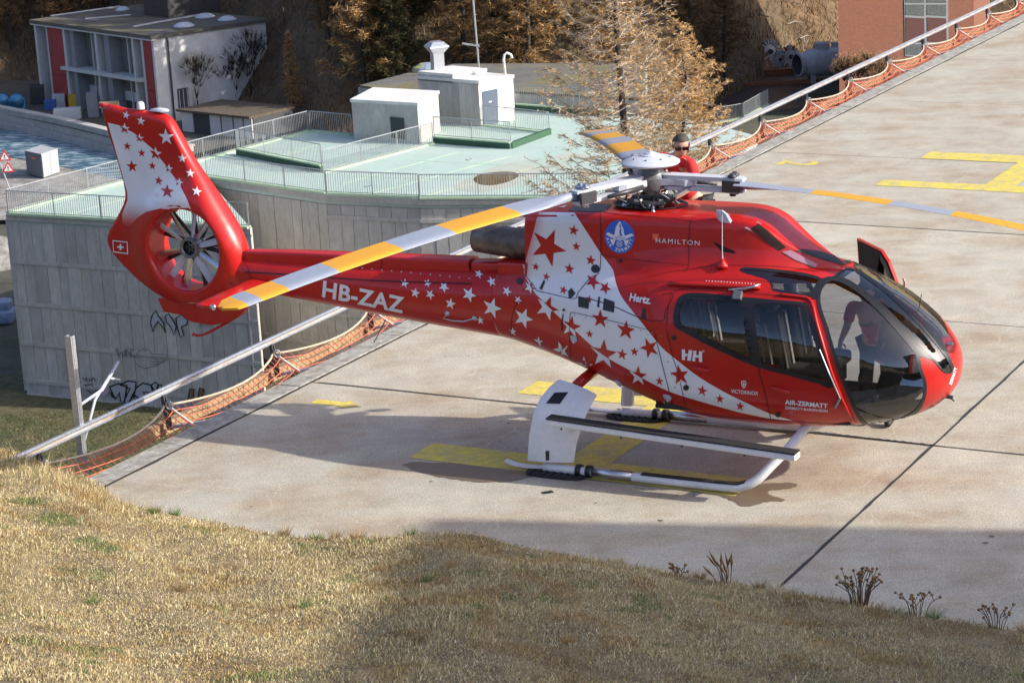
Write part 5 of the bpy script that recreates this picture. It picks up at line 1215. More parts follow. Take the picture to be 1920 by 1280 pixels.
# graffiti: flat print on the wall panels
ink = mat('graffiti_ink', (.006, .006, .007), .7); gfill = mat('graffiti_silver', (.36, .37, .40), .6, var=.1, vscale=5); gpale = mat('graffiti_pale', (.42, .36, .40), .7); gbrown = mat('graffiti_brown', (.16, .10, .05), .7)
_wn = Vector(((DECK[1] - DECK[0]).y, -(DECK[1] - DECK[0]).x, 0)).normalized(); _wp = DECK[0] + _wn * .075
def on_wall(px, py, o=0.0): return on_plane(px, py, _wp + _wn * o, _wn)
def wpoly(name, px, m, o=0.0):
    p, t = fill2([px]); mk(name, lc(([tuple(on_wall(x, y, o)) for x, y in p], t)), m, bld)
def wline(name, px, wd, m, o=.006):
    P = [Vector((x, y)) for x, y in px]; L_, R_ = [], []
    for i, p in enumerate(P):
        d = P[min(i + 1, len(P) - 1)] - P[max(i - 1, 0)]
        d = d.normalized() if d.length > 0 else Vector((1, 0)); n = Vector((-d.y, d.x)) * wd / 2; L_.append(on_wall(*(p + n), o)); R_.append(on_wall(*(p - n), o))
    k = len(P); mk(name, lc(([tuple(v) for v in L_ + R_], [(i, i + 1, k + i + 1, k + i) for i in range(k - 1)])), m, bld)
def gout(px, fillm, wd=1.6, o=0.0):
    wd *= 1.5
    if fillm: wpoly('graffiti_fill', px, fillm, o)
    wline('graffiti_outline', px + [px[0]], wd, ink, o + .006)
for px in ([(282, 604), (286, 590), (292, 582), (298, 594), (306, 605), (310, 624), (304, 612), (296, 602), (289, 612), (287, 622)], [(310, 592), (316, 588), (325, 602), (330, 612), (326, 628), (320, 612), (312, 604)], [(330, 596), (340, 590), (352, 600), (350, 608), (340, 612), (344, 628), (338, 632), (334, 618), (332, 610)]): gout(px, gfill, 1.3)
for px in ([(205, 725), (222, 719), (238, 722), (233, 755), (226, 752), (224, 735), (216, 748), (210, 735)], [(224, 721), (240, 714), (255, 716), (254, 730), (240, 757), (232, 752), (244, 728)], [(254, 728), (268, 718), (283, 722), (290, 732), (280, 736), (268, 734), (274, 745), (262, 748), (252, 740)], [(283, 722), (292, 716), (296, 722), (292, 735), (286, 733)], [(296, 722), (302, 721), (304, 738), (298, 740)]): gout(px, gfill, 1.8)
for px in ([(206, 734), (214, 740), (218, 748), (209, 744)], [(247, 738), (254, 740), (250, 748)]): wpoly('graffiti_fill', px, ink, .008)
for x in (198, 206, 214): gout([(x, 772), (x + 12, 756), (x + 18, 755), (x + 6, 773)], None, 1.0)
for px in ([(352, 752), (356, 728), (364, 729), (362, 750)], [(370, 748), (374, 727), (382, 729), (379, 746)]): gout(px, gbrown, 1.4)
wpoly('graffiti_blot', [(187, 733), (193, 725), (201, 726), (203, 736), (197, 743), (189, 741)], gpale)
r_ = random.Random(4)
for cx, cy, w_, h_, n in ((166, 711, 22, 8, 16), (166, 722, 18, 8, 14), (176, 734, 24, 8, 18), (232, 662, 30, 22, 22), (385, 605, 26, 16, 20)):
    wline('graffiti_scrawl', [(cx - w_ / 2 + w_ * k / n + r_.uniform(-2, 2), cy + r_.uniform(-h_ / 2, h_ / 2)) for k in range(n + 1)], 1.3, ink if h_ < 12 else mat('graffiti_faint', (.12, .12, .125), .8))
wline('graffiti_bird', [(252, 672), (258, 660), (268, 654), (280, 656), (285, 664), (300, 664), (314, 665), (312, 674), (302, 680), (290, 686), (275, 690), (262, 688), (254, 680), (252, 672)], 1.0, MATS['graffiti_faint'])
for k in range(4): wline('graffiti_bird', [(282, 668 + k * 5), (296, 670 + k * 4), (310, 669 + k * 3)], .8, MATS['graffiti_faint'])

def railing(A, B, label, h_=1.0, parapet=None, group='steel railings round the green roof deck'):
    A, B = Vector(A), Vector(B); o = empty('roof_railing', A, 0, label, 'railing', group); d = B - A; L_ = d.length; dn = d.normalized(); up = Vector((0, 0, 1)); off = Vector((0, 0, 0))
    z0 = .12
    if parapet:
        mk('parapet', beam(up * .14, d + up * .14, .22, .30), dkgreen, o); mk('parapet_cap', beam(up * .32, d + up * .32, .26, .06), lime_m, o); z0 = .42
    mk('handrail', tube([up * (z0 + h_), d + up * (z0 + h_)], .026, 6), rail_m, o); mk('bottom_rail', tube([up * z0, d + up * z0], .02, 5), rail_m, o)
    n = max(1, round(L_ / 2.6))
    for k in range(n + 1): mk('railing_post', beam(dn * (L_ * k / n), dn * (L_ * k / n) + up * (z0 + h_), .05, .05, (1, 0, 0)), rail_m, o)
    nb = max(2, int(L_ / .125)); bars = [beam(dn * (L_ * k / nb) + up * z0, dn * (L_ * k / nb) + up * (z0 + h_), .022, .022, (1, 0, 0)) for k in range(1, nb)]
    mk('balusters', join(*bars), rail_m, o)['kind'] = 'stuff'
    if not parapet: mk('edge_strip', beam(up * .02, d + up * .02, .30, .10), lime_m, o)
    return o
railing(D(16, 401), D(467, 427), 'deck railing along the front edge of the leftmost graffitied wall')
railing(D(16, 399), D(238, 339), 'deck railing running back from the far left corner')
railing(D(240, 338), D(578, 247), 'deck railing along the far left edge beside the garages')
railing(D(582, 247), D(660, 254), 'short deck railing left of the low concrete hut')
railing(D(388, 332), D(611, 363), 'front deck railing directly right of the red tail fin')
railing(D(613, 364), D(786, 371), 'front deck railing in the middle of the long wall')
railing(D(788, 372), D(1120, 370), 'front deck railing beside the puddle')
railing(D(446, 290), D(604, 322), 'inner railing on a dark green parapet nearest the front railing', .95, True)
railing(D(607, 324), D(812, 270), 'long inner railing slanting up to the door hut')
railing(D(815, 268), D(958, 279), 'inner railing on a dark green parapet below the grey hut', .95, True)
railing(D(905, 236), D(1030, 250), 'railing in front of the tall hut with the blue door', 1.0)
railing(D(966, 206), D(1150, 219), 'rear deck railing right of the tall hut', 1.0, True)
mk('stair_parapet', lc(beam(D(958, 279) + Vector((0, 0, .15)), D(1031, 252) + Vector((0, 0, .15)), .2, .34)), dkgreen, bld)
tag(mk('rusty_puddle', (lambda P: ([tuple(D(x, y, ZD + .012)) for x, y in P], [tuple(range(len(P) - 1, -1, -1))]))(sm2([(888, 335), (905, 326), (935, 322), (965, 323), (972, 330), (955, 340), (925, 347), (898, 345)], 5)), mat('puddle_water', (.10, .075, .035), .12, var=.3, vscale=2)), 'brown puddle on the green roof deck', 'puddle')
tag(mk('silt_stain', (lambda P: ([tuple(D(x, y, ZD + .006)) for x, y in P], [tuple(range(len(P) - 1, -1, -1))]))(sm2([(850, 352), (890, 330), (930, 312), (1000, 298), (1080, 288), (1100, 296), (1040, 316), (990, 338), (940, 354), (890, 360)], 5)), mat('silt', (.42, .40, .33), .9, col2=(.33, .43, .36), vscale=.6, var=.1)), 'pale silt stain round the puddle', 'stain')
for a_, b_ in (((640, 345), (860, 285)), ((700, 362), (960, 292)), ((800, 366), (1060, 300)), ((640, 330), (1120, 345)), ((760, 300), (1100, 318)), ((60, 392), (235, 345)), ((120, 404), (236, 372)), ((440, 318), (600, 270)), ((480, 276), (640, 288))):
    mk('membrane_seam', lc(beam(D(*a_, ZD + .003), D(*b_, ZD + .003), .05, .012)), lime_m, bld)
for px_, py_ in ((690, 350), (880, 300), (1040, 330), (520, 300)): mk('roof_drain', lc(lathe([(.16, 0), (.16, .03), (.10, .04), (.10, .01), (0, .01)], 14, Matrix.Translation(D(px_, py_)))), galv, bld)
# stair hut with blue door
def hut(A, B, Cc, h_, name, label, mfront, mright, cap=True):
    """Block on the deck: A left base, B front corner base, Cc right base (world points)."""
    A, B, Cc = Vector(A), Vector(B), Vector(Cc); Dd = A + Cc - B; o = empty(name, B, 0, label, 'hut'); T = Matrix.Translation(-B)
    body = prism([(p.x, p.y) for p in (A, B, Cc, Dd)], A.z - .02, A.z + h_); V, F = body
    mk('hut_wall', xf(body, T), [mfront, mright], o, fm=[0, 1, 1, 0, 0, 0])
    if cap: c = (A + Cc) / 2; mk('hut_roof', xf(prism([((p.x - c.x) * 1.03 + c.x, (p.y - c.y) * 1.03 + c.y) for p in (A, B, Cc, Dd)], A.z + h_, A.z + h_ + .16), T), concw, o)
    return o
A_, B_, C_ = D(787, 240), D(902, 237), D(967, 231)
A_ = D(789, 226); B_ = D(902, 237); C_ = D(966, 225)
h1 = hut(A_, B_, C_, 2.3, 'stair_hut', 'tall concrete stair hut with a slate blue door', conc2, concw)  # sunlight painted in: right side whiter than the shaded grey front
T = Matrix.Translation(-B_)
def on_face(px, py, P, Q, o=.03):
    d = Q - P; n = Vector((d.y, -d.x, 0)).normalized(); n = n if n.dot(CPOS - P) > 0 else -n
    return on_plane(px, py, P + n * o, n)
def fpoly(name, px, P, Q, m, parent, base_, o=.03):
    V = [on_face(x, y, P, Q, o) - base_ for x, y in px]; V2 = [on_face(x, y, P, Q, -.03) - base_ for x, y in px]; n = len(px)
    return mk(name, ([tuple(v) for v in V + V2], [tuple(range(n)), tuple(range(2 * n - 1, n - 1, -1))] + [(i, n + i, n + (i + 1) % n, (i + 1) % n) for i in range(n)]), m, parent)
dblue = mat('slate_blue_door', (.075, .10, .14), .5, var=.08, vscale=3)
dr = fpoly('door', [(905, 172), (933, 166), (935, 232), (908, 235)], B_, C_, dblue, h1, B_, .05); fpoly('door_sign', [(917, 190), (922, 189), (922, 192), (917, 193)], B_, C_, hubw, dr, B_, .07)
mk('upper_block', xf(prism([(p.x, p.y) for p in (A_, A_ + (B_ - A_) * .58, A_ + (B_ - A_) * .58 + (C_ - B_), A_ + (C_ - B_))], ZD + 2.0, ZD + 2.56), T), [conc2], h1)
mk('hut_roof', xf(prism([(p.x, p.y) for p in (A_, A_ + (B_ - A_) * .585, A_ + (B_ - A_) * .585 + (C_ - B_), A_ + (C_ - B_))], ZD + 2.56, ZD + 2.70), T), concw, h1)
for k in range(9):
    s = (k + .5) / 9; p = A_ + (B_ - A_) * s; d = (B_ - A_).normalized(); mk('formwork_board', xf(beam(p + Vector((0, 0, .02)) - d * .0, p + Vector((0, 0, 2.2)), .03 + .02 * (k % 3), (B_ - A_).length / 9 * .97, d), T), [conc2, conc, conc3][k % 3], h1)
vc = on_plane(822, 146, A_ + (C_ - B_) * .35, (0, 1, 0)); vb = Vector((vc.x, vc.y, ZD + 2.70))
vent = empty('roof_vent', vb, 0, 'galvanised flared vent stack on top of the stair hut', 'vent')
mk('vent_shaft', xf(prism([(-.30, -.30), (.30, -.30), (.30, .30), (-.30, .30)], 0, .95), Matrix.Rotation(.35, 4, 'Z')), galv, vent); mk('vent_hood', xf(loft([[(x * s, y * s, z) for x, y in ((-1, -1), (1, -1), (1, 1), (-1, 1))] for s, z in ((.32, .9), (.55, 1.22), (.52, 1.28), (.30, 1.50))]), Matrix.Rotation(.35, 4, 'Z')), galv, vent)
lp = D(950, 140, ZD + 2.5); lamp_p = Vector((C_.x - .4, C_.y, ZD + 2.4))
tag(mk('gooseneck_pipe', xf(tube([(0, 0, 0), (-.05, 0, .9), (0, 0, 1.15), (.15, 0, 1.25), (.35, 0, 1.15), (.42, 0, .95)], .07, 8), Matrix.Translation(lamp_p)), concw, None, True), 'white bent vent pipe on the corner of the stair hut', 'pipe')
A2, B2, C2 = D(664, 262), D(800, 272), D(880, 250)
h2 = hut(A2, D(787, 270), D(826, 246), 2.0, 'low_hut', 'low concrete hut with a white roof left of the stair hut', conc2, conc)
fpoly('door', [(731, 219), (757, 222), (760, 262), (734, 259)], A2, D(787, 270), mat('dark_green_door', (.02, .035, .035), .5), h2, D(787, 270), .05)
# gravel and moss roof behind, with a mast
GZ = -13.5
grav = mat('gravel_roof', (.115, .11, .10), .95, col2=(.15, .13, .05), vscale=.25, fac=(.45, .6), var=.25, bump=.5, bscale=12, var2=.3, v2scale=8)
gb = [on_z(*p, GZ) for p in ((674, 160), (800, 178), (975, 172), (1210, 186), (1210, 122), (1120, 118), (850, 120), (760, 138))]
go = empty('gravel_roof_building', gb[0], 0, 'low building with a gravel and moss roof behind the stair hut', 'building'); T2 = Matrix.Translation(-gb[0])
mk('roof', xf(prism([(p.x, p.y) for p in gb], GZ - .12, GZ), T2), grav, go); cgb = sum(gb, Vector()) / len(gb)
mk('roof_fascia', xf(prism([((p.x - cgb.x) * 1.01 + cgb.x, (p.y - cgb.y) * 1.01 + cgb.y) for p in gb], GZ - .75, GZ - .125), T2), conc2, go); mk('wall', xf(prism([((p.x - cgb.x) * .97 + cgb.x, (p.y - cgb.y) * .97 + cgb.y) for p in gb], ZG, GZ - .755), T2), conc, go)
mb = on_z(899, 141, GZ); tag(mk('antenna_mast', xf(join(tube([(0, 0, 0), (-.25, 0, 9)], .06, 6), tube([(-.1, 0, 8.8), (-.3, 0, 14)], .035, 5), beam((-.9, 0, 1.9), (.1, 0, 1.7), .12, .10)), Matrix.Translation(mb)), rail_m), 'thin grey antenna mast rising from the gravel roof', 'mast')
tag(mk('tarpaulin_heap', xf(lathe([(.9, 0), (.8, .25), (.4, .45), (0, .5)], 12), Matrix.Translation(on_z(800, 133, GZ))), mat('blue_grey_tarp', (.20, .25, .30), .6, col2=(.5, .4, .03), vscale=1.2, fac=(.5, .6))), 'small blue and yellow heap on the gravel roof', 'heap')

# ---- river and banks at the left
wat = mat('river_water', (0.045, 0.12, 0.17), 0.22, col2=(0.42, 0.50, 0.56), vscale=1.5, fac=(.47, .62), bump=1.0, bscale=2.2, stretch=(.5, 1.6, 1), spec=.5)
tag(mk('river', ([tuple(on_z(*p, ZG + .06)) for p in ((-400, 175), (-100, 222), (100, 258), (300, 300), (420, 330), (380, 372), (230, 338), (60, 300), (-150, 270), (-500, 230))], [tuple(range(9, -1, -1))]), wat), kind='structure')
fw = [on_z(-120, 215, ZG), on_z(0, 238, ZG), on_z(110, 260, ZG), on_z(222, 288, ZG), on_z(360, 316, ZG)]
rw = empty('river_wall', fw[1], 0, 'grey concrete flood wall on the far bank of the river', 'wall'); Tr = Matrix.Translation(-fw[1])
for i in range(4):
    mk('wall_length', xf(beam(fw[i] + Vector((0, .3, .75)), fw[i + 1] + Vector((0, .3, .75)), .5, 1.5), Tr), conc, rw); mk('wall_cap', xf(beam(fw[i] + Vector((0, .3, 1.56)), fw[i + 1] + Vector((0, .3, 1.56)), .7, .14), Tr), conc2, rw); mk('wall_foot', xf(beam(fw[i] + Vector((0, -.3, .2)), fw[i + 1] + Vector((0, -.3, .2)), .7, .7), Tr), conc3, rw)
YZ = ZG + 1.15
yd = [on_z(*p, YZ) for p in ((-300, 170), (-120, 192), (0, 212), (110, 235), (222, 262), (360, 290), (520, 250), (520, 130), (300, 80), (-300, 60))]
tag(mk('yard', (lambda P: ([tuple(p) for p in P], [tuple(range(len(P) - 1, -1, -1))]))(yd), mat('yard_asphalt', (.075, .07, .065), .9, col2=(.10, .085, .06), vscale=.3, var=.2)), kind='structure')
nb_ = [on_z(*p, ZG + .05) for p in ((-100, 285), (60, 308), (235, 345), (330, 372), (420, 420), (0, 420), (-150, 350))]
tag(mk('near_bank', (lambda P: ([tuple(p) for p in P], [tuple(range(len(P) - 1, -1, -1))]))([p + Vector((0, 0, .25)) for p in nb_]), mat('bank_gravel', (.30, .29, .27), .95, col2=(.16, .15, .13), vscale=.8, var=.3, var2=.3, v2scale=5, bump=.5, bscale=5)), kind='structure')
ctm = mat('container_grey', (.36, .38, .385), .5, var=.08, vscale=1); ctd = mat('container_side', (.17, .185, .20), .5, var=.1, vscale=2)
cb = on_z(82, 331, ZG + .4); co = empty('storage_container', cb, 0, 'grey corrugated storage container with a pale double door by the river', 'container')
ca, cc_, cl = on_z(82, 333, ZG + .4), on_z(112, 322, ZG + .4), on_z(51, 326, ZG + .4); Tc = Matrix.Translation(-cb)
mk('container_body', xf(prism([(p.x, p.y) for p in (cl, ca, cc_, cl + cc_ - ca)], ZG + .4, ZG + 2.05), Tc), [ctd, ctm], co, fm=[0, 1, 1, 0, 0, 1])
for k in range(11): p = cl + (ca - cl) * ((k + .5) / 11); mk('corrugation', xf(beam(p + Vector((0, -.02, .05)), p + Vector((0, -.02, 1.6)), .05, .05), Tc), ctd, co)
for k in (0, 1): 
    p, q_ = ca + (cc_ - ca) * (.04 + .48 * k), ca + (cc_ - ca) * (.48 + .48 * k); mk('container_door', xf(prism([(v.x, v.y) for v in (p, q_, q_ + Vector((-.0, -.06, 0)), p + Vector((0, -.06, 0)))], ZG + .48, ZG + 1.97), Tc), ctm, co)
mk('container_sticker', xf(beam(cl + (ca - cl) * .40 + Vector((0, -.08, 1.25)), cl + (ca - cl) * .66 + Vector((0, -.08, 1.25)), .02, .13), Tc), orangep, co)
# warning signs
sgm = mat('sign_red', (.55, .03, .02), .5); sw = mat('sign_white', (.75, .75, .72), .5)
sb = on_z(19, 358, ZG + .3); sg_ = empty('warning_sign', sb, 0, 'tilted post with two red triangular warning signs', 'sign')
mk('sign_post', tube([(0, 0, 0), (-.65, 0, 2.7)], .05, 6), rail_m, sg_)
for z, x, ch in ((2.35, -.1, '!'), (1.55, .05, '!')):
    tri = lambda s, y: [(x + s * math.sin(a), y, z + s * math.cos(a)) for a in (0, 2.094, 4.189)]
    mk('sign_plate', (tri(.50, -.06) + tri(.50, -.02), [(0, 1, 2), (5, 4, 3), (0, 3, 4, 1), (1, 4, 5, 2), (2, 5, 3, 0)]), sgm, sg_); mk('sign_face', (tri(.33, -.07), [(0, 1, 2)]), sw, sg_)
    mk('sign_symbol', join(box(x - .03, x + .03, -.082, -.075, z - .02, z + .16), box(x - .03, x + .03, -.082, -.075, z - .11, z - .05)), ink, sg_)
tag(mk('tarpaulin_bundle', xf(join(bbox(-2.2, .2, -.6, .8, 0, .8, .3, 3), bbox(-2.4, .1, -.4, .6, .7, 1.3, .25, 3)), Matrix.Translation(on_z(22, 605, ZG))), mat('blue_tarp', (.16, .23, .34), .6, var=.3, vscale=1.4, bump=.6, bscale=3)), 'blue tarpaulin bundle left of the graffitied wall', 'bundle')
tag(mk('gravel_heap', xf(lathe([(2.6, 0), (2.2, .5), (1.2, 1.1), (.3, 1.5), (0, 1.55)], 18), Matrix.Translation(on_z(2, 490, ZG))), MATS['bank_gravel']), 'pale gravel heap at the left edge above the tarpaulin', 'heap')

# ---- white building with red panels
RZ_ = YZ + 6.55
wFL, wFR, wBR = on_z(62, 40, RZ_), on_z(286, 70, RZ_), on_z(497, 38, RZ_); wBL = wFL + wBR - wFR
wb = empty('plant_building', (wFR.x, wFR.y, YZ), 0, 'grey and red plant building with a white side wall behind the river', 'building'); Tw = Matrix.Translation(-Vector((wFR.x, wFR.y, YZ)))
wht = mat('white_render', (.62, .62, .60), .85, col2=(.42, .42, .41), vscale=.35, var=.1, stretch=(1, 1, .5)); gry = mat('grey_render', (.22, .23, .24), .8, var=.1, vscale=1); rdp = mat('red_cladding', (.30, .035, .035), .6, var=.1, vscale=1); lgt = mat('pale_frame', (.50, .50, .48), .7, var=.05, vscale=1)
gbk = mat('glass_block', (.14, .15, .14), .35, var=.3, vscale=3); drk = mat('dark_recess', (.05, .052, .055), .8)
fx = wFR - wFL; fl = fx.length; fx = fx.normalized(); fn = Vector((fx.y, -fx.x, 0)); fn = fn if fn.y < 0 else -fn
side = (wBR - wFR)
def wbox(s0, s1, z0, z1, o0, o1):
    p = [wFL + fx * (s0 * fl) + fn * o0, wFL + fx * (s1 * fl) + fn * o0, wFL + fx * (s1 * fl) + fn * o1, wFL + fx * (s0 * fl) + fn * o1]
    return xf(prism([(q.x, q.y) for q in p], YZ + z0, YZ + z1), Tw)
HT = 6.4
inn = [wFL - fn * 1.2, wFR - fn * .02, wBR, wBL]; inn[0] = wFL - fn * 1.2; inn[1] = wFR - fn * 1.2
mk('wall', xf(prism([(q.x, q.y) for q in (inn[0], inn[1], wBR, wBL)], YZ - 1, YZ + HT), Tw), [gry, wht], wb, fm=[0, 1, 1, 1, 0, 0])
mk('side_wall_end', wbox(.985, 1.0, 0, HT, -1.25, .0), wht, wb)
mk('roof', xf(prism([(q.x, q.y) for q in (wFL + fn * .25 - fx * .2, wFR + fn * .25 + fx * .15, wBR + fx * .15, wBL - fx * .2)], YZ + HT + .002, YZ + HT + .28), Tw), mat('roof_felt', (.10, .10, .10), .9, col2=(.13, .11, .06), vscale=.3, var=.25, bump=.5, bscale=8), wb)
mk('roof_edge', wbox(-.01, 1.01, HT - .12, HT + .0, -.2, .22), lgt, wb)
for s0, s1 in ((0, .018), (.105, .115), (.25, .268), (.31, .345), (.52, .54), (.60, .64), (.825, .84), (.90, .915)): mk('facade_fin', wbox(s0, s1, 0, HT - .12, -1.15, 0), lgt if s1 - s0 < .03 else gry, wb)
for s0, s1 in ((.116, .249), (.916, .985)): 
    mk('red_panel', wbox(s0, s1, 2.45, HT - .13, -.3, -.03), rdp, wb); mk('red_panel', wbox(s0, s1, 0, 2.42, -.3, -.03), rdp, wb)
mk('balcony_ledge', wbox(.235, .90, 3.05, 3.30, -1.1, .35), lgt, wb)
for s0, s1 in ((.27, .308), (.347, .405), (.42, .46), (.475, .518), (.645, .70), (.715, .82)):
    mk('window', wbox(s0, s1, 3.4, HT - .3, -1.15, -1.0), gbk, wb); mk('window', wbox(s0, s1, 1.9, 2.95, -1.15, -1.0), gbk, wb)
    mk('lower_panel', wbox(s0, s1, 1.1, 1.85, -1.15, -.95), lgt, wb); mk('lower_panel', wbox(s0, s1, 0, 1.05, -1.15, -.97), [drk, rdp][int(s0 * 50) % 2], wb)
for s in (.409, .464, .707): mk('window_mullion', wbox(s, s + .009, 0, HT - .13, -1.1, -.85), lgt, wb)
mk('window_frame', wbox(.735, .765, 4.6, 5.3, -1.0, -.93), lgt, wb); mk('window_pane', wbox(.741, .759, 4.7, 5.2, -.93, -.92), drk, wb)
ch = on_z(300, 32, RZ_); sdn = side.normalized()
mk('roof_plant_room', xf(join(prism([(q.x, q.y) for q in (lambda c: (c - fx * 2.9 - sdn * .8, c + fx * .6 - sdn * .8, c + fx * .6 + sdn * 4.0, c - fx * 2.9 + sdn * 4.0))(on_z(325, 34, RZ_))], YZ + HT + .27, YZ + HT + 4.5)), Tw), mat('dark_cladding', (.055, .05, .05), .5, var=.2, vscale=1), wb)
for px, py, s in ((345, 50, 1.0), (384, 33, .95), (426, 38, .9), (230, 20, .7)): mk('skylight_dome', xf(lathe([(.85 * s, 0), (.85 * s, .10), (.7 * s, .13), (.62 * s, .22), (.36 * s, .31), (0, .34)], 16), Tw @ Matrix.Translation(on_z(px, py, YZ + HT + .28))), hubw, wb, True)
for a_, b_ in (((160, 35), (245, 28)), ((250, 50), (372, 28)), ((95, 30), (225, 12))): mk('roof_strip', xf(beam(on_z(*a_, YZ + HT + .32), on_z(*b_, YZ + HT + .32), .22, .08), Tw), lgt, wb)
sn = Vector((side.y, -side.x, 0)).normalized(); sn = sn if sn.y < 0 else -sn
def spt(t, z, o): p = wFR + side * t + sn * o; return Vector((p.x, p.y, YZ + z))
mk('side_window', xf(beam(spt(.17, 1.55, .0), spt(.26, 1.55, .0), .12, 1.7), Tw), drk, wb); 
for k in range(3): mk('side_window_bar', xf(beam(spt(.18 + .035 * k, .75, .08), spt(.18 + .035 * k, 2.35, .08), .05, .05), Tw), lgt, wb)
mk('downpipe', xf(tube([spt(.12, HT, .1), spt(.12, 0, .1)], .07, 6), Tw), drk, wb)
# goods standing in the yard
def yard_box(px, py, sx, sy, sz, m, name, label, cat, rz=.1, z=YZ, bev=.05):
    return tag(mk(name, xf(bbox(-sx / 2, sx / 2, -sy / 2, sy / 2, 0, sz, bev, 2), Matrix.Translation(on_z(px, py, z)) @ Matrix.Rotation(rz, 4, 'Z')), m), label, cat)
blu = mat('bin_blue', (.05, .22, .38), .5, var=.1, vscale=2); blu2 = mat('drum_blue', (.03, .10, .30), .5); yelb = mat('skip_yellow', (.50, .33, .03), .6, var=.15, vscale=2); cag = mat('cage_white', (.42, .44, .45), .6, var=.4, vscale=9)
for px, lab in ((6, 'light blue refuse container at the far left end of the yard'), (33, 'light blue refuse container second from the left')):
    o = yard_box(px, 205, 1.25, 1.0, .85, blu, 'refuse_container', lab, 'container', .2); mk('container_lid', xf(lathe([(.62, -.6), (.62, .6)], 14, axis_m((0, 0, 0), (0, 1, 0))), o.matrix_world @ Matrix.Translation((0, 0, 0)))if False else (lambda v: v)(xf(lathe([(.60, -.5), (.60, .5)], 14, axis_m((0, 0, 0), (0, 1, 0))), Matrix.Translation(on_z(px, 205, YZ) + Vector((0, 0, .62))) @ Matrix.Rotation(.2, 4, 'Z'))), blu, o, True)
yard_box(72, 194, 1.1, 1.2, 1.5, mat('bin_black', (.03, .032, .033), .5), 'dark_tank', 'black tank beside the left corner of the plant building', 'tank', .1)
yard_box(95, 205, .9, .8, .75, blu2, 'blue_crate', 'dark blue crate below the left red panel', 'crate')
yard_box(112, 201, 1.0, .9, 1.05, cag, 'caged_tank', 'white caged liquid tank beside the blue crate', 'tank')
yard_box(141, 203, .9, .8, 1.1, yelb, 'yellow_skip', 'yellow skip below the plant building windows', 'skip')
yard_box(128, 223, 2.1, .9, .85, cag, 'metal_crate', 'long pale metal crate lying behind the flood wall', 'crate', .05)
yard_box(176, 219, .85, .85, 1.9, gry, 'grey_cabinet', 'tall grey cabinet beside the red tail fin', 'cabinet')
yard_box(205, 200, 1.5, .8, .35, mat('timber_stack', (.28, .19, .11), .8, var=.2, vscale=3), 'timber_stack', 'brown timber stack under the balcony', 'timber', .1, YZ + 1.6)
# garages beside it
ga, gb_, gc = on_z(345, 247, YZ), on_z(478, 262, YZ), on_z(520, 238, YZ)
gg = empty('garage_row', ga, 0, 'low row of garages with white doors and a leaf-strewn roof', 'garage'); Tg = Matrix.Translation(-ga); gd = gb_ - ga; gn = Vector((gd.y, -gd.x, 0)).normalized(); gn = gn if gn.y < 0 else -gn
mk('wall', xf(prism([(q.x, q.y) for q in (ga, gb_, gb_ - gn * 4, ga - gn * 4)], YZ, YZ + 1.55), Tg), drk, gg); mk('roof', xf(prism([(q.x, q.y) for q in (ga + gn * .4 - gd * .03, gb_ + gn * .4, gb_ - gn * 4.2, ga - gn * 4.2 - gd * .03)], YZ + 1.555, YZ + 1.72), Tg), mat('leafy_roof', (.10, .075, .05), .95, var=.4, vscale=1.2), gg)
for s0, s1 in ((0.0, .16), (.40, .55), (.57, .72), (.74, .86), (.88, .99)):
    p, q = ga + gd * s0, ga + gd * s1; mk('garage_door', xf(prism([(v.x, v.y) for v in (p + gn * .02, q + gn * .02, q + gn * .10, p + gn * .10)], YZ + .05, YZ + 1.5), Tg), wht, gg)

# ---- brick building, turbine runners, steel tank at the upper right
brick = mat('brick_wall', (.33, .115, .055), .85, var=.12, vscale=2)
_t = brick.node_tree; _b = _t.nodes['Principled BSDF']; _bt = _t.nodes.new('ShaderNodeTexBrick'); _tc = _t.nodes.new('ShaderNodeTexCoord'); _mp = _t.nodes.new('ShaderNodeMapping'); _mp.inputs['Rotation'].default_value = (R(90), 0, 0)
_t.links.new(_tc.outputs['Object'], _mp.inputs[0]); _t.links.new(_mp.outputs[0], _bt.inputs['Vector']); _bt.inputs['Scale'].default_value = 3.2; _bt.inputs['Mortar Size'].default_value = .018
for k, c in ((1, (.22, .078, .038, 1)), (2, (.165, .056, .03, 1)), (3, (.17, .11, .08, 1))): _bt.inputs[k].default_value = c
_t.links.new(_bt.outputs['Color'], _b.inputs['Base Color'])
DB = 172.0
bl0, br0 = on_depth(1572, 60, DB), on_depth(1826, 60, DB + 3); br1 = on_depth(1856, 60, DB + 20)
bo = empty('brick_building', (bl0.x, bl0.y, ZG), 0, 'red brick building with a tall window beyond the guard rail', 'building'); Tb = Matrix.Translation(-Vector((bl0.x, bl0.y, ZG)))
mk('wall', xf(prism([(q.x, q.y) for q in (bl0, br0, br1, bl0 + br1 - br0)], ZG, -4.0), Tb), brick, bo)
mk('roof', xf(prism([(q.x, q.y) for q in (bl0, br0, br1, bl0 + br1 - br0)], -3.998, -3.6), Tb), conc, bo)
def bq(name, px, m, o, par=bo): return fpoly(name, px, bl0, br0, m, par, Vector((bl0.x, bl0.y, ZG)), o)
fr_ = mat('window_alloy', (.30, .33, .33), .4, .5); gls = mat('dusty_glass', (.10, .115, .11), .12, var=.3, vscale=2); mar = mat('maroon_door', (.085, .03, .025), .5, var=.1, vscale=3)
wn = bq('window', [(1694, -60), (1777, -60), (1779, 110), (1697, 106)], fr_, .06)
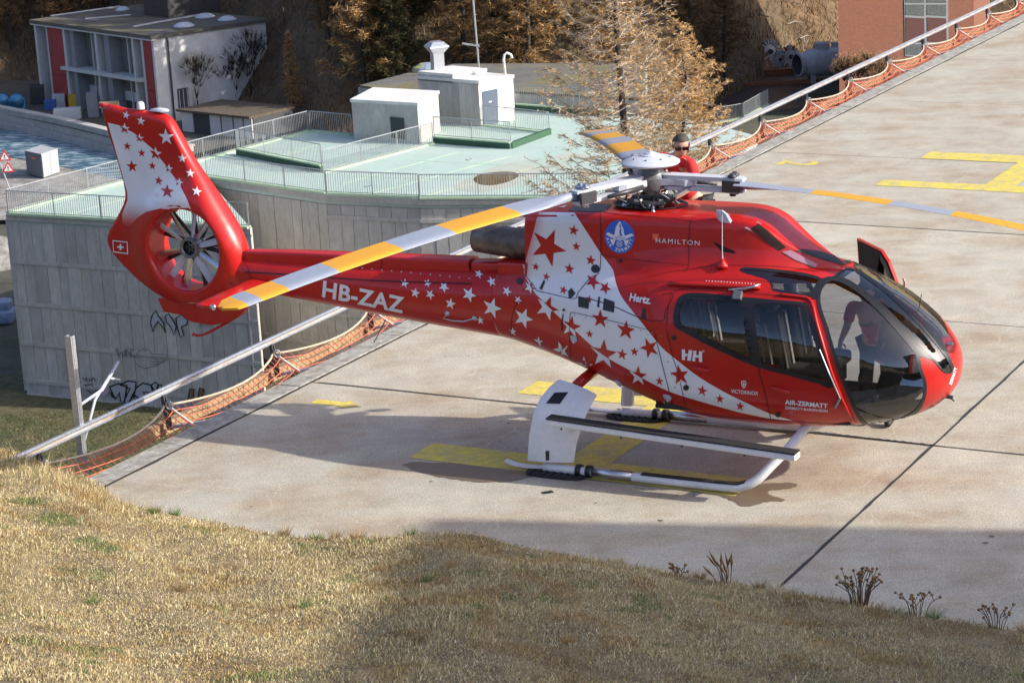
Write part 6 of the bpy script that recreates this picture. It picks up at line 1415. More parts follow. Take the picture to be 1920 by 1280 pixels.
for x0, x1 in ((1698, 1733), (1738, 1774)):
    bq('window_pane', [(x0, -60), (x1, -60), (x1, 5), (x0, 5)], gls, .10, bo); bq('window_pane', [(x0, 9), (x1, 9), (x1, 30), (x0, 28)], gls, .10, bo); bq('door_panel', [(x0, 33), (x1, 35), (x1 + 1, 80), (x0 + 1, 78)], mar, .10, bo); bq('window_pane', [(x0 + 1, 82), (x1 + 1, 84), (x1 + 2, 104), (x0 + 2, 102)], gls, .10, bo)
tkc = on_z(1495, 150, ZG + .3); tk = empty('steel_tank', tkc, 0, 'large grey steel pipe section with an open dark mouth', 'tank'); dv = Vector((.93, .36, .0)).normalized()
shell = mat('tank_grey', (.56, .58, .60), .42, .1, var=.12, vscale=1)
mk('tank_shell', lathe([(.80, 0), (.95, .05), (.95, .35), (.82, .38), (1.0, .9), (1.12, 1.3), (1.12, 6.0)], 28, axis_m((0, 0, 1.2), dv), cap=False), shell, tk, True, sharp=25); mk('tank_mouth', lathe([(.80, 0), (.72, .02), (.72, .9), (0, .9)], 24, axis_m((0, 0, 1.2), dv), cap=False), drk, tk, True)
mk('tank_box', xf(bbox(-.55, .55, -.45, .45, 0, .55, .04), Matrix.Translation(dv * 2.2 + Vector((0, 0, 2.2)))), shell, tk); mk('tank_box', xf(bbox(-.25, .25, -.25, .25, 0, .4, .04), Matrix.Translation(dv * 3.4 + Vector((0, 0, 2.25)))), shell, tk)
for k in (1.3, 3.3): mk('tank_saddle', xf(box(-.2, .2, -.9, .9, -.5, .4), Matrix.Translation(dv * k)), conc, tk)
def runner(px, py, rad, label, red_=False):
    g = on_z(px, py, ZG + .5); o = empty('turbine_runner', g, 0, label, 'turbine wheel', 'old turbine wheels stored beside the steel tank'); ax = Vector((.45, -.85, .1)).normalized(); c = Vector((0, 0, rad + .1))
    tw_g = mat('wheel_grey', (.42, .44, .46), .5, .2, var=.2, vscale=4)
    mk('wheel_disc', lathe([(.16 * rad, -.16), (.18 * rad, .12), (.62 * rad, .06), (.66 * rad, .10), (.66 * rad, -.10), (.2 * rad, -.12)], 22, axis_m(c, ax), cap=True), tw_g, o, True, sharp=30)
    mk('wheel_hub', lathe([(.22 * rad, .10), (.2 * rad, .22), (.12 * rad, .25), (.12 * rad, .10)], 14, axis_m(c, ax), cap=False), drk, o)
    M_ = axis_m(c, ax)
    for k in range(18):
        a = 2 * math.pi * k / 18; d = Vector((math.cos(a), math.sin(a), 0)); mk('wheel_bucket', xf(beam(d * (.66 * rad), d * rad, .12 * rad, .26, (0, 0, 1)), M_), [tw_g, mat('red_lead', (.38, .08, .05), .6)][1 if red_ and k % 3 == 0 else 0], o)
for args in ((1412, 126, .62, 'small turbine wheel at the left end of the turbine row'), (1424, 120, .85, 'bucketed turbine wheel second from the left in the row'), (1444, 122, 1.0, 'largest turbine wheel in the middle of the row'), (1462, 131, .72, 'turbine wheel leaning in front of the red marked one'), (1482, 130, .92, 'turbine wheel with red marks nearest the steel tank', True)): runner(*args)
tag(mk('rusty_basin', xf(join(box(-3.4, 3.4, -.15, .15, 0, .5), box(-3.4, 3.4, -4.8, -4.6, 0, .3)), Matrix.Translation(on_z(1432, 143, ZG))), mat('rust', (.28, .10, .04), .85, var=.3, vscale=2)), 'rust red steel beam lying below the turbine wheels', 'beam')
tag(mk('basin_slab', ([tuple(on_z(*p, ZG + .03)) for p in ((1300, 128), (1500, 138), (1520, 200), (1300, 230))], [(3, 2, 1, 0)]), mat('wet_slab', (.055, .05, .048), .4, col2=(.14, .07, .035), vscale=.3, fac=(.5, .62), var=.2)), kind='structure')
tag(mk('concrete_portal', xf(join(box(-1.6, 1.6, -.3, .3, 1.6, 2.2), box(.2, .8, -.25, .25, 0, 1.598)), Matrix.Translation(on_z(1345, 130, ZG))), conc2), 'T-shaped concrete portal right of the golden larch', 'portal')
railing(on_z(1340, 232, ZG), on_z(1395, 222, ZG), 'lower stair railing right of the golden larch, left part', 1.0, None, 'railings by the power station')
railing(on_z(1395, 222, ZG + .5), on_z(1440, 196, ZG + .5), 'lower stair railing right of the golden larch, rising part', 1.0, None, 'railings by the power station')

# ---- tall block to the right of the frame: its shadow lies across the pad and the bank
hm = mat('block_render', (.42, .40, .37), .8, var=.1, vscale=.5); TH = 11.0; ks = TH / math.tan(SUN_EL)
K = Vector((-0.95 + ks * math.cos(SUN_AZ), 23.62 + ks * math.sin(SUN_AZ), 0)); e1 = Vector((math.cos(R(-12.4)), math.sin(R(-12.4)), 0)); e2 = Vector((-4.05, -7.8, 0)).normalized()
hp_ = [K, K + e1 * 16, K + e1 * 16 + e2 * 11, K + e2 * 11]
hg = empty('tall_block', (K.x, K.y, ZG), 0, 'tall rendered block standing beyond the right end of the helipad', 'building'); Th = Matrix.Translation(-Vector((K.x, K.y, ZG)))
mk('wall', xf(prism([(q.x, q.y) for q in hp_], ZG, TH - .3), Th), hm, hg); mk('roof', xf(prism([(q.x, q.y) for q in hp_], TH - .298, TH), Th), conc, hg)
for k in range(7):
    for j in range(4):
        p = K + e1 * (1.6 + 3.4 * j) - e2 * .03; mk('window', xf(beam(p + Vector((0, 0, TH - 2.6 - 3.2 * k)), p + e1 * 1.5 + Vector((0, 0, TH - 2.6 - 3.2 * k)), .08, 1.5), Th), gls, hg)
# ================================================================== hillside, mountains, trees
def foot_y(x): return np.interp(x, [-400, -60, -42, -33, -27, -20, -12, 0, 12, 24, 34, 60, 400], [196, 197, 203, 200, 186, 180, 170, 166, 170, 196, 206, 204, 204])
def hill_z(x, y):
    x, y = np.asarray(x, float), np.asarray(y, float); t = np.maximum(0, y - foot_y(x))
    return ZG - .3 + .62 * t + .25 * np.clip(t, 0, 8) + 1.3 * (vnoise(x, y, 71, 9) - .5) * np.clip(t / 6, 0, 1) + .5 * (vnoise(x, y, 72, 2.5) - .5) * np.clip(t / 3, 0, 1)
hx_ = np.concatenate([np.linspace(-420, -80, 24), np.linspace(-76, 76, 130), np.linspace(80, 420, 24)]); ht_ = np.concatenate([np.linspace(-1.5, 50, 90), np.linspace(54, 420, 30)])
V, F = [], []
for t in ht_:
    yy = foot_y(hx_) + t; zz = hill_z(hx_, yy)
    for x, y, z in zip(hx_, yy, zz): V.append((float(x), float(y), float(z)))
nx = len(hx_)
for j in range(len(ht_) - 1):
    for i in range(nx - 1): F.append((j * nx + i, j * nx + i + 1, (j + 1) * nx + i + 1, (j + 1) * nx + i))
hill_m = mat('autumn_hillside', (.135, .085, .046), .95, col2=(.085, .065, .035), vscale=.14, fac=(.4, .62), var=.35, bump=.7, bscale=2.5, var2=.4, v2scale=2.2)
tag(mk('hillside', (V, F), hill_m, None, True), kind='structure')
# mountains round the valley
V, F = [], []; nA = 120
for j, (rad, hz) in enumerate(((360, -30), (520, 60), (760, 150), (1100, 215))):
    for i in range(nA):
        a = 2 * math.pi * i / nA; k = .72 + .5 * float(vnoise(i * .9, j * 3, 55, 4.0)); y_ = math.sin(a)
        if y_ > .35: k *= .9
        V.append((rad * math.cos(a), rad * math.sin(a) + 60, hz * k if hz > 0 else hz))
for j in range(3):
    for i in range(nA): F.append((j * nA + i, j * nA + (i + 1) % nA, (j + 1) * nA + (i + 1) % nA, (j + 1) * nA + i))
tag(mk('mountain', (V, F), mat('mountain_slopes', (.075, .065, .035), .95, col2=(.05, .06, .03), vscale=.01, var=.3), None, True), kind='structure')
# brush on the slope
n_ = 90000; bx = rng.uniform(-60, 60, n_); bt = rng.uniform(0, 1, n_) ** 1.4 * 40; by = foot_y(bx) + bt; dens = vnoise(bx, by, 81, 5)
q = rng.random(n_) < .35 + dens; bx, by = bx[q], by[q]; n_ = len(bx); bz = hill_z(bx, by)
L_ = rng.uniform(.25, .9, n_) * (.6 + .8 * vnoise(bx, by, 82, 4)); a1 = rng.uniform(0, 6.28, n_); w_ = rng.uniform(.012, .045, n_); V = np.empty((n_, 3, 3))
V[:, 0] = np.stack([bx - np.cos(a1) * w_, by - np.sin(a1) * w_, bz], 1); V[:, 1] = np.stack([bx + np.cos(a1) * w_, by + np.sin(a1) * w_, bz], 1); V[:, 2] = np.stack([bx + rng.normal(0, .35, n_), by + rng.normal(0, .35, n_), bz + L_], 1)
pal = np.array([(.18, .10, .048), (.25, .145, .06), (.11, .07, .04), (.17, .135, .065), (.34, .30, .24), (.38, .20, .07)]); C = pal[rng.choice(6, n_, p=[.3, .2, .22, .13, .07, .08])] * rng.uniform(.6, 1.3, (n_, 1))
tag(tri_mesh('undergrowth', V.reshape(-1, 3), np.arange(n_ * 3).reshape(-1, 3), np.repeat(C, 3, 0), attr_mat('undergrowth_stems')), 'brown autumn undergrowth covering the slope', 'undergrowth', kind='stuff')

leaf_m = attr_mat('larch_needles', .8, .3); bark_d = mat('larch_bark', (.075, .055, .042), .95, col2=(.04, .032, .028), vscale=4, var=.3); bark_g = mat('grey_twigs', (.16, .135, .11), .9, var=.2, vscale=6)
def ribbons(P0, P1, W, C0):
    """Thin crossed-triangle sticks from P0 to P1 (n,3)."""
    n = len(P0); d = P1 - P0; s = np.cross(d, np.array([0.3, .9, .2])); s /= np.linalg.norm(s, axis=1, keepdims=True) + 1e-9; s *= W[:, None]; u = np.cross(d, s); u /= np.linalg.norm(u, axis=1, keepdims=True) + 1e-9; u *= W[:, None]
    V = np.empty((n, 6, 3)); V[:, 0] = P0 - s; V[:, 1] = P0 + s; V[:, 2] = P1; V[:, 3] = P0 - u; V[:, 4] = P0 + u; V[:, 5] = P1
    F = (np.arange(n)[:, None] * 6 + np.array([[0, 1, 2]])).tolist() + (np.arange(n)[:, None] * 6 + np.array([[3, 4, 5]])).tolist()
    return V.reshape(-1, 3), np.array(F), np.repeat(C0, 6, 0)
def tufts(P, S, C0, r_):
    """One slim needle spray (thin triangle) per tuft."""
    n = len(P); d = r_.normal(0, 1, (n, 3)); d[:, 2] = d[:, 2] * .6 + .15; d /= np.linalg.norm(d, axis=1, keepdims=True); q = np.cross(d, r_.normal(0, 1, (n, 3))); q /= np.linalg.norm(q, axis=1, keepdims=True) + 1e-9
    V = np.empty((n, 3, 3)); V[:, 0] = P - q * (S * .22)[:, None]; V[:, 1] = P + q * (S * .22)[:, None]; V[:, 2] = P + d * (S * 2.6)[:, None]
    return V.reshape(-1, 3), np.arange(n * 3).reshape(-1, 3), np.repeat(C0, 3, 0)
def cat3(*a):
    V, F, C = [], [], []; k = 0
    for v, f, c in a: V.append(v); F.append(f + k); C.append(c); k += len(v)
    return np.concatenate(V), np.concatenate(F), np.concatenate(C)
def larch(name, H_, rad, nbr, ntw, ntf, seed, gold, tw_col, rb=.16, z0=.12, tuft=.07, tw_w=.010, up=.25):
    """Returns (trunk mesh object data, crown mesh data) for a larch of height H_."""
    r_ = np.random.default_rng(seed); R_ = random.Random(seed)
    path = [(0, 0, -.3)]; 
    for k in range(1, 13): path.append((R_.uniform(-.02, .02) * H_ * .25, R_.uniform(-.02, .02) * H_ * .25, H_ * k / 12))
    tr = tube(path, [rb * (1 - k / 12.4) ** .9 + .012 for k in range(13)], 8)
    P0s, P1s, Ws, tp = [], [], [], []
    tubes = [tr]
    for b in range(nbr):
        f = z0 + (1 - z0) * ((b + R_.random()) / nbr) ** .92; z = H_ * f; a = b * 2.399 + R_.uniform(-.5, .5); Lb = rad * (1 - f) ** .72 * R_.uniform(.6, 1.15) + .15
        base_ = np.array([np.interp(z, [p[2] for p in path], [p[0] for p in path]), np.interp(z, [p[2] for p in path], [p[1] for p in path]), z]); dr = np.array([math.cos(a), math.sin(a), 0])
        n = 7; ss = np.linspace(0, 1, n); pts = base_ + dr * (Lb * ss)[:, None] + np.array([0, 0, 1.0]) * (Lb * (-.30 * ss + (.30 + up) * ss ** 2.2) + r_.normal(0, .02 * Lb, n) * ss)[:, None]
        side_ = np.array([-dr[1], dr[0], 0]); pts = pts + side_ * (np.sin(ss * 3 + b) * .05 * Lb)[:, None]
        P0s.append(pts[:-1]); P1s.append(pts[1:] + (pts[1:] - pts[:-1]) * .15); Ws.append(np.linspace(.032, .012, n - 1) * (.5 + Lb / rad * .7) * tw_w / .010)
        nt = max(3, int(ntw * Lb / rad)); s_ = r_.uniform(.18, 1, nt); q0 = np.stack([np.interp(s_, ss, pts[:, i]) for i in range(3)], 1)
        sd = np.where(r_.random(nt) < .5, -1, 1)[:, None]; dd = dr * r_.uniform(.3, 1, nt)[:, None] + side_ * sd * r_.uniform(.3, 1, nt)[:, None] + np.stack([np.zeros(nt), np.zeros(nt), r_.uniform(-.35, .45, nt)], 1)
        dd /= np.linalg.norm(dd, axis=1, keepdims=True); ll = Lb * r_.uniform(.10, .32, nt) * (1.1 - .5 * s_) + .06; q1 = q0 + dd * ll[:, None]
        P0s.append(q0); P1s.append(q1); Ws.append(np.full(nt, tw_w))
        ntt = max(1, int(ntf)); k_ = r_.integers(0, nt, nt * ntt); tt = r_.uniform(.1, 1.05, nt * ntt); tp.append(q0[k_] + (q1[k_] - q0[k_]) * tt[:, None] + r_.normal(0, tuft * .5, (nt * ntt, 3)))
    P0s, P1s, Ws, tp = np.concatenate(P0s), np.concatenate(P1s), np.concatenate(Ws), np.concatenate(tp)
    cw = np.array(tw_col) * r_.uniform(.6, 1.4, (len(P0s), 1)); gold = np.array(gold); cg = gold[r_.integers(0, len(gold), len(tp))] * r_.uniform(.65, 1.3, (len(tp), 1))
    tw_ = ribbons(P0s, P1s, Ws, cw); tf_ = tufts(tp, np.full(len(tp), tuft) * r_.uniform(.6, 1.4, len(tp)), cg, r_)
    return tr, cat3(tw_, tf_)
def plant_tree(tr, cr, name, p, rz, s, label, group, data=None, bark=bark_d):
    o = empty(name, p, rz, label, 'tree', group); o.scale = (s, s, s)
    if data is None:
        t = mk('trunk', tr, bark, o, True); c = tri_mesh('crown', *cr, leaf_m, o); return o, (t.data, c.data)
    for nm, d in zip(('trunk', 'crown'), data): lk(bpy.data.objects.new(nm, d), o)
    return o, data
GOLD = [(.68, .42, .17), (.60, .37, .16), (.74, .52, .25), (.52, .33, .15)]
BRN = [(.31, .17, .07), (.24, .14, .065), (.40, .21, .075), (.19, .125, .065), (.23, .175, .085)]
# the two golden larches beyond the guard rail
tr, cr = larch('larch', 24.0, 4.4, 500, 62, 4, 5, GOLD, (.54, .48, .40), .20, .06, .045, .012)
gA = on_depth(1172, 300, 62); gA.z = ZG; plant_tree(tr, cr, 'golden_larch', (gA.x, gA.y, ZG + 4.5), .4, 1.0, 'sparse golden larch with a dark trunk behind the rotor hub', 'golden larches beyond the guard rail')
tr, cr = larch('larch', 21.0, 5.3, 560, 60, 12, 8, GOLD, (.50, .42, .31), .17, .05, .045, .012)
gB = on_depth(1285, 260, 70); plant_tree(tr, cr, 'golden_larch', (gB.x, gB.y, ZG + .8), 1.4, 1.0, 'denser conical golden larch standing right of the sparse one', 'golden larches beyond the guard rail')
# larches on the slope
KIND = []
for k, (H_, rad, gold, ntf) in enumerate(((15, 2.6, BRN, 4), (17, 2.9, BRN + GOLD[:1], 4), (13, 2.3, BRN, 2), (16, 2.4, GOLD + BRN, 5), (12, 2.5, [(.03, .04, .018), (.045, .05, .02), (.10, .07, .03)], 6))):
    KIND.append(larch('l', H_, rad, 90, 20, ntf * 3, 30 + k, gold, (.17, .13, .095), .17, .16, .14, .022))
DATA = [None] * 5
spots = []; r_ = random.Random(31)
for row, (t0, n, lo, hi) in enumerate(((3, 22, -58, 50), (6.5, 28, -58, 50), (10.5, 30, -58, 50), (15.5, 32, -58, 50), (22, 32, -60, 52))):
    for i in range(n):
        x = lo + (hi - lo) * (i + r_.uniform(.1, .9)) / n; y = float(foot_y(x)) + t0 + r_.uniform(-1.8, 2.2)
        if row < 2 and -36 < x < -18 and y < 205: continue
        if row < 1 and 20 < x < 30 or 21 < x < 42 and y < 200: continue
        spots.append((x, y, row))
names = ['brown', 'russet', 'thin bare', 'golden', 'dark evergreen']
BINS = [(-900, 'left of the yard'), (-60, 'left of the plant building'), (95, 'behind the plant building corner'), (200, 'behind the plant building roof'), (290, 'behind the dark rooftop block'), (420, 'behind the roof skylights'), (520, 'at the back of the white side wall'), (600, 'above the small rust orange larch'), (680, 'above the deck corner railing'), (760, 'above the low hut'), (830, 'above the flared roof vent'),
        (890, 'just left of the antenna mast'), (960, 'just right of the antenna mast'), (1050, 'above the bent white pipe'), (1130, 'left of the sparse golden larch'), (1230, 'behind the sparse golden larch'), (1330, 'behind the dense golden larch'), (1400, 'above the concrete portal'), (1480, 'above the turbine wheels'), (1575, 'above the steel tank')]
ROWW = ['at the foot of the slope', 'low on the slope', 'halfway up the slope', 'high on the slope', 'at the top of the slope']
for i, (x, y, row) in enumerate(spots):
    qx = to_px((x, y, float(hill_z(x, y)) + 4))[0]
    if not -330 < qx < 1600: continue
    if 290 < qx < 540 and row < 4: continue
    where = [w_ for b_, w_ in BINS if qx >= b_][-1]
    k = r_.choices(range(5), (.34, .24, .2, .14, .08))[0]; s = r_.uniform(.75, 1.25)
    o, DATA[k] = plant_tree(*KIND[k], 'larch_tree', (x, y, float(hill_z(x, y)) - .2), r_.uniform(0, 6.28), s, names[k] + ' larch ' + where + ', ' + ROWW[row], names[k] + ' larches on the wooded slope', DATA[k], bark_d)
    o.rotation_euler = (r_.uniform(-.04, .04), r_.uniform(-.04, .04), r_.uniform(0, 6.28))
# small golden larch and bare shrubs in front of the white wall
def on_hill(px, py):
    d = ray(px, py)
    for k in range(3000):
        y = 150 + k * .05; p = CPOS + d * (y / d.y); gz = max(YZ if p.x < -14 else ZG, float(hill_z(p.x, p.y)))
        if p.z <= gz: return Vector((p.x, p.y, gz))
    return p
p = on_hill(552, 222); plant_tree(*KIND[3], 'young_larch', tuple(p - Vector((0, 0, .2))), 0, .42, 'small rust orange larch on the slope right of the garages', None, DATA[3]) if DATA[3] else None
def bare_tree(seed, H_, leaf, nl):
    R_ = random.Random(seed); segs = []; tips = []
    def grow(p, d, L_, w_, lev):
        q = p + d * L_; segs.append((p, q, w_))
        if lev == 0: tips.append(q); return
        for k in range(R_.choice((2, 3, 3))):
            nd = (d + Vector((R_.uniform(-.7, .7), R_.uniform(-.7, .7), R_.uniform(-.1, .5)))).normalized(); grow(q, nd, L_ * R_.uniform(.62, .85), w_ * .62, lev - 1)
        grow(q, (d + Vector((R_.uniform(-.2, .2), R_.uniform(-.2, .2), .1))).normalized(), L_ * .8, w_ * .7, lev - 1)
    for k in range(3): grow(Vector((R_.uniform(-.3, .3), R_.uniform(-.2, .2), 0)), Vector((R_.uniform(-.3, .3), R_.uniform(-.2, .2), 1)).normalized(), H_ * .27, .06, 4)
    P0 = np.array([list(s[0]) for s in segs]); P1 = np.array([list(s[1]) for s in segs]); W = np.array([max(.016, s[2]) for s in segs]); r2 = np.random.default_rng(seed)
    tw_ = ribbons(P0, P1, W, np.array([[.045, .038, .03]]) * r2.uniform(.7, 1.3, (len(P0), 1))); T_ = np.array([list(t) for t in tips]); T_ = np.repeat(T_, nl, 0) + r2.normal(0, .12, (len(T_) * nl, 3))
    return cat3(tw_, tufts(T_, np.full(len(T_), .05), np.array([leaf]) * r2.uniform(.6, 1.4, (len(T_), 1)), r2))
tw_m = attr_mat('shrub_twigs', .9)
for i, (px, py, H_, leaf, nl, lab) in enumerate(((372, 222, 5.6, (.22, .17, .03), 3, 'yellow-leaved young tree in front of the white side wall'), (405, 208, 5.2, (.12, .09, .03), 1, 'bare multi-stemmed shrub against the white side wall'), (432, 200, 5.0, (.10, .08, .03), 1, 'bare shrub higher up beside the white side wall'), (470, 182, 6.0, (.16, .10, .03), 1, 'bare tree at the back corner of the white side wall'))):
    g = on_hill(px, py)
    o = empty('bare_tree', g, 0, lab, 'tree'); tri_mesh('crown', *bare_tree(60 + i, H_, leaf, nl), tw_m, o); mk('trunk', tube([(0, 0, -.3), (.05, 0, 1.4)], [.09, .05], 6), bark_d, o)
for i, (px, dep, H_) in enumerate(((1588, 150, 3.4), (1612, 146, 3.8), (1640, 148, 3.6), (1664, 144, 3.2))):
    q_ = on_depth(px, 150, dep); zb_ = ZG
    o = empty('dry_bush', (q_.x, q_.y, q_.z - 1.6), 0, ['brown dry bush right beside the steel tank', 'tallest brown dry bush below the brick corner', 'brown dry bush below the middle of the brick wall', 'small brown dry bush nearest the brick window'][i], 'bush'); tri_mesh('foliage', *bare_tree(90 + i, H_, (.34, .20, .10), 5), tw_m, o)
    mk('stem', tube([(0, 0, ZG - (q_.z - 1.6)), (0, 0, .4)], [.12, .05], 6), bark_d, o)
# fallen pale branches on the slope above the turbine wheels
r_ = random.Random(77)
for i in range(26):
    x = r_.uniform(17, 27.5); y = float(foot_y(x)) + r_.uniform(1.0, 9); z = float(hill_z(x, y)) + .35; a = r_.uniform(0, 3.14); L_ = r_.uniform(.8, 2.6)
    tag(mk('fallen_branch', xf(tube([(-L_ / 2, 0, 0), (0, .08, .1), (L_ / 2, 0, r_.uniform(-.3, .6))], [.05, .045, .02], 5), Matrix.Translation((x, y, z)) @ Matrix.Rotation(a, 4, 'Z')), mat('bleached_wood', (.30, .27, .23), .9)), 'bleached fallen branch lying on the slope above the turbine wheels', 'branch', 'fallen branches on the slope')
# ================================================================== crew
skin_m = mat('skin', (.50, .29, .20), .55, var=.08, vscale=30); shirt_m = mat('red_shirt', (.50, .018, .02), .8, var=.12, vscale=14, bump=.3, bscale=25); trouser_m = mat('dark_trousers', (.03, .032, .036), .85, var=.2, vscale=14); hair_m = mat('dark_hair', (.045, .034, .026), .7, var=.3, vscale=60); shoe_m = mat('black_boot', (.015, .015, .015), .6); lens_m = mat('sunglass_lens', (.008, .008, .01), .08)
def skinned(name, nodes, edges, m, parent, sub=2):
    """Continuous surface grown round a skeleton; nodes: key -> (point, radius), the first one is the root."""
    ks = list(nodes); me = bpy.data.meshes.new(name); me.from_pydata([tuple(nodes[k][0]) for k in ks], [(ks.index(a), ks.index(b)) for a, b in edges], [])
    me.materials.append(m); o = lk(bpy.data.objects.new(name, me), parent)
    md = o.modifiers.new('skin', 'SKIN'); sv = me.skin_vertices[0].data
    for i, k in enumerate(ks):
        r_ = nodes[k][1]; sv[i].radius = r_ if isinstance(r_, tuple) else (r_, r_)
    sv[0].use_root = True; md.use_smooth_shade = True; md.branch_smoothing = .6
    s = o.modifiers.new('sub', 'SUBSURF'); s.levels = sub; s.render_levels = sub
    return o
def person(label, base_, J, look, up=Vector((0, 0, 1)), glasses=False, watch=None):
    """J: joint name -> world point."""
    base_ = Vector(base_); o = empty('person', base_, 0, label, 'person'); P = {k: Vector(v) - base_ for k, v in J.items()}; look = Vector(look).normalized()
    sidev = look.cross(up).normalized(); upv = sidev.cross(look).normalized(); hd = P['head']
    N = {'pelvis': (P['pelvis'], .13), 'belly': (P['pelvis'].lerp(P['chest'], .5), .125), 'chest': (P['chest'], .14), 'neck0': (P['neck'], .06), 'head0': (hd - upv * .05, .075), 'head1': (hd + upv * .035, .095), 'head2': (hd + upv * .09, .06)}
    E = [('pelvis', 'belly'), ('belly', 'chest'), ('chest', 'neck0'), ('neck0', 'head0'), ('head0', 'head1'), ('head1', 'head2')]
    S = {'belly': (N['belly'][0], .14), 'waist': (P['pelvis'].lerp(P['chest'], .12), .145), 'chest': (P['chest'], .157), 'collar': (P['neck'].lerp(P['chest'], .25), .09)}; SE = [('belly', 'waist'), ('belly', 'chest'), ('chest', 'collar')]
    T = {'pelvis': (P['pelvis'], .15)}; TE = []
    for s in 'lr':
        sh, el, wr, ha = P['sh_' + s], P['el_' + s], P['wr_' + s], P['ha_' + s]; d = (ha - wr).normalized()
        N['sh' + s] = (sh, .062); N['el' + s] = (el, .046); N['wr' + s] = (wr, .030); N['pa' + s] = (wr + d * .05, (.040, .024)); N['pb' + s] = (wr + d * .09, (.042, .02)); E += [('chest', 'sh' + s), ('sh' + s, 'el' + s), ('el' + s, 'wr' + s), ('wr' + s, 'pa' + s), ('pa' + s, 'pb' + s)]
        S['cl' + s] = (sh.lerp(P['chest'], .45).lerp(P['neck'], .25), .085); S['sh' + s] = (sh, .074); S['sl' + s] = (sh.lerp(el, .55), .068); S['se' + s] = (sh.lerp(el, .86), .070); SE += [('chest', 'cl' + s), ('cl' + s, 'sh' + s), ('sh' + s, 'sl' + s), ('sl' + s, 'se' + s)]
        pn = d.cross(Vector((0, 0, 1)) if abs(d.z) < .8 else Vector((1, 0, 0))).normalized(); pz = pn.cross(d).normalized()
        for i, (off, ln) in enumerate(((-.03, .075), (-.01, .085), (.012, .08), (.032, .062))):
            b0 = wr + d * .075 + pn * off; b1 = b0 + d * (.02 + ln * .5) + pz * -.008; b2 = b1 + d * (ln * .35) - pz * .022; skinned('finger', {'a': (b0, .010), 'b': (b1, .0095), 'c': (b2, .008)}, [('a', 'b'), ('b', 'c')], skin_m, o, 1)
        t0 = wr + d * .03 - pn * .03; t1 = t0 - pn * .03 + d * .025; t2 = t1 + d * .03 - pz * .012; skinned('thumb', {'a': (t0, .013), 'b': (t1, .011), 'c': (t2, .009)}, [('a', 'b'), ('b', 'c')], skin_m, o, 1)
        hp_, kn, an, to = P['hp_' + s], P['kn_' + s], P['an_' + s], P['to_' + s]
        N['hp' + s] = (hp_, .09); N['kn' + s] = (kn, .06); N['an' + s] = (an, .04); E += [('pelvis', 'hp' + s), ('hp' + s, 'kn' + s), ('kn' + s, 'an' + s)]
        T['hp' + s] = (hp_, .105); T['kn' + s] = (kn, .078); T['an' + s] = (an.lerp(kn, .08), .062); TE += [('pelvis', 'hp' + s), ('hp' + s, 'kn' + s), ('kn' + s, 'an' + s)]
        skinned('boot', {'a': (an, .055), 'b': (an.lerp(to, .45) , .05), 'c': (to, .04)}, [('a', 'b'), ('b', 'c')], shoe_m, o, 2)
    skinned('body', N, E, skin_m, o); skinned('shirt', S, SE, shirt_m, o); skinned('trousers', T, TE, trouser_m, o)
    Mh = Matrix((sidev, look, upv)).transposed().to_4x4(); Mh.translation = hd
    mk('nose', xf(loft([[(-.012, .088, .02), (.012, .088, .02), (0, .098, .022)], [(-.018, .088, -.025), (.018, .088, -.025), (0, .118, -.02)], [(-.012, .085, -.035), (.012, .085, -.035), (0, .10, -.036)]]), Mh), skin_m, o, True)
    mk('mouth', xf(bbox(-.025, .025, .086, .096, -.062, -.054, .003, 1), Mh), mat('lips', (.36, .14, .11), .6), o)
    for s in (-1, 1):
        mk('ear', xf(lathe([(.02, -.01), (.026, 0), (.018, .01), (0, .008)], 10, Matrix.Translation((s * .088, 0, -.015)) @ Matrix.Rotation(s * R(90), 4, 'Y')), Mh), skin_m, o, True)
        if not glasses: mk('eye', xf(lathe([(.012, 0), (.009, .006), (0, .008)], 8, Matrix.Translation((s * .034, .088, .012)) @ Matrix.Rotation(R(-90), 4, 'X'), cap=False), Mh), lens_m, o)
    V = []; hf = []
    na, nb_ = 16, 7
    for j in range(nb_ + 1):
        ph = math.pi * .5 * (1 - j / nb_) ; 
        for i in range(na):
            a = 2 * math.pi * i / na; front = max(0, math.sin(a)); zb_ = .025 + .055 * front ** .5; zz = zb_ + (.118 - zb_) * (j / nb_) ** .8; rr = .101 * math.sqrt(max(.0, 1 - ((zz - .0) / .121) ** 2)) + .002; V.append((rr * math.cos(a), rr * math.sin(a) * 1.03, zz + .012))
    for j in range(nb_):
        for i in range(na): hf.append((j * na + i, j * na + (i + 1) % na, (j + 1) * na + (i + 1) % na, (j + 1) * na + i))
    hf.append(tuple(nb_ * na + i for i in range(na))); mk('hair', xf((V, hf), Mh), hair_m, o, True)
    if glasses: mk('sunglasses', xf(join(bbox(-.078, -.008, .088, .108, -.012, .03, .008), bbox(.008, .078, .088, .108, -.012, .03, .008), bbox(-.012, .012, .095, .106, .012, .022, .003), bbox(-.096, -.088, -.01, .09, .014, .021, .002), bbox(.088, .096, -.01, .09, .014, .021, .002)), Mh), lens_m, o)
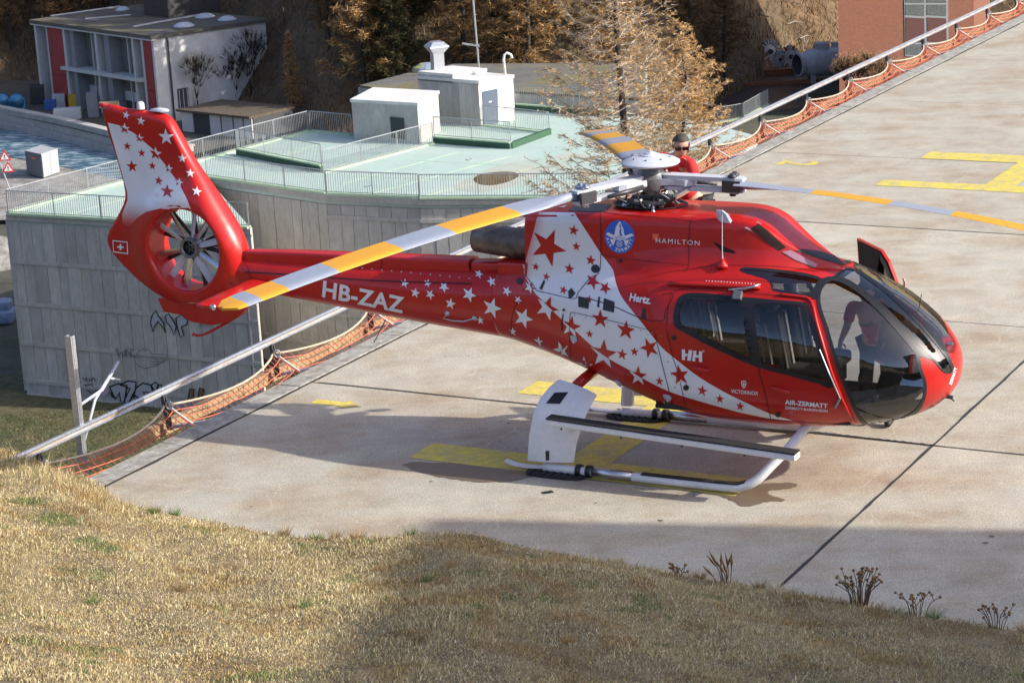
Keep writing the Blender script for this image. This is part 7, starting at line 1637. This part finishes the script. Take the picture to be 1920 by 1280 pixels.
    if watch: w_ = P['wr_' + watch]; d = (P['ha_' + watch] - w_).normalized(); mk('watch', lathe([(.036, -.014), (.039, 0), (.036, .014)], 14, axis_m(w_ - d * .03, d), cap=False), shoe_m, o, True)
    return o
def hw(x, y, z): return M_HELI @ Vector((x, y, z))
def hp(px, py, y): return M_HELI @ h_y(px, py, y)
J1 = dict(head=hp(1277, 272, .66), neck=hp(1270, 291, .80), chest=hp(1264, 307, .88), pelvis=hw(.05, 1.06, 2.62), sh_l=hp(1295, 305, .84), sh_r=hp(1240, 290, .90), el_l=hp(1306, 345, .66), wr_l=hp(1260, 374, .42), ha_l=hp(1272, 392, .36), el_r=hp(1236, 348, .66), wr_r=hp(1244, 378, .38), ha_r=hp(1250, 392, .32),
          hp_l=hw(.18, 1.05, 2.58), hp_r=hw(-.10, 1.05, 2.56), kn_l=hw(.30, .66, 2.36), kn_r=hw(-.22, .66, 2.33), an_l=hw(.28, 1.02, 2.22), an_r=hw(-.2, 1.02, 2.20), to_l=hw(.29, 1.16, 2.10), to_r=hw(-.2, 1.16, 2.08))
person('man in a red shirt and sunglasses working at the rotor mast', hw(.05, .9, 2.2), J1, (M_HELI.to_3x3() @ Vector((.42, -.80, -.32))), glasses=True, watch='l')
J2 = dict(head=hp(1622, 548, 1.25), neck=hp(1628, 562, 1.34), chest=hp(1628, 588, 1.42), pelvis=hw(1.98, 1.62, .96), sh_l=hp(1662, 566, 1.42), sh_r=hp(1598, 570, 1.36), el_l=hp(1684, 566, 1.55), wr_l=hp(1694, 548, 1.55), ha_l=hp(1697, 530, 1.55), el_r=hp(1588, 612, 1.30), wr_r=hp(1576, 640, 1.16), ha_r=hp(1574, 656, 1.08),
          hp_l=hw(2.10, 1.64, .92), hp_r=hw(1.87, 1.64, .92), kn_l=hw(2.12, 1.58, .50), kn_r=hw(1.86, 1.60, .50), an_l=hw(2.12, 1.68, .09), an_r=hw(1.86, 1.70, .09), to_l=hw(2.13, 1.50, .04), to_r=hw(1.86, 1.52, .04))
person('crew member in a red shirt leaning in behind the windshield', hw(1.98, 1.62, 0), J2, (M_HELI.to_3x3() @ Vector((.1, -.9, -.35))))
